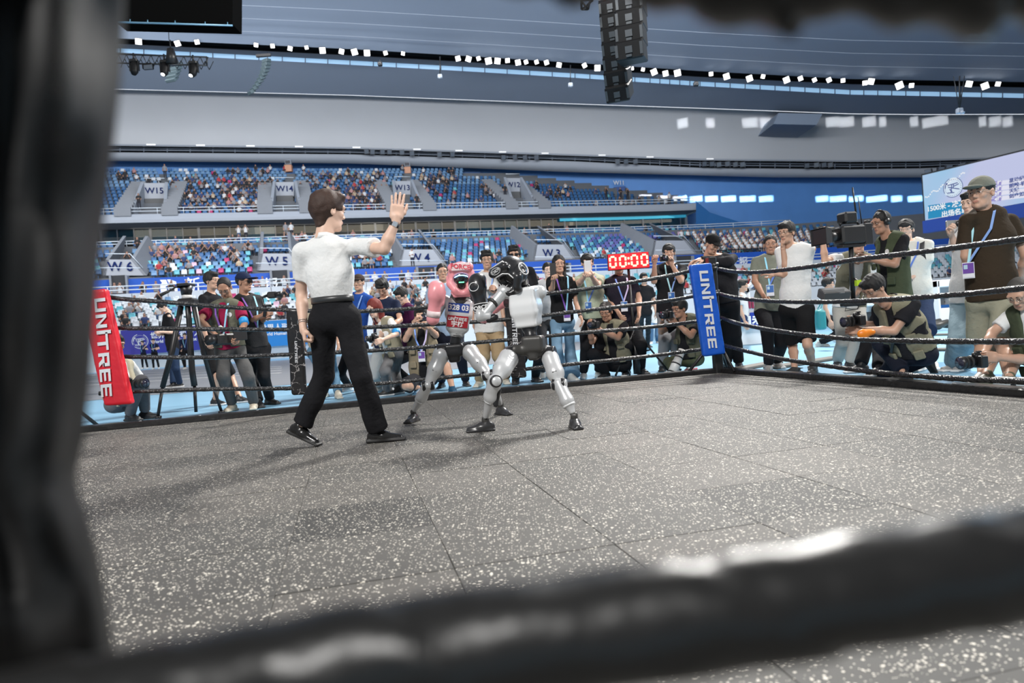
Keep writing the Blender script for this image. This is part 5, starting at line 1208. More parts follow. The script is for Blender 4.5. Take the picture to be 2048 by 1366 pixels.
for k, (x, y, Y, L_) in enumerate([(880, 153, 55, 40), (1141, 170, 55, 40), (1919, 222, 42, 70), (760, 128, 55, 10), (1392, 168, 50, 6)]):
    c = at(x, y, Y); q = empty('hanging_camera', c, '%s small remote camera hanging from the ceiling, counted from the left' % ['second', 'third', 'fifth', 'first', 'fourth'][k], 'camera', 'cameras hanging under the roof')
    mb = MB(); mb.box(c, (.35, .3, .32), bev=.05); mb.tube([c-V(.0, .2, .12), c-V(0, .34, .2)], .10, 8); mb.build('head', M_CONCL if k < 3 else M_BLK, q); mb = MB(); mb.tube([c+V(0, 0, .1), at(x, y-L_, Y)], .04, 5); mb.build('rod', M_BLK, q)
    if k == 2:
        mb = MB(); [mb.tube([c, at(x+s, y-L_, Y)], .03, 4) for s in (-12, 10)]; mb.build('stay', M_BLK, q)
# ---------------------------------------------------------------- big video screen at the right
TL, BL, TR = at(1845, 351, 46), at(1851, 441, 46), at(2048, 325, 40.5)
zt_, zb_ = TL[2], TL[2]-(TL[2]-BL[2])
ux = TR-TL; ux[2] = 0; ux = unit(ux); Wd = 15.0; Hh = zt_-BL[2]; nn = np.cross(ux, Z3)
scr = empty('video_screen', BL, 'huge video screen listing the 1500 metre final at the right', 'screen')
O = V(TL[0], TL[1], BL[2]); O = V(BL[0], BL[1], BL[2])
def scm(name, c, e=.85): return mat(name, (.02, .02, .02), .5, emit=(*c, e), spec=.1)
mb = MB(); R = np.stack([ux, -nn, Z3], 1); mb.box(O+ux*Wd/2+Z3*Hh/2+nn*-.25, (Wd+.2, .5, Hh+.2), R); mb.build('cabinet', M_BLK, scr)
def on_s(u, v, off=0): return O+ux*u*Wd+Z3*v*Hh+nn*(.02+off)
def sq(pl, m, name, off=.0): mb = MB(); mb.prism(pl, on_s(0, 0, off), ux*1.0, Z3, .008); return mb.build(name, m, scr)
def P2(us): return [(u*Wd, v*Hh) for u, v in us]
bgm = grad('screen_sky', (.30, .66, .93), (.62, .66, .93), sc=.16, em=.8)
sq(P2([(0, 0), (1, 0), (1, 1), (0, 1)]), bgm, 'display')
upx = lambda x: (x-1847)/206.0*np.linalg.norm((at(2048, 325, 40.5)-TL)[:2])/Wd
# screen-plane coordinates of a picture point
def uv(x, y):
    d = ray(x, y); t = ((O-CAM)@nn)/(d@nn); p = CAM+d*t-O; return (p@ux)/Wd, p[2]/Hh
sq(P2([uv(1857, 411), uv(1857, 438), uv(1950, 424), uv(1950, 398)][::-1][::-1]), scm('screen_teal', (.01, .28, .55)), 'title_bar', .01)
def scr_text(s, xa, ya, xb, yb, hpx, c=(.95, .97, 1), name='screen_lettering', al='CENTER'):
    u, v = uv((xa+xb)/2, (ya+yb)/2); Y = O[1]; lettering(s, on_s(u, v, .03), ux, Z3, hpx*44/FPX*1.12, scm('screen_ink_%d' % int(c[0]*99), c), scr, name, off=.012, align=al)
scr_text('1500米 - 决赛 -', 1859, 416.5, 1933, 406.5, 12); scr_text('出场名单', 1889, 428.5, 1931, 422.5, 12)
for k, (s, tg) in enumerate([('星动纪元', '第1道'), ('朗毅-机', '第2道'), ('天骁', '第3道'), ('剑步如飞', '第4道')]):
    yy = (370, 380.5, 390.5, 401)[k]
    sq(P2([uv(1975, yy+3.0), uv(2080, yy-9), uv(2080, yy-17), uv(1975, yy-5.6)]), scm('screen_pale', (.84, .84, .97)), 'row_bar', .01)
    sq(P2([uv(1975, yy+3.2), uv(2003, yy+.2), uv(2005, yy-9), uv(1975, yy-5.8)]), scm('screen_violet', (.28, .24, .62)), 'tag', .02)
    scr_text(tg, 1985, yy-1, 2000, yy-3, 7.5); 
    u, v = uv(2019, yy-7.5); lettering(s, on_s(u, v, .03), ux, Z3, 8.6*40/FPX*1.12, scm('screen_ink_dark', (.05, .08, .30)), scr, 'screen_lettering', off=.008, align='LEFT')
u, v = uv(1907, 375); emblem(on_s(u, v, .03), ux, Z3, 20*44/FPX, scm('screen_ink_dark', (.05, .08, .30)), scr)
sq([(u*Wd+.62*math.cos(t), v*Hh+.62*math.sin(t)) for t in np.linspace(0, 6.1, 24)], scm('screen_disc', (.72, .85, .98)), 'disc', .012)
mb = MB()
for k in range(26):
    x = 1852+k*3.1; y = 394-k*1.9+3*math.sin(k); u, v = uv(x, y); mb.prism([(.05*math.cos(t), .05*math.sin(t)) for t in np.linspace(0, 5.2, 6)], on_s(u, v, .02), ux, Z3, .006)
mb.build('sparkle', scm('screen_ink_95', (.95, .97, 1)), scr)['kind'] = 'stuff'
mb = MB(); mb.box(O+ux*Wd/2-Z3*.42-nn*.2, (Wd+.3, .6, .80), R); mb.build('under_beam', mat('beam_blue', (.01, .05, .28), .5), scr)
ls = bpy.data.lights.new('screen_light', 'AREA'); ls.energy = 1300; ls.color = (.35, .68, 1); ls.shape = 'RECTANGLE'; ls.size = Wd; ls.size_y = Hh; lo = bpy.data.objects.new('screen_light', ls); COL.objects.link(lo); lo.location = tuple(O+ux*Wd/2+Z3*Hh/2+nn*.3); lo.rotation_euler = Vector(nn).to_track_quat('-Z', 'Y').to_euler()
# dark-blue lower wall under the screen
A_, B_ = at(1835, 455, 50), at(2300, 430, 40); mb = MB(); mb.add([V(A_[0], A_[1], 0), V(B_[0], B_[1], 0), V(B_[0], B_[1], O[2]-.6), V(A_[0], A_[1], O[2]-.6)]+[V(A_[0], A_[1]+1, 0), V(B_[0], B_[1]+1, 0), V(B_[0], B_[1]+1, O[2]-.6), V(A_[0], A_[1]+1, O[2]-.6)], [[0, 1, 2, 3], [7, 6, 5, 4], [3, 2, 6, 7], [0, 3, 7, 4]]); 
# ---------------------------------------------------------------- boxing ring
ZM = .04
CB, CR_ = fl(1440, 746, ZM), fl(200, 862, ZM); CRr = fl(2048, 800, ZM)
e1 = unit((CR_-CB)*V(1, 1, 0)); e2 = unit((CRr-CB)*V(1, 1, 0)); e2 = unit(V(-e1[1], e1[0], 0)) if V(-e1[1], e1[0], 0)@e2 > 0 else unit(V(e1[1], -e1[0], 0))
LW, LD = 7.0, 9.0
# rubber floor: speckled tiles, each its own piece
def rubber(name, base, dens):
    m = bpy.data.materials.new(name); m.use_nodes = True; nt = m.node_tree; b = nt.nodes['Principled BSDF']; b.inputs['Roughness'].default_value = .62; b.inputs['Specular IOR Level'].default_value = .35
    N = nt.nodes.new; L = nt.links.new
    g = N('ShaderNodeNewGeometry')
    facs = []
    for sc, th, seed in ((105, dens*.46, 0), (66, dens*.26, 5), (170, dens*.28, 9)):
        mp = N('ShaderNodeMapping'); mp.inputs['Scale'].default_value = (1, 1.0, 0); mp.inputs['Location'].default_value = (seed, seed*1.7, 0); L(g.outputs['Position'], mp.inputs['Vector'])
        nz = N('ShaderNodeTexNoise'); nz.inputs['Scale'].default_value = sc*.9; nz.inputs['Detail'].default_value = 1; L(mp.outputs[0], nz.inputs['Vector'])
        ad = N('ShaderNodeVectorMath'); ad.operation = 'SCALE'; ad.inputs['Scale'].default_value = .0015; L(nz.outputs['Color'], ad.inputs[0])
        av = N('ShaderNodeVectorMath'); av.operation = 'ADD'; L(mp.outputs[0], av.inputs[0]); L(ad.outputs[0], av.inputs[1])
        v = N('ShaderNodeTexVoronoi'); v.voronoi_dimensions = '2D'; v.inputs['Scale'].default_value = sc; L(av.outputs[0], v.inputs['Vector'])
        # only some cells carry a granule, of varying size
        sp = N('ShaderNodeSeparateColor'); L(v.outputs['Color'], sp.inputs[0])
        gt = N('ShaderNodeMath'); gt.operation = 'LESS_THAN'; gt.inputs[1].default_value = th; L(sp.outputs[0], gt.inputs[0])
        sz = N('ShaderNodeMath'); sz.operation = 'MULTIPLY_ADD'; sz.inputs[1].default_value = .22; sz.inputs[2].default_value = .14; L(sp.outputs[1], sz.inputs[0])
        lt = N('ShaderNodeMath'); lt.operation = 'LESS_THAN'; L(v.outputs['Distance'], lt.inputs[0]); L(sz.outputs[0], lt.inputs[1])
        ml = N('ShaderNodeMath'); ml.operation = 'MULTIPLY'; L(gt.outputs[0], ml.inputs[0]); L(lt.outputs[0], ml.inputs[1]); facs.append(ml)
    mx = N('ShaderNodeMath'); mx.operation = 'MAXIMUM'; L(facs[0].outputs[0], mx.inputs[0]); L(facs[1].outputs[0], mx.inputs[1])
    m3 = N('ShaderNodeMath'); m3.operation = 'MAXIMUM'; L(mx.outputs[0], m3.inputs[0]); L(facs[2].outputs[0], m3.inputs[1])
    dn = N('ShaderNodeTexNoise'); dn.inputs['Scale'].default_value = 1.1; dn.inputs['Detail'].default_value = 5; L(g.outputs['Position'], dn.inputs['Vector'])
    fn = N('ShaderNodeTexNoise'); fn.inputs['Scale'].default_value = 420; L(g.outputs['Position'], fn.inputs['Vector'])
    mr = N('ShaderNodeMapRange'); mr.inputs[3].default_value = .62; mr.inputs[4].default_value = 1.42; L(dn.outputs['Fac'], mr.inputs[0])
    m2 = N('ShaderNodeMapRange'); m2.inputs[3].default_value = .78; m2.inputs[4].default_value = 1.22; L(fn.outputs['Fac'], m2.inputs[0])
    mm = N('ShaderNodeMath'); mm.operation = 'MULTIPLY'; L(mr.outputs[0], mm.inputs[0]); L(m2.outputs[0], mm.inputs[1])
    sc_ = N('ShaderNodeVectorMath'); sc_.operation = 'SCALE'; sc_.inputs[0].default_value = base; L(mm.outputs[0], sc_.inputs['Scale'])
    mc = N('ShaderNodeMix'); mc.data_type = 'RGBA'; L(m3.outputs[0], mc.inputs[0]); L(sc_.outputs[0], mc.inputs[6]); mc.inputs[7].default_value = (.66, .62, .54, 1); L(mc.outputs[2], b.inputs['Base Color'])
    bp = N('ShaderNodeBump'); bp.inputs['Strength'].default_value = .35; bp.inputs['Distance'].default_value = .002; L(fn.outputs['Fac'], bp.inputs['Height']); L(bp.outputs[0], b.inputs['Normal'])
    return m
RUB = [rubber('rubber_a', (.072, .069, .064), .34), rubber('rubber_b', (.064, .062, .058), .36), rubber('rubber_c', (.088, .083, .076), .30), rubber('rubber_d', (.040, .039, .037), .38)]
fl0 = empty('floor_ring', CB, kind='structure'); Rr = np.stack([e1, e2, np.cross(e1, e2)], 1)
if Rr[2, 2] < 0: Rr[:, 2] *= -1
TS = .5; nx, ny = int(LW/TS), int(LD/TS); tiles = {}
for mi_ in range(4):
    for v_ in range(3):
        mb = MB(); mb.box((0, 0, 0), (TS-.0015, TS-.0015, .03), None, 0, bev=.0015)
        me = bpy.data.meshes.new('mat_tile'); vs = np.concatenate(mb.v) @ Rr.T; 
        fs = mb.f if np.linalg.det(Rr) > 0 else [f[::-1] for f in mb.f]
        me.from_pydata(vs.tolist(), [], fs); me.materials.append(RUB[mi_]); tiles[(mi_, v_)] = me
tr = random.Random(11)
for i in range(nx):
    for j in range(ny):
        off = 0
        p = CB+e1*(i+.5)*TS+e2*(j+.5)*TS
        k = tr.random(); mi_ = 0 if k < .42 else 1 if k < .68 else 2 if k < .92 else 3
        o = bpy.data.objects.new('mat_tile', tiles[(mi_, tr.randrange(3))]); COL.objects.link(o); o.parent = fl0
        o.location = tuple(p-CB+V(0, 0, -.015+tr.uniform(-.0015, .001))); o.rotation_euler = (tr.uniform(-.0015, .0015), tr.uniform(-.0015, .0015), tr.uniform(-.004, .004))
MV = mat('black_vinyl', (.014, .014, .015), .30, bump=(16, .55, .02), spec=.6)
MT = mat('rope_tape', (.016, .016, .017), .33, bump=(45, .9, .02), spec=.7)
root = empty('ring_kerb', CB, 'low black kerb board around the speckled ring floor', 'kerb')
c4 = [CB, CB+e1*LW, CB+e1*LW+e2*LD, CB+e2*LD]
for k in range(4):
    a_, b_ = c4[k], c4[(k+1) % 4]; d = unit(b_-a_); o_ = unit((a_+b_)/2-(c4[0]+c4[2])/2); c = (a_+b_)/2+o_*.09; L_ = np.linalg.norm(b_-a_)
    MB().box((c[0], c[1], .048), (L_+.3, .14, .095), rotz(math.atan2(d[1], d[0])), bev=.01).build('kerb_board', MV, root)
    mb = MB()
    for t in np.arange(.25, L_, .55): q = a_+d*t+o_*.05; mb.tube([V(q[0], q[1], .094), V(q[0], q[1], .099)], .014, 8)
    mb.build('bolt', mat('bolt_grey', (.35, .35, .36), .35, .6), root)['kind'] = 'stuff'
# posts
PB = CB-unit(e1+e2)*.06*0+V(0, .06, 0); PR = c4[1]+V(-.05, .05, 0)
def post(P, label, h=1.42):
    r_ = empty('ring_post', (P[0], P[1], 0), label, 'post'); MB().box((P[0], P[1], h/2), (.10, .10, h), rotz(math.atan2(e1[1], e1[0])), bev=.012).build('column', M_BLK, r_)
    MB().box((P[0], P[1], .012), (.30, .30, .022), bev=.004).build('base_plate', M_BLK, r_)
    for d in (e1*.40, e2*.36, -unit(e1+e2)*.38, unit(e1-e2)*0):
        if np.linalg.norm(d) < .1: continue
        MB().tube([V(P[0], P[1], .46), V(P[0]+d[0], P[1]+d[1], .07)], .018, 6).build('brace', M_BLK, r_)
    for z in (.36, .68, .98, 1.28): MB().tube([V(P[0], P[1], z-.02), V(P[0], P[1], z+.02)], .075, 10).build('rope_clamp', M_BLK, r_)
    return r_
post(PB, 'black steel corner post behind the blue pad'); post(PR, 'black steel corner post behind the red pad')
PN = c4[3]; post(PN, 'black steel corner post at the near right corner'); 
# ropes: tape-wrapped, built through picture points on the vertical plane above the kerb
def plane_pt(x, y, A, d):
    n = V(-d[1], d[0], 0); r_ = ray(x, y); t = ((A-CAM)@n)/(r_@n); return CAM+r_*t
def smooth_pts(P, n):
    P = np.array(P); L = np.r_[0, np.cumsum(np.linalg.norm(np.diff(P, axis=0), axis=1))]; t = np.linspace(0, L[-1], n); k = len(P); 
    m = np.gradient(P, L, axis=0); out = []
    for q in t:
        i = min(max(np.searchsorted(L, q)-1, 0), k-2); h = L[i+1]-L[i]; u = (q-L[i])/h
        out.append((2*u**3-3*u**2+1)*P[i]+(u**3-2*u**2+u)*h*m[i]+(-2*u**3+3*u**2)*P[i+1]+(u**3-u**2)*h*m[i+1])
    return np.array(out)
MTN = mat('rope_tape_near', (.008, .008, .008), .34, bump=(30, .3, .01), spec=.35)
def rope(pts, r, label, seg, ns=12, wrap=.11, amp=.10, grp='black tape-wrapped ring ropes', seed=1, tie=True):
    C_ = smooth_pts(pts, seg); L = np.r_[0, np.cumsum(np.linalg.norm(np.diff(C_, axis=0), axis=1))]; rg = np.random.RandomState(seed)
    T = np.gradient(C_, axis=0); T /= np.linalg.norm(T, axis=1)[:, None]; S_ = np.cross(T, V(0, 0, 1)); S_ /= np.linalg.norm(S_, axis=1)[:, None]; U = np.cross(S_, T)
    th = np.linspace(0, 2*np.pi, ns, endpoint=False); lump = np.interp(L, np.linspace(0, L[-1], max(4, int(L[-1]/.09))), rg.uniform(-1, 1, max(4, int(L[-1]/.09))))
    ph = L[:, None]/wrap*2*np.pi+th[None, :]; saw = (ph/(2*np.pi)) % 1
    R_ = r*(1+amp*(saw-.5)*1.3+amp*.6*lump[:, None]+amp*.35*np.sin(ph*3+lump[:, None]*4))
    Vx = C_[:, None, :]+R_[..., None]*(np.cos(th)[None, :, None]*S_[:, None, :]+np.sin(th)[None, :, None]*U[:, None, :])
    n = len(C_); i = np.arange(n-1)[:, None]; j = np.arange(ns)[None, :]; F = np.stack([i*ns+j, (i+1)*ns+j, (i+1)*ns+(j+1) % ns, i*ns+(j+1) % ns], -1).reshape(-1, 4)
    o = link('ring_rope', np_mesh('ring_rope', Vx.reshape(-1, 3), F[:, ::-1]), MTN if ns > 20 else MT); return tag(o, label, 'rope', grp)
OR = ['top', 'second', 'third', 'bottom']
A1 = CB+unit(e2)*-.02
fr_ = [[(1436, 528), (1385, 541), (1180, 577), (1000, 598), (880, 612), (740, 622), (600, 621), (450, 614), (330, 604), (236, 597), (198, 592)],
       [(1438, 582), (1385, 593), (1180, 620), (1000, 640), (800, 652), (600, 659), (400, 658), (236, 656), (198, 655)],
       [(1440, 635), (1385, 644), (1150, 667), (1000, 681), (800, 698), (600, 708), (400, 715), (236, 713), (198, 712)],
       [(1442, 693), (1395, 700), (1100, 733), (900, 754), (750, 768), (600, 776), (400, 779), (240, 785), (198, 787)]]
for k, pl in enumerate(fr_): rope([plane_pt(x, y, A1, e1) for x, y in pl], .0215, OR[k]+' rope of the far side between blue and red pads', 420, seed=k)
A2 = CB+unit(e1)*-.02
rt = [[(1438, 538), (1460, 542), (1480, 544), (1600, 536), (1720, 518), (1850, 503), (1950, 490), (2048, 477), (2200, 450), (2600, 330)],
      [(1440, 588), (1460, 593), (1500, 599), (1600, 604), (1720, 602), (1850, 594), (1950, 586), (2048, 576), (2200, 562), (2600, 500)],
      [(1442, 635), (1470, 645), (1520, 656), (1620, 670), (1700, 678), (1820, 682), (1940, 683), (2048, 683), (2200, 684), (2600, 690)],
      [(1446, 690), (1480, 699), (1560, 717), (1650, 731), (1750, 744), (1850, 753), (1950, 759), (2048, 763), (2200, 775), (2600, 810)]]
for k, pl in enumerate(rt): rope([plane_pt(x, y, A2, e2) for x, y in pl[:-1]]+[V(PN[0], PN[1], (1.28, .98, .68, .36)[k])], .0215, OR[k]+' rope of the right side running from the blue pad out of frame', 520, seed=k+9)
for k, z in enumerate((1.28, .98, .68, .36)): rope([V(PR[0], PR[1], z), V(*((PR+c4[2])/2)[:2], z-.08), V(c4[2][0], c4[2][1], z)], .0215, OR[k]+' rope of the left side hidden behind the near black pad', 120, seed=k+20)
rope([at(x, y, Y) for x, y, Y in [(-700, 1560, .30), (-100, 1480, .28), (200, 1425, .275), (500, 1372, .27), (850, 1308, .27), (1148, 1268, .27), (1587, 1201, .27), (2000, 1135, .275), (2300, 1085, .29), (2900, 960, .36)]], .0222, 'huge blurred black rope crossing the bottom of the picture', 520, 28, wrap=.12, amp=.045, seed=31)
rope([at(x, y, Y) for x, y, Y in [(-700, -250, .34), (100, -215, .30), (700, -200, .28), (1240, -128, .27), (1560, -82, .27), (1750, -76, .27), (2048, -44, .28), (2300, -22, .30), (2900, 20, .38)]], .0225, 'blurred black rope cutting across the top right edge', 520, 28, wrap=.085, amp=.22, seed=37)
MB().tube([at(1420, -97, .27), at(1455, -94, .27)], .0245, 16).build('red_tape', mat('tape_red', (.35, .01, .02), .4)); tag(bpy.data.objects['red_tape'], 'red tape ring on the blurred top rope', 'tape')
# lettering of the pads, drawn stroke by stroke
def block_word(o, ux, uy, L, H, m, parent, word='UNITREE', name='lettering'):
    """ux: reading direction, uy: up of the glyphs; one object per letter"""
    def gl(c):
        w, t = .80, .20
        R_ = lambda a, b, c_, d: [(a, b), (c_, b), (c_, d), (a, d)]
        if c == 'U': return w, [R_(0, 0, t, 1), R_(w-t, 0, w, 1), R_(t, 0, w-t, .20)]
        if c == 'N': return w, [R_(0, 0, t, 1), R_(w-t, 0, w, 1), [(t, .78), (w-t, .02), (w-t, .34), (t, 1.0)]]
        if c == 'I': return .22, [R_(0, 0, .21, 1.32)]
        if c == 'T': return w, [R_(-.25, .80, w, 1), R_(.30, 0, .50, .8)]
        if c == 'R': return w, [R_(0, 0, t, 1), R_(t, .80, w, 1), R_(w-t, .42, w, .80), R_(t, .36, w, .54), [(.34, .36), (.60, .36), (w+.02, 0), (w-.22, 0)]]
        if c == 'E': return .74, [R_(0, 0, t, 1), R_(t, .80, .74, 1), R_(t, .40, .70, .58), R_(t, 0, .74, .20)]
    tot = sum(gl(c)[0]+.16 for c in word)-.16; x = 0; sc = L/tot; ux, uy = unit(ux), unit(uy)
    for c in word:
        w, ps = gl(c); mb = MB()
        for p in ps:
            q = [(((x+a)*sc+(b-.5)*.10*H), (b-.5)*H) for a, b in p]; mb.prism(q, o-ux*L/2, ux, uy, .004)
        mb.build(name, m, parent); x += w+.16
def pad(label, TL_, TR_, BL_, BR_, Y, m, mt, th=.09, grp=None):
    P = [at(*TL_, Y), at(*TR_, Y-.0), at(*BR_, Y), at(*BL_, Y)]; root = empty('corner_pad', P[3], label, 'pad', grp)
    dn = (P[3]-P[0]+P[2]-P[1])/2; rt_ = (P[1]-P[0]+P[2]-P[3])/2; n = unit(np.cross(rt_, dn)); n = n if n[1] < 0 else -n
    c = sum(P)/4; Rp = np.stack([unit(rt_), -n, unit(-dn)], 1)
    # padded body with soft edges and shallow dents
    pr = [bxp(c-n*th/2, (np.linalg.norm(rt_), th, np.linalg.norm(dn)), Rp, rd=.022)]
    sdf_obj('padding', pr, .012, m, root, noise=wrinkle(.0035, 22, 3))
    return root, c+n*.012, unit(dn), unit(rt_), np.linalg.norm(dn), np.linalg.norm(rt_)
MPB = mat('pad_blue', (.004, .09, .52), .42, bump=(9, .5, .02), var=.08, vscale=6); MPR = mat('pad_red', (.62, .010, .025), .42, bump=(9, .5, .02), var=.08, vscale=6); MPW = mat('pad_print_white', (.68, .69, .72), .5)
root, c, dn, rg, H_, W_ = pad('blue corner pad with white lettering running down it', (1382, 531), (1427, 523), (1405, 714), (1449, 708), CB[1]-.16, MPB, MPW); block_word(c, dn, rg, H_*.84, W_*.38, MPW, root)
root, c, dn, rg, H_, W_ = pad('red corner pad with white lettering, half hidden at the left', (174, 583), (225, 573), (189, 818), (244, 805), CR_[1]-.10, MPR, MPW); block_word(c, dn, rg, H_*.84, W_*.40, MPW, root)
def crack_mat():
    m = bpy.data.materials.new('vinyl_cracked_print'); m.use_nodes = True; nt = m.node_tree; b = nt.nodes['Principled BSDF']; b.inputs['Roughness'].default_value = .28
    N = nt.nodes.new; L = nt.links.new; tc = N('ShaderNodeTexCoord'); nz = N('ShaderNodeTexNoise'); nz.inputs['Scale'].default_value = 9; nz.inputs['Detail'].default_value = 4; L(tc.outputs['Object'], nz.inputs['Vector'])
    mx = N('ShaderNodeVectorMath'); mx.operation = 'MULTIPLY_ADD'; mx.inputs[1].default_value = (.12, .12, .12); L(nz.outputs['Color'], mx.inputs[0]); L(tc.outputs['Object'], mx.inputs[2])
    v = N('ShaderNodeTexVoronoi'); v.feature = 'DISTANCE_TO_EDGE'; v.inputs['Scale'].default_value = 11; L(mx.outputs[0], v.inputs['Vector'])
    cr = N('ShaderNodeMath'); cr.operation = 'LESS_THAN'; cr.inputs[1].default_value = .022; L(v.outputs[0], cr.inputs[0])
    mk = N('ShaderNodeMath'); mk.operation = 'GREATER_THAN'; mk.inputs[1].default_value = .50; L(nz.outputs['Fac'], mk.inputs[0]); ml = N('ShaderNodeMath'); ml.operation = 'MULTIPLY'; L(cr.outputs[0], ml.inputs[0]); L(mk.outputs[0], ml.inputs[1])
    mc = N('ShaderNodeMix'); mc.data_type = 'RGBA'; L(ml.outputs[0], mc.inputs[0]); mc.inputs[6].default_value = (.012, .011, .012, 1); mc.inputs[7].default_value = (.34, .32, .32, 1); L(mc.outputs[2], b.inputs['Base Color'])
    bp = N('ShaderNodeBump'); bp.inputs['Strength'].default_value = .6; bp.inputs['Distance'].default_value = .02; L(nz.outputs['Fac'], bp.inputs['Height']); L(bp.outputs[0], b.inputs['Normal']); return m
MCK = crack_mat()
YA = plane_pt(592, 700, A1, e1)[1]-.03; root, c, dn, rg, H_, W_ = pad('black rope spacer pad with cracked print, left of the referee', (574, 619), (604, 616), (578, 791), (609, 790), YA, MCK, MPW, .06); root.name = 'spacer_pad'; block_word(c-dn*H_*.0+rg*W_*.06, dn, rg, H_*.25, W_*.16, MPW, root)
YA = plane_pt(1035, 680, A1, e1)[1]-.03; root, c, dn, rg, H_, W_ = pad('black rope spacer pad behind the two robots', (1010, 596), (1042, 593), (1018, 758), (1050, 755), YA, MCK, MPW, .06); root.name = 'spacer_pad'; block_word(c-dn*H_*.08+rg*W_*.0, dn, rg, H_*.36, W_*.30, MPW, root)
# near black pad, very close to the lens at the left: folded vinyl sheet with real thickness
ys = np.linspace(-260, 1640, 48); redge = np.interp(ys, [-260, 0, 150, 300, 450, 600, 750, 880, 945, 975, 1020, 1100, 1200, 1300, 1640], [252, 250, 244, 228, 208, 194, 184, 170, 152, 154, 172, 196, 214, 230, 250])
cols_ = [0, .03, .08, .16, .26, .36, .44, .50, .56, .64, .75, .88, 1.0]; vs = []
for y, xe in zip(ys, redge):
    for u in cols_:
        x = xe-u*560; Yd = .36-.030*math.sin(min(u/.10, 1)*math.pi/2)+.012*math.sin(u*19+y*.002)-.030*math.exp(-((x-88)/26)**2)-.012*math.exp(-((x-170-8*math.sin(y/130))/16)**2)+.004*math.sin(y/60+u*9)
        vs.append(at(x, y, Yd))
nc = len(cols_); nr_ = len(ys); back = [at(redge[i]-4-(u*560), ys[i], .41) for i in range(nr_) for u in cols_]; k = len(vs)
F = [[i*nc+j, i*nc+j+1, (i+1)*nc+j+1, (i+1)*nc+j] for i in range(nr_-1) for j in range(nc-1)]; F += [[k+a for a in f[::-1]] for f in F]
for i in range(nr_-1): F += [[i*nc, (i+1)*nc, k+(i+1)*nc, k+i*nc], [i*nc+nc-1, k+i*nc+nc-1, k+(i+1)*nc+nc-1, (i+1)*nc+nc-1]]
for j in range(nc-1): F += [[j, k+j, k+j+1, j+1], [(nr_-1)*nc+j, (nr_-1)*nc+j+1, k+(nr_-1)*nc+j+1, k+(nr_-1)*nc+j]]
o = link('spacer_pad', np_mesh('spacer_pad', np.array(vs+back), np.array(F)), mat('near_vinyl', (.006, .006, .006), .55, spec=.22)); tag(o, 'huge blurred black vinyl pad filling the left edge', 'pad')
# ---------------------------------------------------------------- red LED clock on its stand
cY = 9.35; root = empty('led_clock', fl(1262, 748), 'red LED clock reading 00:00 on a black tripod pole', 'clock')
c = at(1257, 522, cY); Wc, Hc_ = 83*cY/FPX, 33*cY/FPX; ux = unit(at(1299, 519, cY)-at(1216, 525, cY)); uz = np.cross(ux, V(0, 1, 0)); R = np.stack([ux, V(0, 1, 0), uz], 1)
MB().box(c+V(0, .03, 0), (Wc, .06, Hc_), R, bev=.006).build('case', mat('clock_case', (.05, .004, .006), .4), root)
MB().box(c-V(0, .003, 0), (Wc*.97, .01, Hc_*.9), R).build('display', mat('clock_face', (.20, .004, .010), .4, emit=(1, .01, .04, .28)), root)
MS = mat('led_red', (1, .2, .15), .5, emit=(1.0, .16, .10, 6.5))
for dgt, xo in enumerate((-.38, -.14, .14, .38)):
    w, h = Wc*.135, Hc_*.62
    for (sx, sz, hor) in ((0, 1, 1), (0, -1, 1), (-1, .5, 0), (-1, -.5, 0), (1, .5, 0), (1, -.5, 0)):
        mb = MB(); cc = c-V(0, .012, 0)+ux*(xo*Wc+sx*w/2)+uz*(sz*h/2); mb.box(cc, (w*.72, .008, .026) if hor else (.026, .008, h*.38), R, bev=.003); mb.build('segment', MS, root)
for sz in (-1, 1): MB().box(c-V(0, .012, 0)+uz*sz*Hc_*.16, (.028, .008, .030), R, bev=.004).build('colon_dot', MS, root)
pb = fl(1262, 748); pc = V(c[0], c[1]+.05, 0); MB().tube([V(pc[0]+.02, pc[1], .10), V(pc[0], pc[1], c[2]-Hc_/2)], .018, 8).build('pole', M_BLK, root)
MB().tube([V(pc[0]+.02, pc[1], .02), V(pc[0]+.02, pc[1], .55)], .05, 10).build('sleeve', M_BLK, root)
for d in (V(.42, -.10, 0), V(-.30, -.2, 0), V(-.05, .4, 0)): MB().tube([V(pc[0]+.02, pc[1], .62), V(pc[0], pc[1], .03)+d], .014, 6).build('leg', M_BLK, root)
for d in (V(.42, -.10, 0), V(-.30, -.2, 0)): MB().tube([V(pc[0]+.02, pc[1], .30), V(pc[0], pc[1], .33)+d*.5], .010, 5).build('strut', M_BLK, root)
lc = bpy.data.lights.new('clock_glow', 'AREA'); lc.energy = 3.0; lc.color = (1, .05, .05); lc.shape = 'RECTANGLE'; lc.size = Wc; lc.size_y = Hc_; q = bpy.data.objects.new('clock_glow', lc); COL.objects.link(q); q.location = tuple(c-V(0, .03, 0)); q.rotation_euler = (math.radians(90), 0, 0)
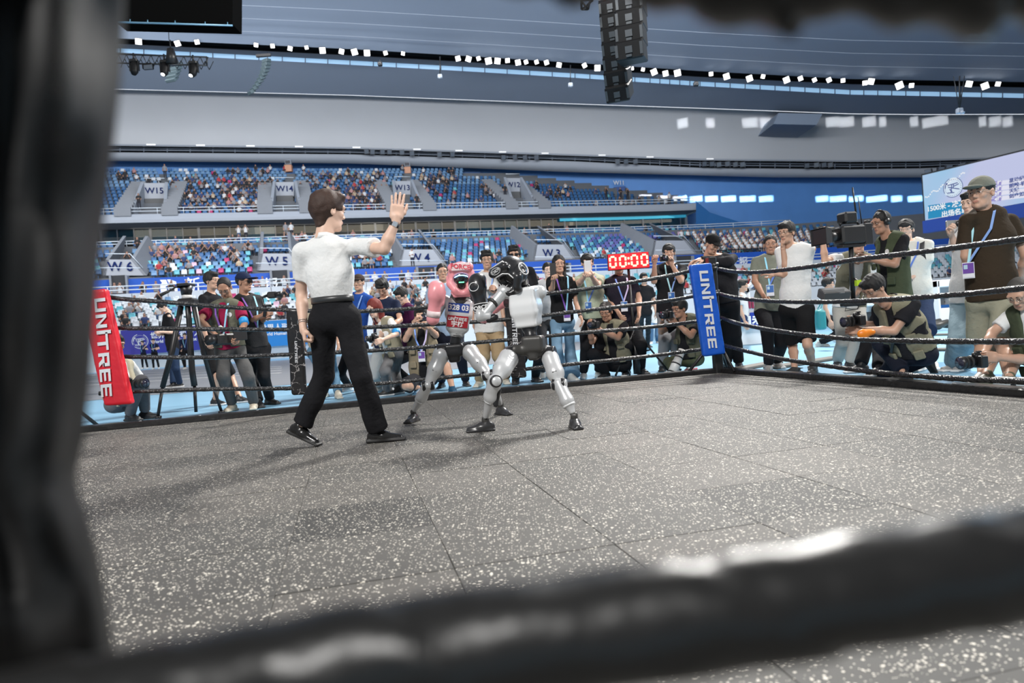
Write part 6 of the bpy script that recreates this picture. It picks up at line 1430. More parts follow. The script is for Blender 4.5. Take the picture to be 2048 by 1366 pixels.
# ---------------------------------------------------------------- the two boxing robots
MSI = mat('robot_silver', (.62, .63, .64), .30, .35, spec=.6); MRW = mat('robot_white', (.74, .75, .76), .28, coat=.4); MRB = mat('robot_black', (.014, .014, .016), .32); MRG = mat('robot_graphite', (.055, .053, .050), .42, .25)
MPK = mat('leather_pink', (.78, .30, .33), .38, bump=(30, .25, .006), coat=.25); MLB = mat('leather_black', (.014, .014, .016), .30, bump=(30, .3, .006), coat=.3); MLW = mat('glove_print_white', (.72, .72, .72), .45)
def sob(name, prims, h, m, root, **k): return sdf_obj(name, prims, h, m, root, **k)
def glove(root, wr, d, nrm, m, mstrip, scale=1.0, word=True, side=1):
    """boxing glove: wr wrist point, d pointing direction, nrm back of the glove"""
    R = frame(d, nrm); s = scale; T = lambda x, y, z: wr+R @ (V(x, y, z)*s)
    pr = [cone(T(0, -.10, 0), T(0, .0, 0), .048*s, .046*s, .02), ell(T(0, .085, .012), V(.062, .082, .056)*s, R, k=.03), ell(T(0, .135, -.018), V(.058, .045, .050)*s, R, k=.03),
          cone(T(side*.045, .02, -.02), T(side*.052, .10, -.035), .026*s, .022*s, .018), cone(T(0, .06, -.065), T(0, .10, -.05), .02*s, .02*s, .012, neg=True)]
    g = sob('glove', pr, .0065, m, root)
    c_ = MB(); c_.tube([T(0, -.085, 0), T(0, -.04, 0)], .0505*s, 18).build('cuff_strap', mstrip, g)
    if word: lettering('FORCE', T(0, -.062, .0515), R[:, 0], R[:, 1], .036*s, MLB if m is not MLB else MLW, g, 'strap_lettering', off=.001, depth=.001)
    return g
def headgear(root, c, R, m, mw, pink):
    T = lambda x, y, z: c+R @ V(x, y, z)
    pr = [ell(T(0, -.005, .01), (.098, .112, .112), R, k=.02), cone(T(-.06, .08, .076), T(.06, .08, .076), .030, .030, .02), cone(T(-.075, .055, -.03), T(-.045, .085, -.075), .032, .028, .02), cone(T(.075, .055, -.03), T(.045, .085, -.075), .032, .028, .02),
          cone(T(-.04, .075, -.10), T(.04, .075, -.10), .022, .022, .02), ell(T(0, .108, -.006), (.068, .062, .040), R, k=.012, neg=True), ell(T(0, .11, -.055), (.034, .06, .030), R, k=.01, neg=True), bxp(T(0, -.06, -.17), (.16, .2, .14), R, rd=.02, k=.02, neg=True)]
    for s in (-1, 1): pr.append(ell(T(s*.098, 0, -.01), (.012, .03, .036), R, k=.01)); pr.append(ell(T(s*.112, 0, -.01), (.010, .018, .022), R, k=.005, neg=True))
    g = sob('headgear', pr, .0065, m, root)
    return g, T
def tubeR(pts, r, n=10): m = MB(); m.tube(pts, r, n); return m
def bolt_row(mb, pts, r=.006):
    for p, n in pts: mb.tube([p, p+unit(n)*.004], r, 8)
def robot_leg(root, hip, knee, ank, foot_dir, wdir, rear):
    """white-silver shell thigh and shin with dark joints"""
    d1, d2 = unit(knee-hip), unit(ank-knee); n = unit(np.cross(d1, wdir)); 
    sob('hip_joint', [cone(hip-wdir*.045, hip+wdir*.045, .058, .058, .01, flat=3), ell(hip+d1*.03, (.052, .052, .052), None, k=.02)], .007, MRB, root)
    th = sob('thigh', [cone(hip+d1*.04, hip+d1*.16, .062, .056, .03, w=n, s=1.15), cone(hip+d1*.16, knee-d1*.03, .056, .040, .03), cone(hip+d1*.02, hip+d1*.09, .05, .05, .01, neg=True) if rear else ell(hip+d1*.03, (.062, .062, .062), None, k=.03)], .007, MSI, root)
    mb = MB()
    for q in (.15, .165, .18): a_ = unit(np.cross(d1, n)); mb.tube([hip+d1*q+n*.063+a_*.012, hip+d1*q+n*.058-a_*.02], .004, 6)
    mb.build('vent_slot', MRG, th)['kind'] = 'stuff'
    kj = sob('knee_joint', [cone(knee-wdir*.045, knee+wdir*.045, .042, .042, .01, flat=3)], .006, MRB, root)
    mb = MB(); [mb.tube([knee+wdir*s*.045, knee+wdir*s*.052], [.034, .030], 16) for s in (-1, 1)]; mb.build('joint_cap', MSI, kj)['kind'] = 'stuff'
    L = np.linalg.norm(ank-knee)
    sh = sob('shin', [cone(knee+d2*.0, knee+d2*.13, .042, .044, .02, w=n, s=1.2), cone(knee+d2*.13, ank-d2*.03, .040, .022, .03), cone(knee+d2*.05-n*.05, knee+d2*.13-n*.05, .022, .020, .008, neg=True)], .006, MSI, root)
    sob('calf_motor', [cone(knee+d2*.05-n*.034, knee+d2*.14-n*.034, .028, .026, .01), bxp(knee+d2*.10-n*.040, (.045, .10, .03), np.stack([wdir, d2, np.cross(wdir, d2)], 1), rd=.01)], .006, MRB, root)
    mb = MB(); mb.tube([knee+d2*.15-n*.018-wdir*.018, ank-wdir*.018], .006, 8); mb.tube([knee+d2*.15-n*.018+wdir*.018, ank+wdir*.018], .006, 8); mb.build('ankle_rod', MRG, root)['kind'] = 'stuff'
    MB().tube([knee+d2*.155, knee+d2*.168], .0445, 16).build('shin_band', MRW, root)
    sob('ankle_joint', [cone(ank-wdir*.022, ank+wdir*.022, .022, .022, .008, flat=3), cone(ank, ank-V(0, 0, .03), .020, .024, .01)], .005, MRG, root)
    f = frame(foot_dir); fz = ZM; o_ = V(ank[0], ank[1], fz)
    T = lambda x, y, z: o_+f @ V(x, y, z)
    sob('foot', [cone(T(0, -.035, .030), T(0, .03, .030), .030, .032, .02), cone(T(0, .02, .026), T(0, .115, .018), .030, .019, .02, w=f[:, 0], s=1.25), bxp(T(0, .035, .008), (.072, .20, .016), f, rd=.007), cone(T(0, -.01, .04), T(0, -.005, .065), .028, .022, .02)], .006, mat('robot_foot', (.03, .03, .032), .30), root)
def arm_seg(name, a, b, ra, rb, m, root, h=.0065): return sob(name, [cone(a, b, ra, rb, .01)], h, m, root)
# ---- robot with pink headgear, facing the camera
YA_ = 5.62; P_ = at(909, 692, YA_)
ra_ = empty('boxing_robot', V(P_[0], P_[1], ZM), 'silver humanoid robot in pink headgear and gloves wearing number 328 03', 'robot')
T0, T1 = at(920, 598, YA_-.01), at(914, 664, YA_-.01); up = unit(T0-T1); ax = unit(V(1, .10, 0)-up*(V(1, .1, 0)@up)); fr = np.cross(up, ax); fr = fr if fr[1] < 0 else -fr; RT = np.stack([ax, -fr, up], 1)
TC = (T0+T1)/2
tor = sob('torso_shell', [bxp(TC+up*.055, (.218, .13, .16), RT, rd=.035, k=.02), bxp(TC-up*.045, (.180, .12, .17), RT, rd=.035, k=.04), cone(T1+up*.02, T1-up*.012, .06, .045, .03, w=ax, s=1.3)], .0075, MSI, ra_)
def plate(name, xa, ya, xb, yb, off, m, par, z0=None):
    """thin rectangular print laid on the chest"""
    c = at((xa+xb)/2, (ya+yb)/2, YA_); t_ = ((TC+fr*off-CAM)@fr)/(ray((xa+xb)/2, (ya+yb)/2)@fr); c = CAM+ray((xa+xb)/2, (ya+yb)/2)*t_; w, h = (xb-xa)*t_/FPX, (yb-ya)*t_/FPX
    MB().box(c, (w, .005, h), RT, bev=.001).build(name, m, par); return c+fr*.004, w, h
pl_b = mat('bib_blue', (.010, .045, .26), .45); pl_r = mat('bib_red', (.32, .006, .016), .45); pl_w = mat('bib_white', (.72, .72, .73), .5)
c, w, h = plate('number_panel', 896.5, 607, 938.5, 624.5, .070, pl_b, tor); lettering('328 03', c, ax, up, .058, MLW, tor, 'bib_lettering', off=.0018, depth=.001)
c, w, h = plate('sponsor_panel', 894, 631.5, 936, 655, .070, pl_r, tor)
block_word(c+up*.020, ax, up, w*.88, .024, MLW, tor, name='bib_lettering'); lettering('宇树', c-up*.022, ax, up, .050, MLW, tor, 'bib_lettering', off=.001, depth=.001)
c = at(924, 601, YA_-.085); lettering('百度智能云', c, ax, up, .016, MRB, tor, 'bib_lettering', depth=.001) if False else None
sob('neck', [cone(T0+up*.0, T0+up*.06, .050, .036, .02), cone(T0-up*.01, T0+up*.015, .075, .065, .02, w=ax, s=1.2)], .006, MRG, ra_)
HC = at(923, 558, YA_-.03); RH = frame(V(.05, -1, -.02)); hd = sob('head', [ell(HC+V(0, -.01, -.005), (.070, .085, .095), None, k=.01)], .006, mat('visor_black', (.006, .006, .008), .12, coat=.6), ra_)
g, T = headgear(ra_, HC, RH, MPK, MLW, True)
MB().tube([T(.046*math.cos(t), .103-.014*abs(math.cos(t)), .002+.018*math.sin(t)) for t in np.linspace(.25, math.pi-.25, 14)], .0028, 6).build('eye_light', mat('led_blue', (.3, .7, 1), .5, emit=(.25, .62, 1.0, 7)), hd)
MB().tube([T(-.018, .098, -.028), T(.018, .098, -.028)], .0035, 6).build('mouth_light', mat('led_green', (.1, 1, .3), .5, emit=(.1, 1, .3, 4)), hd)
mb = MB(); R_ = RH; mb.box(T(0, .112, .076), (.125, .014, .050), np.stack([R_[:, 0], R_[:, 1], R_[:, 2]], 1), bev=.004); mb.build('forehead_patch', mat('patch_pale', (.80, .62, .62), .5), g); lettering('FORCE', T(0, .1215, .076), R_[:, 0]*-1 if False else -R_[:, 0]*0+ax, R_[:, 2], .044, mat('print_red', (.70, .06, .10), .5), g, 'patch_lettering', off=.0012, depth=.001)
sob('chin_strap', [cone(T(-.05, .07, -.115), T(.05, .07, -.115), .014, .014, .01), cone(T(-.07, .03, -.09), T(-.05, .07, -.115), .012, .014, .01), cone(T(.07, .03, -.09), T(.05, .07, -.115), .012, .014, .01)], .005, MPK, g)
def swell(objs, c, s):
    for o in objs:
        b = wloc(o.parent); n = len(o.data.vertices); v = np.zeros(n*3); o.data.vertices.foreach_get('co', v); v = (v.reshape(-1, 3)+b-c)*s+c-b; o.data.vertices.foreach_set('co', v.ravel()); o.data.update(); swell(o.children, c, s)
swell([hd, g], HC, 1.14)
# arms
S1, E1_, W1 = at(889, 601, YA_), at(868, 641, YA_-.03), at(869, 617, YA_-.17)
sob('shoulder', [ell(S1, (.045, .045, .045), None), cone(S1, S1+(TC+up*.07-S1)*.4, .036, .04, .02)], .0065, MSI, ra_); arm_seg('upper_arm', S1, E1_, .034, .030, MSI, ra_); sob('elbow', [cone(E1_-ax*.035, E1_+ax*.03, .032, .032, .01, flat=3)], .006, MRB, ra_); arm_seg('forearm', E1_, W1, .034, .030, MSI, ra_)
glove(ra_, W1+(W1-E1_)*.25, unit(V(.22, -.15, 1)), V(.2, -1, 0), MPK, mat('strap_pinkwhite', (.72, .60, .60), .5), 1.06, False, 1)
S2, E2_, W2 = at(947, 604, YA_), at(965, 640, YA_+.05), at(985, 618, YA_-.10)
sob('shoulder', [ell(S2, (.045, .045, .045), None), cone(S2, S2+(TC+up*.07-S2)*.4, .036, .04, .02)], .0065, MSI, ra_); arm_seg('upper_arm', S2, E2_, .034, .030, MSI, ra_); sob('elbow', [cone(E2_-ax*.03, E2_+ax*.03, .032, .032, .01, flat=3)], .006, MRB, ra_); arm_seg('forearm', E2_, W2, .034, .030, MSI, ra_)
glove(ra_, W2+(W2-E2_)*.15, unit(V(.7, .1, .55)), V(0, -1, .2), MPK, mat('strap_pinkwhite', (.7, .6, .6), .5), 1.1, False, -1)
# waist and pelvis
sob('waist', [cone(T1, at(911, 684, YA_), .038, .045, .02)], .006, MRB, ra_)
mb = MB(); [mb.tube([T1-up*(.012+.012*k)-ax*.0, T1-up*(.017+.012*k)], .047, 16) for k in range(3)]; mb.build('waist_ring', MRG, ra_)['kind'] = 'stuff'
sob('pelvis', [bxp(at(909, 700, YA_), (.16, .12, .10), None, rd=.025), bxp(at(909, 712, YA_), (.09, .11, .10), None, rd=.02, k=.02)], .007, MRB, ra_)
robot_leg(ra_, at(886, 702, YA_), at(856, 771, YA_-.06), fl(828, 843, ZM)+V(0, 0, .075), V(-.3, -1, 0), unit(V(1, .12, .1)), False)
robot_leg(ra_, at(936, 699, YA_), at(977, 750, YA_-.14), fl(1003, 829, ZM)+V(0, 0, .075), V(.6, -1, 0), unit(V(1, -.2, .1)), False)
# ---- robot in black headgear, seen from behind
YB_ = 4.95; PB_ = at(1067, 689, YB_-.05)
rb = empty('boxing_robot', V(PB_[0], PB_[1], ZM), 'white-backed humanoid robot in black headgear punching, seen from behind', 'robot')
T0, T1 = at(1047, 578, YB_-.02), at(1058, 650, YB_); up = unit(T0-T1); ax = unit(V(1, -.42, 0)-up*(V(1, -.42, 0)@up)); fr = np.cross(up, ax); fr = fr if fr[1] < 0 else -fr; RT = np.stack([ax, -fr, up], 1); TC = (T0+T1)/2
tor = sob('torso_shell', [bxp(TC+up*.05, (.200, .15, .18), RT, rd=.03, k=.02), bxp(TC-up*.055, (.175, .135, .17), RT, rd=.03, k=.04)], .006, MSI, rb)
sob('back_shell', [bxp(TC+up*.045+fr*.052, (.188, .060, .19), RT, rd=.022, k=.02), bxp(TC-up*.055+fr*.050, (.162, .055, .17), RT, rd=.022, k=.06)], .005, MRW, tor)
mb = MB(); [mb.box(TC-ax*.102+up*(.06-.03*k)-fr*.01, (.006, .05, .012), RT, bev=.002) for k in range(5)]; mb.build('side_port', mat('port_green', (.10, .30, .18), .4), tor)['kind'] = 'stuff'
sob('back_latch', [cone(T0+fr*.03-ax*.05+up*.012, T0+fr*.03+ax*.05+up*.012, .016, .016, .01), cone(T0+up*.01, T0+up*.06+fr*.0, .012, .010, .01)], .005, MRB, tor)
sob('neck', [cone(T0, T0+up*.05-fr*.02, .045, .036, .02)], .006, MRG, rb)
HC = at(1024, 548, YB_-.03); dF = unit(V(-.40, -.50, -.34)); RH = frame(dF, unit(V(-.45, 0, 1))); hd = sob('head', [ell(HC-dF*.012, (.068, .082, .09), RH, k=.01)], .006, MATS['visor_black'], rb)
g, T = headgear(rb, HC, RH, MLB, MLW, False)
mb = MB()
for pts in ([T(-.058, .088, .022), T(-.035, .108, .046), T(.035, .108, .046), T(.058, .088, .022), T(.068, .080, -.03), T(.036, .095, -.085), T(-.036, .095, -.085), T(-.068, .080, -.03), T(-.058, .088, .022)],
            [T(-.072, .078, .110), T(.072, .078, .110)], [T(-.072, .078, .110), T(-.086, .078, .05)], [T(.072, .078, .110), T(.086, .078, .05)]): mb.tube(pts, .0042, 6)
for s in (-1, 1): mb.tube([T(s*.110, .034*math.cos(t), -.01+.042*math.sin(t)) for t in np.linspace(0, 6.283, 16)], .004, 6, cap=False)
mb.build('piping', MLW, g)['kind'] = 'stuff'
mb = MB(); mb.tube([T(.045*math.cos(t), .112-.002*abs(math.cos(t)), .082+.020*math.sin(t)) for t in np.linspace(0, 6.283, 20)], .0022, 6, cap=False); mb.build('emblem_ring', MLW, g); lettering('FORCE', T(0, .114, .082), -RH[:, 0] if False else RH[:, 0]*1.0, RH[:, 2], .026, MLW, g, 'patch_lettering', off=.0008, depth=.001) if True else None
swell([hd, g], HC, 1.07)
# arms
SL_, EL_, WL_ = at(1009, 583, YB_-.02), at(968, 628, YB_-.08), at(962, 611, YB_+.02)
EL_ = at(969, 630, YB_-.05); mid_ = at(985, 606, YB_-.06)
sob('shoulder', [ell(SL_, (.050, .048, .046), None), cone(SL_, TC+up*.07, .04, .045, .03)], .0065, MSI, rb); arm_seg('upper_arm', SL_+(mid_-SL_)*.2, EL_+(mid_-EL_)*.15, .040, .032, MSI, rb)
MB().tube([mid_+unit(SL_-mid_)*.012, mid_-unit(SL_-mid_)*.004], .0415, 16).build('arm_band', MRG, rb)
sob('elbow', [cone(EL_-V(.03, 0, 0), EL_+V(.045, 0, -.01), .036, .036, .01, flat=3), ell(EL_-V(.035, 0, 0), (.03, .04, .045), None, k=.02)], .006, MSI, rb); sob('elbow_motor', [cone(EL_+V(.03, -.005, -.035), EL_+V(.07, 0, -.02), .024, .026, .01)], .006, MRB, rb)
WG = at(963, 608, YB_-.02); arm_seg('forearm', EL_, WG, .034, .030, MSI, rb)
gl_ = glove(rb, WG+(WG-EL_)*.42, unit(V(-.10, .10, 1)), unit(V(-.25, -1, 0)), MLB, MLB, 1.06, True, -1)
Rg = frame(unit(V(-.10, .10, 1)), unit(V(-.25, -1, 0))); cg = WG+(WG-EL_)*.42; mb = MB()
for yy in (-.088, -.036): mb.tube([cg+Rg @ V(.056*math.cos(t), yy, .056*math.sin(t)) for t in np.linspace(0, 6.283, 18)], .0035, 6, cap=False)
mb.tube([cg+Rg @ V(.034*math.cos(t)-.012, .085+.030*math.sin(t), .070-.004*abs(math.cos(t))) for t in np.linspace(0, 6.283, 20)], .003, 6, cap=False)
mb.build('glove_piping', MLW, gl_)['kind'] = 'stuff'
SR_, ER_, WR_ = at(1078, 585, YB_+.02), at(1075, 628, YB_+.26), at(1040, 610, YB_+.42)
sob('shoulder', [ell(SR_, (.052, .050, .046), None), cone(SR_, TC+up*.07, .04, .045, .03)], .0065, MSI, rb); arm_seg('upper_arm', SR_, ER_, .038, .032, MSI, rb); arm_seg('forearm', ER_, WR_, .034, .03, MSI, rb); glove(rb, WR_, unit(WR_-ER_), Z3, MLB, MLW, 1.0, False, 1)
# waist, pelvis, legs
sob('waist', [cone(T1-up*.0, at(1062, 672, YB_-.02), .040, .045, .02), cone(T1+up*.015, T1-up*.01, .062, .05, .02, w=ax, s=1.2)], .006, MRB, rb)
mb = MB(); [mb.tube([T1-up*(.010+.012*k), T1-up*(.015+.012*k)], .048, 16) for k in range(3)]; mb.build('waist_ring', MRG, rb)['kind'] = 'stuff'
Rp = rotz(-.25)
sob('pelvis', [bxp(at(1067, 688, YB_-.05), (.155, .13, .115), Rp, rd=.025), cone(at(1058, 702, YB_-.05), at(1030, 700, YB_-.07), .035, .040, .02), cone(at(1078, 705, YB_-.05), at(1096, 703, YB_-.02), .035, .042, .02), bxp(at(1067, 712, YB_-.05), (.07, .1, .06), Rp, rd=.02, k=.02)], .007, MRG, rb)
robot_leg(rb, at(1022, 709, YB_-.06), at(990, 762, YB_-.26), fl(972, 862, ZM)+V(0, 0, .08), V(-1, -.05, 0), unit(V(.25, -1, 0)), True)
robot_leg(rb, at(1098, 709, YB_-.03), at(1118, 768, YB_-.17), fl(1150, 855, ZM)+V(0, 0, .08), V(.1, -1, 0), unit(V(.9, -.3, 0)), True)
# ---------------------------------------------------------------- cameras, phones
MCB = mat('camera_black', (.014, .014, .015), .38, bump=(120, .3, .003)); MCG = mat('lens_glass', (.02, .02, .04), .05, coat=1.0)
def dslr(c, d, label, lens=.11, r=.038, s=1.0, up=(0, 0, 1), strap=True, grp=None):
    R = frame(d, up); T = lambda x, y, z: np.asarray(c)+R @ (V(x, y, z)*s); root = empty('photo_camera', c, label, 'camera', grp)
    sdf_obj('body', [bxp(T(0, 0, 0), V(.135, .062, .090)*s, R, rd=.014), bxp(T(.052, .022, -.004), V(.034, .05, .088)*s, R, rd=.014, k=.01), cone(T(0, .0, .050), T(0, .028, .052), .022*s, .018*s, .012)], .0055, MCB, root)
    mb = MB(); mb.tube([T(0, .03, 0), T(0, .03+lens*.55, 0), T(0, .03+lens*.56, 0), T(0, .03+lens, 0), T(0, .03+lens+.02, 0)], [r*.80*s, r*.84*s, r*.95*s, r*s, r*1.06*s], 20)
    mb.build('lens', MCB, root); MB().tube([T(0, .03+lens+.021, 0), T(0, .03+lens+.023, 0)], r*.90*s, 20).build('front_glass', MCG, root)
    mb = MB()
    for q in (.35, .75): mb.tube([T(0, .03+lens*q, 0), T(0, .03+lens*(q+.12), 0)], r*1.04*s, 20)
    mb.build('zoom_ring', mat('rubber_black', (.02, .02, .02), .8), root)['kind'] = 'stuff'
    MB().box(T(0, -.01, .072), V(.03, .03, .012)*s, R, bev=.002).build('hot_shoe', MCB, root)
    return root
def phone(c, nrm, up, label, m, s=1.0):
    R = np.stack([unit(np.cross(unit(nrm), unit(up))), unit(nrm), unit(up)], 1); root = empty('phone', c, label, 'phone')
    MB().box(c, (.076*s, .009, .158*s), R, bev=.003).build('case', m, root); k = MB(); [k.tube([c+R @ V(-.018+.016*(i % 2), .005, .058-.018*(i//2)), c+R @ V(-.018+.016*(i % 2), .008, .058-.018*(i//2))], .0065, 10) for i in range(3)]; k.build('camera_lens', MCB, root)['kind'] = 'stuff'
    return root
WHT = ('shirt_white', (.74, .74, .73)); BLK = ('shirt_black', (.014, .014, .016)); TBLK = ('trousers_black', (.013, .013, .015)); KHAKI = ('vest_khaki', (.20, .185, .13)); OLIVE = ('vest_olive', (.062, .075, .045)); OLV2 = ('vest_dull', (.115, .115, .085))
SHW = ((.62, .60, .56), (.75, .74, .72)); SHB = ((.02, .02, .022), (.03, .03, .03)); SHBW = ((.02, .02, .022), (.7, .7, .7))
# ---------------------------------------------------------------- the referee
rf = person('referee in white shirt and black trousers raising the right hand, seen from behind', S=.985, yaw=160, pel=(668, 628), neck=(652, 484), Y=4.60, lean=.0, head=(658, 424), hyaw=128, hpitch=4, hsc=1.08,
            feet=(fl(606, 893, ZM)+V(0, 0, .145), fl(758, 884, ZM)+V(0, 0, .085)), knees=((648, 752), (722, 752)), toedir=(unit(V(.95, -.35, -.42)), unit(V(1, .05, 0))),
            shoulders=((601, 505, 0), (712, 492, 0)), elb=((603, 588, 1), (768, 498, -1)), wri=((606, 652, -1), (792, 443, 0)), hands=('fist', 'open'), hdir=(unit(V(.12, -.1, -1)), unit(V(.14, .05, 1))), hnrm=(V(-1, -.3, 0), V(.25, -1, 0)),
            top=1, topc=WHT, tuck=True, botc=TBLK, belt=mat('belt_leather', (.035, .036, .038), .35), female=False, tone='fair', hair='nape', hairc='choc', shoes='dress', shoec=((.012, .012, .012), (.02, .02, .02)), flare=.016, bracelet=0, watch=1, collar=True, z0=ZM, shw=1.0, loose=1.02, res=.010)
MB().tube([rf['Hc']+rf['HR'] @ V(.055+.004*math.sin(t), .035, .105+.0*t)+rf['HR'] @ V(0, .05*math.cos(t), .008*math.sin(3*t)) for t in np.linspace(0, 2.6, 14)], .0035, 6).build('hair_clip', MATS['silver'], rf['root'])
# ---------------------------------------------------------------- left group
r = person('man in maroon polo and olive vest bowed over his video camera', S=.97, yaw=4, pel=(460, 694), neck=(449, 606), feet=((508, 818), (465, 822)), knees=((497, 755), (447, 752)), head=(449, 576, -.05), hpitch=38, hyaw=8, tone='tan', hair='thin',
           elb=((489, 648, -1), (399, 640, -1)), wri=((478, 672, -1), (430, 668, -1)), hands=('grip', 'grip'), top=1, topc=('polo_maroon', (.26, .015, .055)), vest=OLV2, botc=('trousers_grey', (.085, .085, .085)), shoec=((.62, .54, .42), (.6, .55, .45)), glasses='wire', lanyard='purple', collar=True, loose=1.12, armband=(0, (.02, .30, .72)), emblem=('white', (.7, .7, .7)))
c = (r['W'][0]+r['W'][1])/2+V(0, -.10, -.05)
root = empty('video_camera', c, 'black camcorder with open monitor held by the man in maroon', 'camera'); R = frame(V(-.5, -1, 0))
MB().box(c, (.13, .26, .13), R, bev=.02).build('body', MCB, root); MB().tube([c+R @ V(0, .12, 0), c+R @ V(0, .22, 0)], [.05, .058], 16).build('lens', MCB, root); MB().box(c+V(.20, -.02, .03), (.15, .02, .11), rotz(.1), bev=.006).build('monitor', MCB, root); MB().tube([c+V(-.02, 0, .07), c+V(0, .02, .13), c+V(.10, .02, .13), c+V(.12, 0, .07)], .012, 8).build('top_handle', MCB, root); MB().tube([c+V(.02, -.02, .10), c+V(.02, -.12, .14)], .022, 12).build('microphone', mat('mic_pale', (.5, .5, .48), .8), root)
person('man in black shirt and shorts standing behind the maroon polo', S=1.0, yaw=80, pel=(425, 695), neck=(421, 590), feet=((480, 806), (432, 811)), knees=((462, 755), (437, 755)), head=(424, 562), hyaw=70, top=1, topc=BLK, bottom='shorts', botc=('shorts_black', (.014, .014, .015)), shoes='sneaker', shoec=SHBW, bare=True)
person('man in navy cap and sunglasses with dark grey shirt looking right', S=1.0, yaw=45, pel=(512, 692), neck=(490, 594), feet=((540, 809), (518, 815)), knees=((527, 752), (503, 755)), head=(489, 565), hyaw=72, tone='tan', hair='crop', cap=('cap_navy', (.015, .022, .055), 1.1), glasses='sun', elb=((520, 643, -1), (499, 643, -1)), wri=((534, 634, -1), (526, 630, -1)), hands=('grip', 'grip'), top=1, topc=('shirt_charcoal', (.035, .035, .037)), botc=('trousers_charcoal', (.022, .022, .024)), shoec=SHB, lanyard='purple', loose=1.1)
c = at(545, 590, 8.6); root = empty('gimbal_camera', c, 'small black camera on a gimbal held out beside the navy cap', 'camera'); MB().box(c, (.12, .07, .08), bev=.015).build('body', MCB, root); MB().tube([c+V(-.06, 0, 0), c+V(-.13, 0, -.02), c+V(-.12, 0, -.12), c+V(-.02, -.02, -.13)], .018, 8).build('gimbal_arm', MCB, root); MB().tube([c+V(.05, -.03, 0), c+V(.13, -.06, 0)], [.03, .036], 12).build('lens', MCB, root); MB().tube([c+V(-.10, 0, -.12), c+V(-.12, 0, -.26)], .02, 8).build('grip', MCB, root)
person('man in black shirt and jeans looking down at left beyond the tripod', S=1.0, yaw=-55, pel=(346, 697), neck=(334, 630), feet=((360, 774), (347, 775)), knees=((352, 738), (346, 738)), head=(325, 614, -.03), hpitch=35, hyaw=-45, tone='fair', hair='fringe', elb=((345, 665, 1), (328, 668, -1)), wri=((322, 664, -1), (318, 668, -1)), hands=('grip', 'grip'), top=1, topc=BLK, botc=('jeans_dark', (.018, .035, .075)), shoec=SHBW, loose=1.15)
person('crouching photographer in white shirt and beige vest beside the red pad', S=1.0, yaw=75, Y=8.1, pel=(238, 800), neck=(236, 722), feet=((292, 838), (262, 842)), knees=((283, 762), (275, 775)), head=(232, 690, -.03), hpitch=10, hyaw=60, tone='dark', hair='short', elb=((284, 768, 1), (262, 770, -1)), wri=((262, 775, -1), (250, 762, -1)), hands=('grip', 'grip'), top=1, topc=WHT, vest=('vest_beige', (.42, .38, .28)), botc=('trousers_midgrey', (.13, .13, .14)), shoec=SHB, loose=1.1)
dslr(at(258, 768, 7.75), V(.9, -.35, 0), 'black telephoto camera of the crouching photographer at the red pad', .20, .05)
# far figures before the banner
for x, lab, hn in ((291, 'staff member in dark polo with lanyard before the banner, hand at mouth', 0), (313, 'staff member in dark polo with folded arms before the banner', 1), (364, 'staff member in dark polo half hidden left of the tripod leg', 0), (377, 'staff member in navy shirt between the tripod legs', 1)):
    f = fl(x, 738, 0); person(lab, 'staff before the banner', S=1.0, yaw=10 if hn else -10, Y=f[1], pel=V(f[0]-.05, f[1], .95), neck=V(f[0]-.05, f[1], 1.46), feet=(V(f[0]+.14, f[1], .085), V(f[0]-.16, f[1], .085)), top=1, topc=('polo_navy', (.015, .02, .05)), botc=TBLK, shoec=SHW, lanyard='blue', res=.03, wri=((x+2, 698, -1), (x-2, 694 if not hn else 697, -1)), tone='fair')
# big video tripod at left
tY = 7.95; tp = at(376, 585, tY); root = empty('video_tripod', fl(378, 832), 'tall black video tripod with pan handle standing by the left ropes', 'tripod')
MB().tube([at(374, 598, tY), at(378, 640, tY), at(384, 740, tY), at(389, 772, tY)], [.028, .030, .034, .034], 12).build('centre_column', M_BLK, root); MB().tube([at(389, 772, tY), at(392, 824, tY)], .018, 10).build('inner_column', M_BLK, root)
for k, (pts) in enumerate(([(362, 612), (345, 700), (325, 775), (316, 832)], [(388, 610), (404, 690), (427, 775), (443, 828)])):
    z = (-.2, .25)[k]; P = [at(x, y, tY+z*(i/3)) for i, (x, y) in enumerate(pts)]; P[-1][2] = max(P[-1][2], .03); lg = tubeR([P[0], P[1], P[2]], [.032, .032, .030], 8).build('leg', M_BLK, root); tubeR([P[2], P[3]], .018, 8).build('lower_leg', M_BLK, lg); MB().tube([P[3], P[3]-V(0, 0, .03)], .035, 10).build('rubber_foot', M_BLK, lg)
MB().box(at(376, 604, tY), (.19, .16, .08), bev=.02).build('crown', M_BLK, root); MB().tube([at(374, 598, tY), at(374, 590, tY)], .055, 16).build('levelling_ring', mat('ring_pale', (.6, .6, .58), .4), root)
MB().tube([at(373, 590, tY), at(372, 572, tY)], [.055, .07], 14).build('fluid_head', MCB, root); MB().box(at(372, 570, tY), (.13, .20, .03), bev=.006).build('mount_plate', MCB, root); MB().tube([at(371, 581, tY), at(378, 581, tY-.02)], .05, 12).build('tilt_knob', MCB, root)
MB().tube([at(365, 575, tY), at(352, 574, tY-.1), at(338, 582, tY-.15)], .010, 8).build('pan_handle', M_BLK, root); MB().tube([at(338, 582, tY-.15), at(320, 591, tY-.2)], [.016, .019], 10).build('handle_grip', mat('rubber_black', (.02, .02, .02), .8), root)
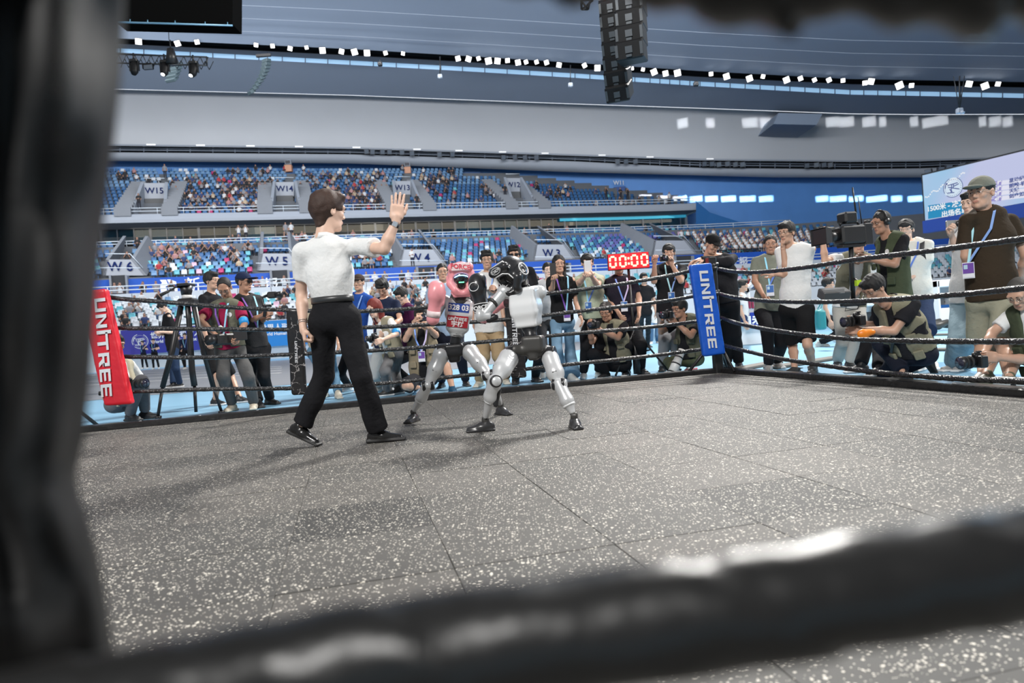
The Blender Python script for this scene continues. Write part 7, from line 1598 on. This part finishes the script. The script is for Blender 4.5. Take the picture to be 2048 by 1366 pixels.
# ---------------------------------------------------------------- behind the referee
person('person in beige shirt and blue jeans standing hidden behind the referee', S=1.0, yaw=10, pel=(642, 700), neck=(636, 600), feet=((677, 797), (650, 795)), knees=((668, 748), (650, 750)), top=1, topc=('shirt_beige', (.45, .38, .28)), botc=('jeans_mid', (.10, .20, .30)), shoec=((.5, .46, .38), (.5, .5, .45)), tone='mid')
person('man in dark cap and glasses with blue shirt behind the referee\'s arm', S=1.0, yaw=-10, pel=(712, 690), neck=(718, 590), feet=((716, 784), (697, 782)), head=(717, 566), top=1, topc=('shirt_royal', (.02, .07, .30)), botc=TBLK, shoec=((.5, .5, .5), (.7, .7, .7)), glasses='wire', cap=('cap_brown', (.05, .035, .03), .6), lanyard='pink', tone='mid')
person('youth in navy shirt with pale lanyard looking down behind the red-haired woman', S=.98, yaw=-8, Y=9.5, pel=(772, 690), neck=(768, 600), feet=((785, 780), (760, 782)), head=(765, 576, -.05), hpitch=38, hyaw=-5, hair='messy', top=1, topc=('shirt_navy', (.014, .02, .045)), botc=('trousers_pale', (.45, .45, .44)), shoec=SHW, strap=('navy', -1), tone='mid', loose=1.1, elb=((800, 640, -1), (752, 640, -1)), wri=((780, 655, -1), (762, 655, -1)))
r = person('red-haired woman in beige vest bending over a camera', S=.97, female=True, yaw=-50, pel=(788, 702), neck=(768, 640), feet=((798, 788), (776, 792)), knees=((790, 742), (770, 742)), head=(748, 617, -.05), hpitch=18, hyaw=-35, tone='fair', hair='long', hairc='red', glasses='dark', elb=((794, 668, -1), (764, 670, -1)), wri=((766, 679, -1), (754, 682, -1)), hands=('grip', 'grip'), top=1, topc=WHT, vest=('vest_beige2', (.30, .27, .19)), botc=('trousers_grey2', (.15, .15, .155)), shoec=((.03, .03, .03), (.7, .7, .7)), armband=(0, (.25, .55, .80)), loose=1.15)
dslr(at(749, 678, r['W'][1][1]-.05), V(-.8, -.6, .1), 'black camera held low by the red-haired woman', .06, .034)
person('person with glasses in dark and pink shirt leaning in beside the kneeling photographer', S=.96, yaw=-60, Y=10.2, pel=(822, 700), neck=(812, 612), feet=((826, 778), (806, 780)), head=(803, 592), hpitch=25, hyaw=-40, top=1, topc=('shirt_dark_pink', (.07, .012, .05)), botc=TBLK, glasses='dark', tone='fair')
r = person('kneeling photographer in beige vest and blue shoes aiming at the camera', S=1.0, yaw=2, Y=9.15, pel=(848, 752), neck=(843, 656), feet=((905, 787), (838, 790)), knees=((893, 732), (812, 772)), head=(842, 633), hyaw=5, tone='mid', elb=((872, 671, -1), (811, 679, -1)), wri=((857, 655, -1), (828, 646, -1)), hands=('grip', 'grip'), top=1, topc=BLK, vest=('vest_tan', (.25, .21, .145)), bottom='shorts', botc=('shorts_grey', (.045, .045, .05)), shoec=((.012, .07, .14), (.05, .12, .18)), lanyard='white', badge=(.30, 0, 'violet'), bare=True, loose=1.1)
dslr(at(849, 636, r['Hc'][1]-.14), V(0, -1, -.02), 'black camera covering the face of the kneeling photographer', .07, .045)
person('man in light blue shirt and wire glasses behind the pink glove', S=1.02, yaw=4, pel=(899, 666), neck=(886, 570), feet=((932, 772), (884, 775)), head=(885, 545), hyaw=8, top=1, topc=('shirt_skyblue', (.33, .44, .60)), botc=('trousers_navy', (.018, .02, .035)), shoes='dress', shoec=SHB, glasses='wire', collar=True, tone='mid', fat=1.1, hair='crop')
r = person('tall young man with tousled hair in white shirt and khaki trousers', S=1.05, yaw=-4, pel=(979, 660), neck=(975, 548), feet=((1012, 768), (960, 773)), knees=((998, 712), (966, 713)), head=(974, 521), hyaw=-2, tone='mid', hair='messy', top=1, topc=('tee_white', (.70, .69, .67)), botc=('trousers_khaki', (.36, .26, .15)), shoec=((.58, .54, .46), (.68, .64, .55)), glasses='wire', lanyard='pink', elb=((1003, 598, 1), (945, 600, 1)), wri=((992, 582, -1), (947, 640, -1)), hands=('grip', 'relax'), loose=1.25)
phone(at(984, 580, r['W'][0][1]-.06), V(0, -.3, 1), V(1, -.1, 0), 'black phone held level by the tall man in white', MCB)
person('man in black with dark sunglasses behind the black headgear', S=1.05, yaw=8, pel=(1052, 668), neck=(1033, 538), feet=((1072, 764), (1032, 768)), head=(1029, 511), hyaw=-5, hair='messy', glasses='sun', top=1, topc=BLK, botc=TBLK, shoes='boot', shoec=SHB, tone='mid', fat=1.1)
person('woman in white and maroon jacket partly behind the woman in black polo', S=.95, female=True, yaw=5, Y=10.4, pel=(1095, 645), neck=(1096, 562), feet=((1098, 754), (1086, 756)), head=(1096, 541), hair='pony', top=1, sleeve='long', topc=('jacket_white', (.60, .60, .62)), botc=('trousers_dkgrey', (.06, .06, .065)), shoec=SHW, tone='pale')
r = person('woman in black polo and wide blue jeans holding up a phone', S=.99, female=True, yaw=12, pel=(1125, 640), neck=(1121, 553), feet=((1144, 763), (1118, 764)), knees=((1140, 702), (1115, 702)), head=(1118, 529), hyaw=4, tone='mid', hair='long', elb=((1152, 606, 0), (1103, 584, -1)), wri=((1161, 634, -1), (1107, 560, -1)), hands=('relax', 'grip'), hnrm=(None, V(-.3, 1, 0)), top=1, topc=('polo_black', (.013, .013, .014)), botc=('jeans_light', (.16, .27, .38)), shoec=((.55, .55, .52), (.6, .6, .6)), lanyard='purple', badge=(.46, .02, 'violet'), collar=True, loose=1.14, flare=.05, watch=0)
phone(r['W'][1]+V(0, -.03, .13), V(.2, 1, 0), V(.03, 0, 1), 'dark phone held in front of the face by the woman in black polo', MCB)
MB().add([], []) if False else None
p_ = r['W'][0]+V(-.03, -.04, -.10); mb = MB(); mb.box(p_, (.10, .012, .16), rotz(.3) @ np.array([[math.cos(.5), 0, math.sin(.5)], [0, 1, 0], [-math.sin(.5), 0, math.cos(.5)]]), bev=.002); tag(mb.build('leaflet', M_WHITE), 'rolled white leaflet in the hand of the woman in jeans', 'leaflet')
r = person('man in pale green shirt filming with a white phone', S=.99, yaw=0, pel=(1183, 633), neck=(1177, 552), feet=((1198, 755), (1168, 757)), head=(1175, 526), tone='fair', hair='fringe', elb=((1195, 570, -1), (1157, 568, -1)), wri=((1183, 552, -1), (1170, 552, -1)), hands=('grip', 'grip'), hnrm=(V(.2, 1, 0), V(-.2, 1, 0)), top=1, topc=('shirt_palegreen', (.40, .45, .34)), botc=TBLK, shoec=SHW, lanyard='blue', badge=(.36, -.05, 'blue'), collar=True, loose=1.15)
phone(at(1175.5, 535, min(r['W'][0][1], r['W'][1][1])-.03), V(0, 1, 0), V(0, 0, 1), 'white phone covering the face of the man in pale green', mat('phone_white', (.75, .75, .76), .3), 1.12)
r = person('crouching photographer in khaki vest frowning over his camera', S=1.0, yaw=-30, Y=9.35, pel=(1236, 722), neck=(1224, 648), feet=((1252, 752), (1212, 757)), knees=((1222, 722), (1186, 708)), head=(1212, 624, -.04), hpitch=18, hyaw=-25, tone='tan', hair='short', elb=((1236, 676, -1), (1184, 684, -1)), wri=((1203, 661, -1), (1179, 655, -1)), hands=('grip', 'grip'), top=1, topc=BLK, vest=KHAKI, botc=TBLK, shoec=SHBW, loose=1.15)
dslr(at(1189, 650, min(r['W'][0][1], r['W'][1][1])-.04), V(-.6, -.8, .05), 'black camera held by the crouching photographer in khaki', .07, .036)
person('man in dark navy polo standing behind the red clock', S=1.0, yaw=4, pel=(1248, 640), neck=(1239, 556), feet=((1284, 748), (1255, 750)), head=(1237, 531), tone='mid', hair='crop', elb=((1278, 597, 0), (1222, 602, 0)), wri=((1278, 626, -1), (1236, 624, -1)), hands=('relax', 'relax'), top=1, topc=('polo_darknavy', (.018, .016, .026)), botc=TBLK, shoec=SHB, lanyard='white', badge=(.33, -.02, 'blue'), fat=1.2, collar=True)
r = person('young man in black shirt photographing with raised elbows behind the ropes', S=1.03, yaw=-8, pel=(1340, 622), neck=(1341, 530), feet=((1350, 740), (1326, 742)), head=(1338, 506), hyaw=-12, tone='mid', hair='fringe', elb=((1362, 562, -1), (1308, 563, -1)), wri=((1344, 530, -1), (1309, 527, -1)), hands=('grip', 'grip'), hnrm=(V(.2, 1, 0), V(-.2, 1, 0)), top=1, topc=BLK, botc=('trousers_lightgrey', (.24, .24, .25)), shoec=SHB, lanyard='pink', badge=(.38, 0, 'blue'), loose=1.2)
dslr(at(1328, 517, r['W'][0][1]-.08), V(-.1, -1, 0), 'compact camera raised by the young man in black', .035, .03, .85)
person('masked person in black far behind the young photographer', S=1.02, yaw=10, Y=16, pel=(1288, 622), neck=(1288, 573), feet=((1296, 695), (1282, 695)), head=(1288, 557), mask=True, top=1, topc=BLK, botc=TBLK, shoec=SHB, res=.02)
person('girl in white cap and white shirt far behind the ropes, hand at mouth', S=.92, female=True, yaw=-12, pel=(1308, 645), neck=(1307, 611), feet=((1315, 686), (1303, 688)), head=(1306, 598), hair='long', cap=('cap_white', (.75, .75, .75), .6), wri=(None, (1303, 612, -1)), top=1, topc=WHT, botc=('jeans_far', (.07, .14, .24)), shoec=SHW, loose=1.2, res=.02)
r = person('crouching photographer in olive trousers with glasses beside the blue pad', S=1.0, yaw=-52, Y=9.25, pel=(1382, 712), neck=(1376, 636), feet=((1385, 740), (1348, 750)), knees=((1368, 684), (1338, 725)), head=(1359, 618, -.04), hyaw=-62, hpitch=4, tone='tan', hair='short', glasses='dark', elb=((1382, 672, -1), (1322, 664, 0)), wri=((1352, 645, -1), (1325, 640, -1)), hands=('grip', 'grip'), top=1, topc=BLK, vest=('vest_green', (.10, .10, .07)), botc=('trousers_olive', (.085, .095, .055)), shoec=((.62, .60, .57), (.6, .1, .12)), loose=1.15)
dslr(at(1336, 630, r['W'][0][1]-.02), V(-.8, -.65, .03), 'black camera aimed left by the crouching photographer in olive', .08, .045)
c0, c1 = at(1364, 700, 8.85), at(1344, 748, 8.75); u = unit(c1-c0); root = empty('telephoto_lens', c0, 'white telephoto lens with black rings hanging beside the olive knee', 'lens'); L_ = np.linalg.norm(c1-c0)
MB().tube([c0, c0+u*L_*.45, c0+u*L_*.55, c1], [.045, .052, .060, .062], 18).build('barrel', mat('lens_white', (.62, .62, .60), .4), root)
for q in (.08, .30, .58, .93): MB().tube([c0+u*L_*q, c0+u*L_*(q+.05)], .064 if q > .4 else .053, 18).build('lens_ring', MCB, root)
r = person('man in black cap and jacket leaning on the corner post', S=1.03, yaw=-25, Y=9.0, pel=(1448, 600), neck=(1437, 513), feet=((1478, 736), (1455, 738)), knees=((1470, 668), (1452, 668)), head=(1425, 489, -.03), hpitch=30, hyaw=20, tone='mid', hair='short', cap=('cap_black', (.010, .010, .011), .8), elb=((1456, 524, -1), (1440, 522, -1)), wri=((1408, 521, -1), (1402, 519, -1)), hands=('relax', 'relax'), hdir=(V(-1, -.2, -.1), V(-1, -.1, -.15)), hnrm=(Z3, Z3), top=1, sleeve='long', topc=('jacket_black', (.020, .020, .023)), botc=TBLK, shoec=SHBW, loose=1.2)
# ---------------------------------------------------------------- right side
person('man in grey-green shirt with lanyard and black trousers', S=.99, yaw=-12, pel=(1540, 617), neck=(1541, 514), feet=((1556, 736), (1538, 744)), head=(1541, 490), hyaw=-18, tone='tan', hair='crop', elb=((1562, 566, 1), (1510, 563, -1)), wri=((1556, 600, -1), (1526, 590, -1)), hands=('relax', 'fist'), top=1, topc=('shirt_greygreen', (.20, .21, .17)), botc=TBLK, shoec=((.45, .44, .42), (.62, .6, .58)), lanyard='blue', badge=(.36, -.03, 'blue'), fat=1.1, loose=1.08)
person('stout man in white T-shirt and black shorts with his hand on his chin', S=1.0, yaw=-40, pel=(1592, 612), neck=(1590, 492), feet=((1626, 745), (1590, 749)), knees=((1615, 690), (1585, 692)), head=(1573, 466, -.03), hyaw=-52, hpitch=3, tone='mid', hair='short', glasses='wire', elb=((1600, 556, -1), (1574, 546, -1)), wri=((1553, 548, -1), (1566, 498, -1)), hands=('relax', 'grip'), hdir=(None, unit(V(.1, .1, 1))), top=1, topc=WHT, bottom='shorts', botc=('shorts_black', (.014, .014, .015)), shoes='clog', shoec=((.05, .05, .05), (.06, .06, .06)), fat=1.06, bare=True, loose=1.0)
r = person('man in khaki vest raising a small camcorder behind the big video camera', S=1.0, yaw=-15, pel=(1698, 612), neck=(1716, 512), feet=((1700, 738), (1676, 734)), head=(1716, 488), hyaw=-20, tone='mid', elb=((1732, 560, 0), (1650, 522, -1)), wri=((1715, 585, -1), (1645, 476, -1)), hands=('relax', 'grip'), top=1, topc=WHT, vest=('vest_khaki2', (.19, .18, .13)), botc=('trousers_stone', (.40, .39, .36)), shoec=((.03, .03, .03), (.7, .7, .7)), loose=1.15)
c = r['W'][1]+V(0, -.02, .10); root = empty('camcorder', c, 'palm camcorder held high above the big camera hood', 'camera'); MB().box(c, (.13, .06, .06), rotz(-.1), bev=.015).build('body', MCB, root); MB().tube([c-V(.06, 0, 0), c-V(.085, .01, 0)], .026, 12).build('lens', MCB, root)
r = person('camera operator with headset and olive vest at the shoulder-height video camera', S=1.03, yaw=-78, pel=(1790, 596), neck=(1782, 474), Y=7.7, feet=((1758, 752), (1722, 745)), knees=((1762, 680), (1740, 672)), head=(1762, 446, -.02), hyaw=-78, hpitch=8, tone='tan', hair='crop', glasses='dark', headset=True, elb=((1790, 529, -1), (1788, 520, 1)), wri=((1738, 518, -1), (1728, 520, 1)), hands=('grip', 'grip'), top=1, topc=BLK, vest=('vest_olive2', (.055, .068, .040)), botc=TBLK, shoec=SHBW, loose=1.12, emblem=('white', (.7, .7, .7)))
# the big camera on its support
cY2 = 7.45; root = empty('broadcast_camera', at(1690, 470, cY2), 'large black broadcast camera with matte box and two antennas', 'camera'); R = frame(V(-1, -.28, -.02))
c = at(1700, 470, cY2); T = lambda x, y, z: c+R @ V(x, y, z)
MB().box(T(0, 0, 0), (.15, .30, .19), R, bev=.02).build('body', MCB, root); MB().box(T(0, -.19, .0), (.13, .10, .22), R, bev=.01).build('battery', MCB, root)
MB().tube([T(0, .15, -.01), T(0, .20, -.01), T(0, .21, -.01), T(0, .30, -.01)], [.045, .05, .058, .06], 18).build('lens', MCB, root)
hood = [T(x, y, z) for y, w, h in ((.29, .07, .065), (.40, .115, .085)) for x, z in ((-w, -h), (w, -h), (w, h), (-w, h))]; mb = MB(); mb.add(hood, [[0, 1, 5, 4], [1, 2, 6, 5], [2, 3, 7, 6], [3, 0, 4, 7]]); mb.add([T(x*.9, .385, z*.9) for x, z in ((-.115, -.085), (.115, -.085), (.115, .085), (-.115, .085))], [[0, 1, 2, 3]]); o = mb.build('matte_box', mat('hood_black', (.02, .02, .022), .5), root); sm_ = o.modifiers.new('s', 'SOLIDIFY'); sm_.thickness = .006
MB().tube([T(.03, .18, .075), T(.03, .33, .075)], .026, 12).build('microphone', mat('foam_grey', (.22, .21, .19), .9), root)
MB().box(T(0, .02, .18), (.15, .16, .12), R, bev=.02).build('viewfinder', MCB, root); MB().tube([T(0, .12, .11), T(0, .10, .13), T(0, -.10, .13), T(0, -.12, .10)], .014, 8).build('top_handle', MCB, root)
MB().tube([T(0, -.10, .22), T(0, -.08, .50)], [.011, .008], 8).build('antenna', MCB, root); MB().tube([T(.03, -.19, .10), T(.03, -.17, .40)], [.007, .005], 8).build('antenna', MCB, root)
MB().box(T(.02, -.25, .05), (.06, .05, .20), R, bev=.01).build('transmitter', MCB, root); MB().box(T(0, 0, -.115), (.10, .28, .03), R, bev=.005).build('base_plate', MCB, root)
MB().tube([T(0, 0, -.12), at(1703, 530, cY2), at(1707, 608, cY2+.03)], [.024, .026, .024], 10).build('support_post', M_BLK, root)
MB().box(at(1668, 588, cY2-.05), (.30, .14, .10), rotz(.1) @ np.array([[1, 0, 0], [0, .9, -.4], [0, .4, .9]]), bev=.01).build('monitor', mat('monitor_grey', (.07, .07, .07), .4), root); MB().box(at(1668, 583, cY2-.12), (.22, .01, .05), bev=.002).build('monitor_label', mat('monitor_tag', (.2, .2, .2), .5), root)
MB().tube([at(1706, 560, cY2), at(1740, 580, cY2-.05), at(1766, 560, cY2+.1)], .030, 10).build('spring_arm', M_BLK, root); MB().box(at(1706, 606, cY2), (.24, .10, .07), bev=.01).build('battery_sled', MCB, root); MB().tube([at(1695, 604, cY2), at(1690, 622, cY2), at(1715, 618, cY2), at(1728, 590, cY2)], .005, 6).build('cable', M_BLK, root)
MB().box(at(1716, 566, cY2-.05), (.05, .05, .06)).build('yellow_tag', mat('tag_lime', (.45, .65, .02), .5), root)
person('man with wire glasses and backpack in white T-shirt and navy shorts', S=1.03, yaw=-35, pel=(1830, 596), neck=(1822, 484), Y=8.5, feet=((1866, 738), (1840, 742)), knees=((1852, 672), (1835, 672)), head=(1812, 460, -.02), hyaw=-38, tone='fair', hair='fringe', glasses='wire', elb=((1850, 538, -1), (1800, 535, 0)), wri=((1816, 562, -1), (1802, 575, -1)), hands=('relax', 'relax'), top=1, topc=('tee_cream', (.68, .66, .60)), bottom='shorts', botc=('shorts_navy', (.02, .035, .08)), backpack=True, lanyard='blue', badge=(.36, -.05, 'blue'), bare=True, shoec=SHW, watch=0, loose=1.18)
r = person('kneeling photographer in khaki vest and dark shirt in the right foreground', S=1.04, yaw=-62, Y=6.45, pel=(1830, 700), neck=(1786, 604), lean=-.05, feet=(fl(1806, 762)+V(0, 0, .085), V(*(at(1862, 735, 6.9))[:2], .16)), knees=((1762, 686), (1772, 748)), toedir=(unit(V(-1, -.25, 0)), unit(V(.7, .3, -.8))), head=(1748, 578, -.05), hyaw=-72, hpitch=30, tone='mid', hair='short', glasses='wire', elb=((1788, 662, -1), (1770, 655, 1)), wri=((1722, 660, -1), (1716, 645, 0)), hands=('grip', 'grip'), top=1, topc=('shirt_darkgrey', (.022, .022, .026)), vest=('vest_khaki3', (.23, .22, .155)), botc=('trousers_ink', (.015, .018, .030)), shoes='dress', shoec=SHB, loose=1.15, strap=('black', 1), emblem=('white', (.7, .7, .7)), res=.011)
dslr(at(1716, 641, r['W'][0][1]-.02), V(-1, -.25, -.03), 'black camera with long lens held by the kneeling photographer at right', .10, .042, 1.05)
mb = MB(); cc = at(1727, 668, 6.15); sdf_obj('orange_pouch', [ell(cc, (.055, .03, .045), None, k=.02), ell(cc+V(.06, 0, .01), (.045, .03, .03), None, k=.02), cone(cc, cc-V(-.01, 0, .06), .025, .012, .02)], .008, mat('orange_plastic', (.80, .22, .01), .4)); tag(bpy.data.objects['orange_pouch'], 'orange strap pouch dangling under the right kneeling photographer\'s hand', 'pouch')
r = person('tall man in olive cap and dark brown polo looking left', S=1.04, yaw=-48, pel=(1984, 592), neck=(1972, 424), Y=5.95, feet=((2018, 772), (1966, 766)), knees=((2005, 690), (1962, 686)), head=(1962, 387, -.02), hyaw=-60, hpitch=0, hsc=1.1, tone='mid', hair='short', glasses='wire', cap=('cap_sage', (.17, .175, .145), 1.0), shoulders=((2022, 442, 0), (1934, 440, 0)), elb=((2052, 510, 1), (1932, 512, -1)), wri=((2040, 560, 1), (1944, 560, 1)), top=1, topc=('polo_brown', (.040, .028, .018)), bottom='shorts', botc=('shorts_sand', (.33, .32, .24)), lanyard='pink', badge=(.40, -.11, 'violet'), collar=True, bare=True, shoec=((.45, .44, .42), (.7, .7, .7)), loose=1.08, fat=1.08, res=.011)
r = person('person in pale jeans behind the brown polo holding out a silver camera phone', S=1.0, yaw=-70, Y=6.8, pel=(1940, 600), neck=(1946, 440), feet=((1926, 742), (1912, 742)), knees=((1935, 680), (1915, 680)), head=(1944, 408), hair='short', tone='fair', elb=((1930, 515, -1), (1916, 510, -1)), wri=((1940, 560, -1), (1903, 470, -1)), hands=('relax', 'grip'), top=1, topc=('tee_greywhite', (.60, .60, .60)), botc=('jeans_pale', (.26, .36, .42)), shoec=((.3, .3, .3), (.7, .7, .7)), loose=1.2, flare=.03)
c = r['W'][1]+V(-.0, -.03, .10); root = empty('action_camera', c, 'silver and black compact camera held out at the screen edge', 'camera'); MB().box(c, (.14, .03, .075), rotz(.1), bev=.008).build('body', mat('silver_body', (.5, .5, .5), .3, .6), root); MB().tube([c+V(.045, 0, 0), c+V(.045, -.03, 0)], .030, 16).build('lens', MCB, root)
r = person('grey-haired photographer crouching at the right edge with white shirt and vest', S=1.0, yaw=-60, Y=5.5, pel=(2090, 700), neck=(2062, 616), feet=((2020, 775), (1975, 770)), knees=((2035, 700), (1990, 700)), head=(2040, 588, -.04), hyaw=-62, hpitch=32, tone='mid', hair='thin', hairc='grey', glasses='wire', elb=((2062, 720, -1), (1985, 665, 0)), wri=((1998, 715, -1), (1970, 705, -1)), hands=('grip', 'grip'), top=1, topc=WHT, vest=OLIVE, bottom='shorts', botc=('shorts_taupe', (.22, .20, .16)), bare=True, shoec=((.12, .13, .08), (.3, .3, .2)), res=.011)
dslr(at(1956, 723, r['W'][0][1]-.02), V(-1, -.15, .0), 'black camera with lens hood held by the crouching man at the right edge', .10, .045, 1.05)
c0, c1 = at(1990, 765, 5.15), at(2050, 770, 5.0); u = unit(c1-c0); root = empty('telephoto_lens', c0, 'white telephoto lens lying at the bottom right rope', 'lens'); L_ = np.linalg.norm(c1-c0); MB().tube([c0, c0+u*L_*.6, c1], [.045, .05, .056], 18).build('barrel', MATS['lens_white'], root); MB().tube([c0+u*L_*.62, c0+u*L_*.80], .054, 18).build('lens_ring', MCB, root)
# ---------------------------------------------------------------- infield beyond the right ropes
person('walker in pale blue shirt and striped black trousers beyond the cameras', S=.98, yaw=60, pel=(1648, 632), neck=(1655, 583), feet=((1640, 694), (1690, 690)), head=(1657, 569), top=1, sleeve='short', topc=('tee_palecyan', (.50, .62, .68)), botc=('track_black', (.02, .02, .024)), shoec=SHW, res=.02, loose=1.1)
c = at(1638, 640, 12); o = sdf_obj('tote_bag', [bxp(c, (.16, .28, .34), None, rd=.05), cone(c+V(0, -.08, .15), c+V(.1, 0, .36), .014, .014), cone(c+V(0, .08, .15), c+V(.1, 0, .36), .014, .014)], .02, mat('bag_teal', (.02, .22, .24), .5)); tag(o, 'glossy teal tote bag carried by the walker in striped trousers', 'bag')
person('technician in black shirt kneeling on the floor beyond the right ropes', S=1.0, yaw=30, Y=20, pel=(1890, 642), neck=(1880, 618), feet=((1895, 654), (1870, 654)), knees=((1905, 648), (1878, 652)), head=(1886, 610), top=1, topc=BLK, botc=TBLK, shoec=SHB, res=.025)
person('walker in navy striped trousers passing behind the man in black cap', S=.98, yaw=70, Y=14, pel=(1484, 632), neck=(1483, 588), feet=((1500, 676), (1480, 676)), top=1, topc=('tee_greywhite', (.60, .60, .60)), botc=('trousers_navy2', (.02, .035, .09)), shoec=SHW, res=.025)
# exhibition counter with bottles and robot arms
def cabinet(name, label, xa, xb, yt, yb, depth=.7, m=M_WHITE):
    A_ = fl(xa, yb); B_ = fl(xb, yb); Yc = (A_[1]+B_[1])/2; A_ = at(xa, yb, Yc); B_ = at(xb, yb, Yc); t = at(xa, yt, Yc); h = t[2]; w = B_[0]-A_[0]; c = V((A_[0]+B_[0])/2, Yc+depth/2, h/2)
    root = empty(name, V(c[0], c[1], 0), label, 'cabinet'); return root, c, w, h, Yc
root, c, w, h, Yc = cabinet('display_counter', 'white exhibition counter with bottle racks left of the man in grey-green', 1478, 1532, 601, 690)
MB().box(c, (w, .7, h), bev=.02).build('body', M_WHITE, root)
for k, x in enumerate((1499, 1505, 1512)): MB().box(at(x, 606, Yc-.03), (4.5*Yc/FPX, .05, 22*Yc/FPX), bev=.01).build('bottle_rack', mat('rack_wine', (.25, .02, .06), .5), root)
for k, x in enumerate((1518, 1524, 1530)): MB().box(at(x, 606, Yc-.03), (3.5*Yc/FPX, .05, 22*Yc/FPX), bev=.01).build('grille_slot', mat('rack_grey', (.25, .26, .3), .5), root)
MB().box(at(1517, 640, Yc-.04), (34*Yc/FPX, .05, 32*Yc/FPX), bev=.01).build('sign_panel', mat('sign_blue', (.012, .04, .33), .4), root); lettering('自未来', at(1514, 640, Yc-.08), V(1, 0, 0), Z3, 20*Yc/FPX, MW, root, 'sign_lettering', off=.01)
for k, x in enumerate((1493, 1533)): 
    c = at(x, 600, Yc+.2); q = empty('desktop_robot', c, 'white desktop robot with bent arm at the %s end of the exhibition counter' % ('left' if k == 0 else 'right'), 'robot', 'robots on the counter')
    P = [c, c+V(0, 0, .25), c+V(-.25, 0, .42), c+V(-.5, 0, .25), c+V(-.55, 0, .12)]; MB().tube(P, [.09, .08, .07, .055, .05], 10).build('arm', M_WHITE, q); 
    for p in P[1:4]: MB().tube([p-V(0, .1, 0), p+V(0, .1, 0)], .085, 12).build('joint', mat('joint_grey', (.3, .32, .35), .4), q)
for (xa, xb, yt, yb, lab) in ((1722, 1800, 600, 684, 'white equipment booth behind the cameraman'), (1843, 1870, 575, 660, 'narrow white booth frame right of the backpack'), (1880, 1935, 560, 650, 'white booth with grey panels behind the brown polo')):
    root, c, w, h, Yc = cabinet('exhibition_booth', lab, xa, xb, yt, yb, 1.2)
    MB().box(c+V(0, 0, h*.42), (w, 1.2, h*.16), bev=.02).build('header', M_WHITE, root)
    for s in (-1, 1): MB().box(c+V(s*w*.46, 0, 0), (w*.08, 1.2, h*.98), bev=.01).build('side_post', M_WHITE, root)
    MB().box(c+V(0, 0, -h*.30), (w*.96, 1.0, h*.36), bev=.02).build('counter', M_WHITE, root); MB().box(c+V(0, .3, .05*h), (w*.8, .2, h*.30), bev=.02).build('back_panel', mat('booth_grey', (.22, .23, .25), .5), root)
root, o, ux, w, h, n = None, None, None, None, None, None
Yq = 19.5; a_, b_ = at(1834, 645, Yq), at(1940, 640, Yq); root = empty('event_banner', a_, 'low purple and blue games banner behind the kneeling technician', 'banner'); hh = 40*Yq/FPX; c = (a_+b_)/2+V(0, .1, hh/2-.1); MB().box(c, (b_[0]-a_[0], .06, hh)).build('panel', BG2, root); lettering('形机器人', c-V(.2, .04, 0), V(1, 0, 0), Z3, hh*.34, MW, root, 'banner_lettering', off=.008)
for k, (x, y) in enumerate(((1862, 655), (1876, 658), (1905, 655))):
    c = fl(x, y+4)+V(0, 0, .12); q = empty('robot_part', c, '%s dark robot limb lying beside the kneeling technician' % ('left', 'middle', 'right')[k], 'robot part', 'robot limbs on the floor'); MB().tube([c-V(.3, 0, 0), c, c+V(.25, 0, .08)], [.06, .10, .06], 10).build('limb', MRG, q)
for k, (pa, pb_) in enumerate((((1470, 745), (1560, 728)), ((1550, 740), (1700, 716)), ((1690, 705), (2048, 700)), ((1840, 672), (2048, 668)))):
    p, q = fl(*pa)+V(0, .15, 0), fl(*pb_)+V(0, .15, 0); d = q-p; L_ = np.linalg.norm(d); c = (p+q)/2; mb = MB(); mb.box((c[0], c[1], .02), (L_, .22, .035), rotz(math.atan2(d[1], d[0])), bev=.008); tag(mb.build('cable_duct', mat('duct_brown', (.12, .11, .095), .6)), 'flat floor cable duct, %s from the near right' % ('first', 'second', 'third', 'fourth')[k], 'cable duct', 'cable ducts on the infield')
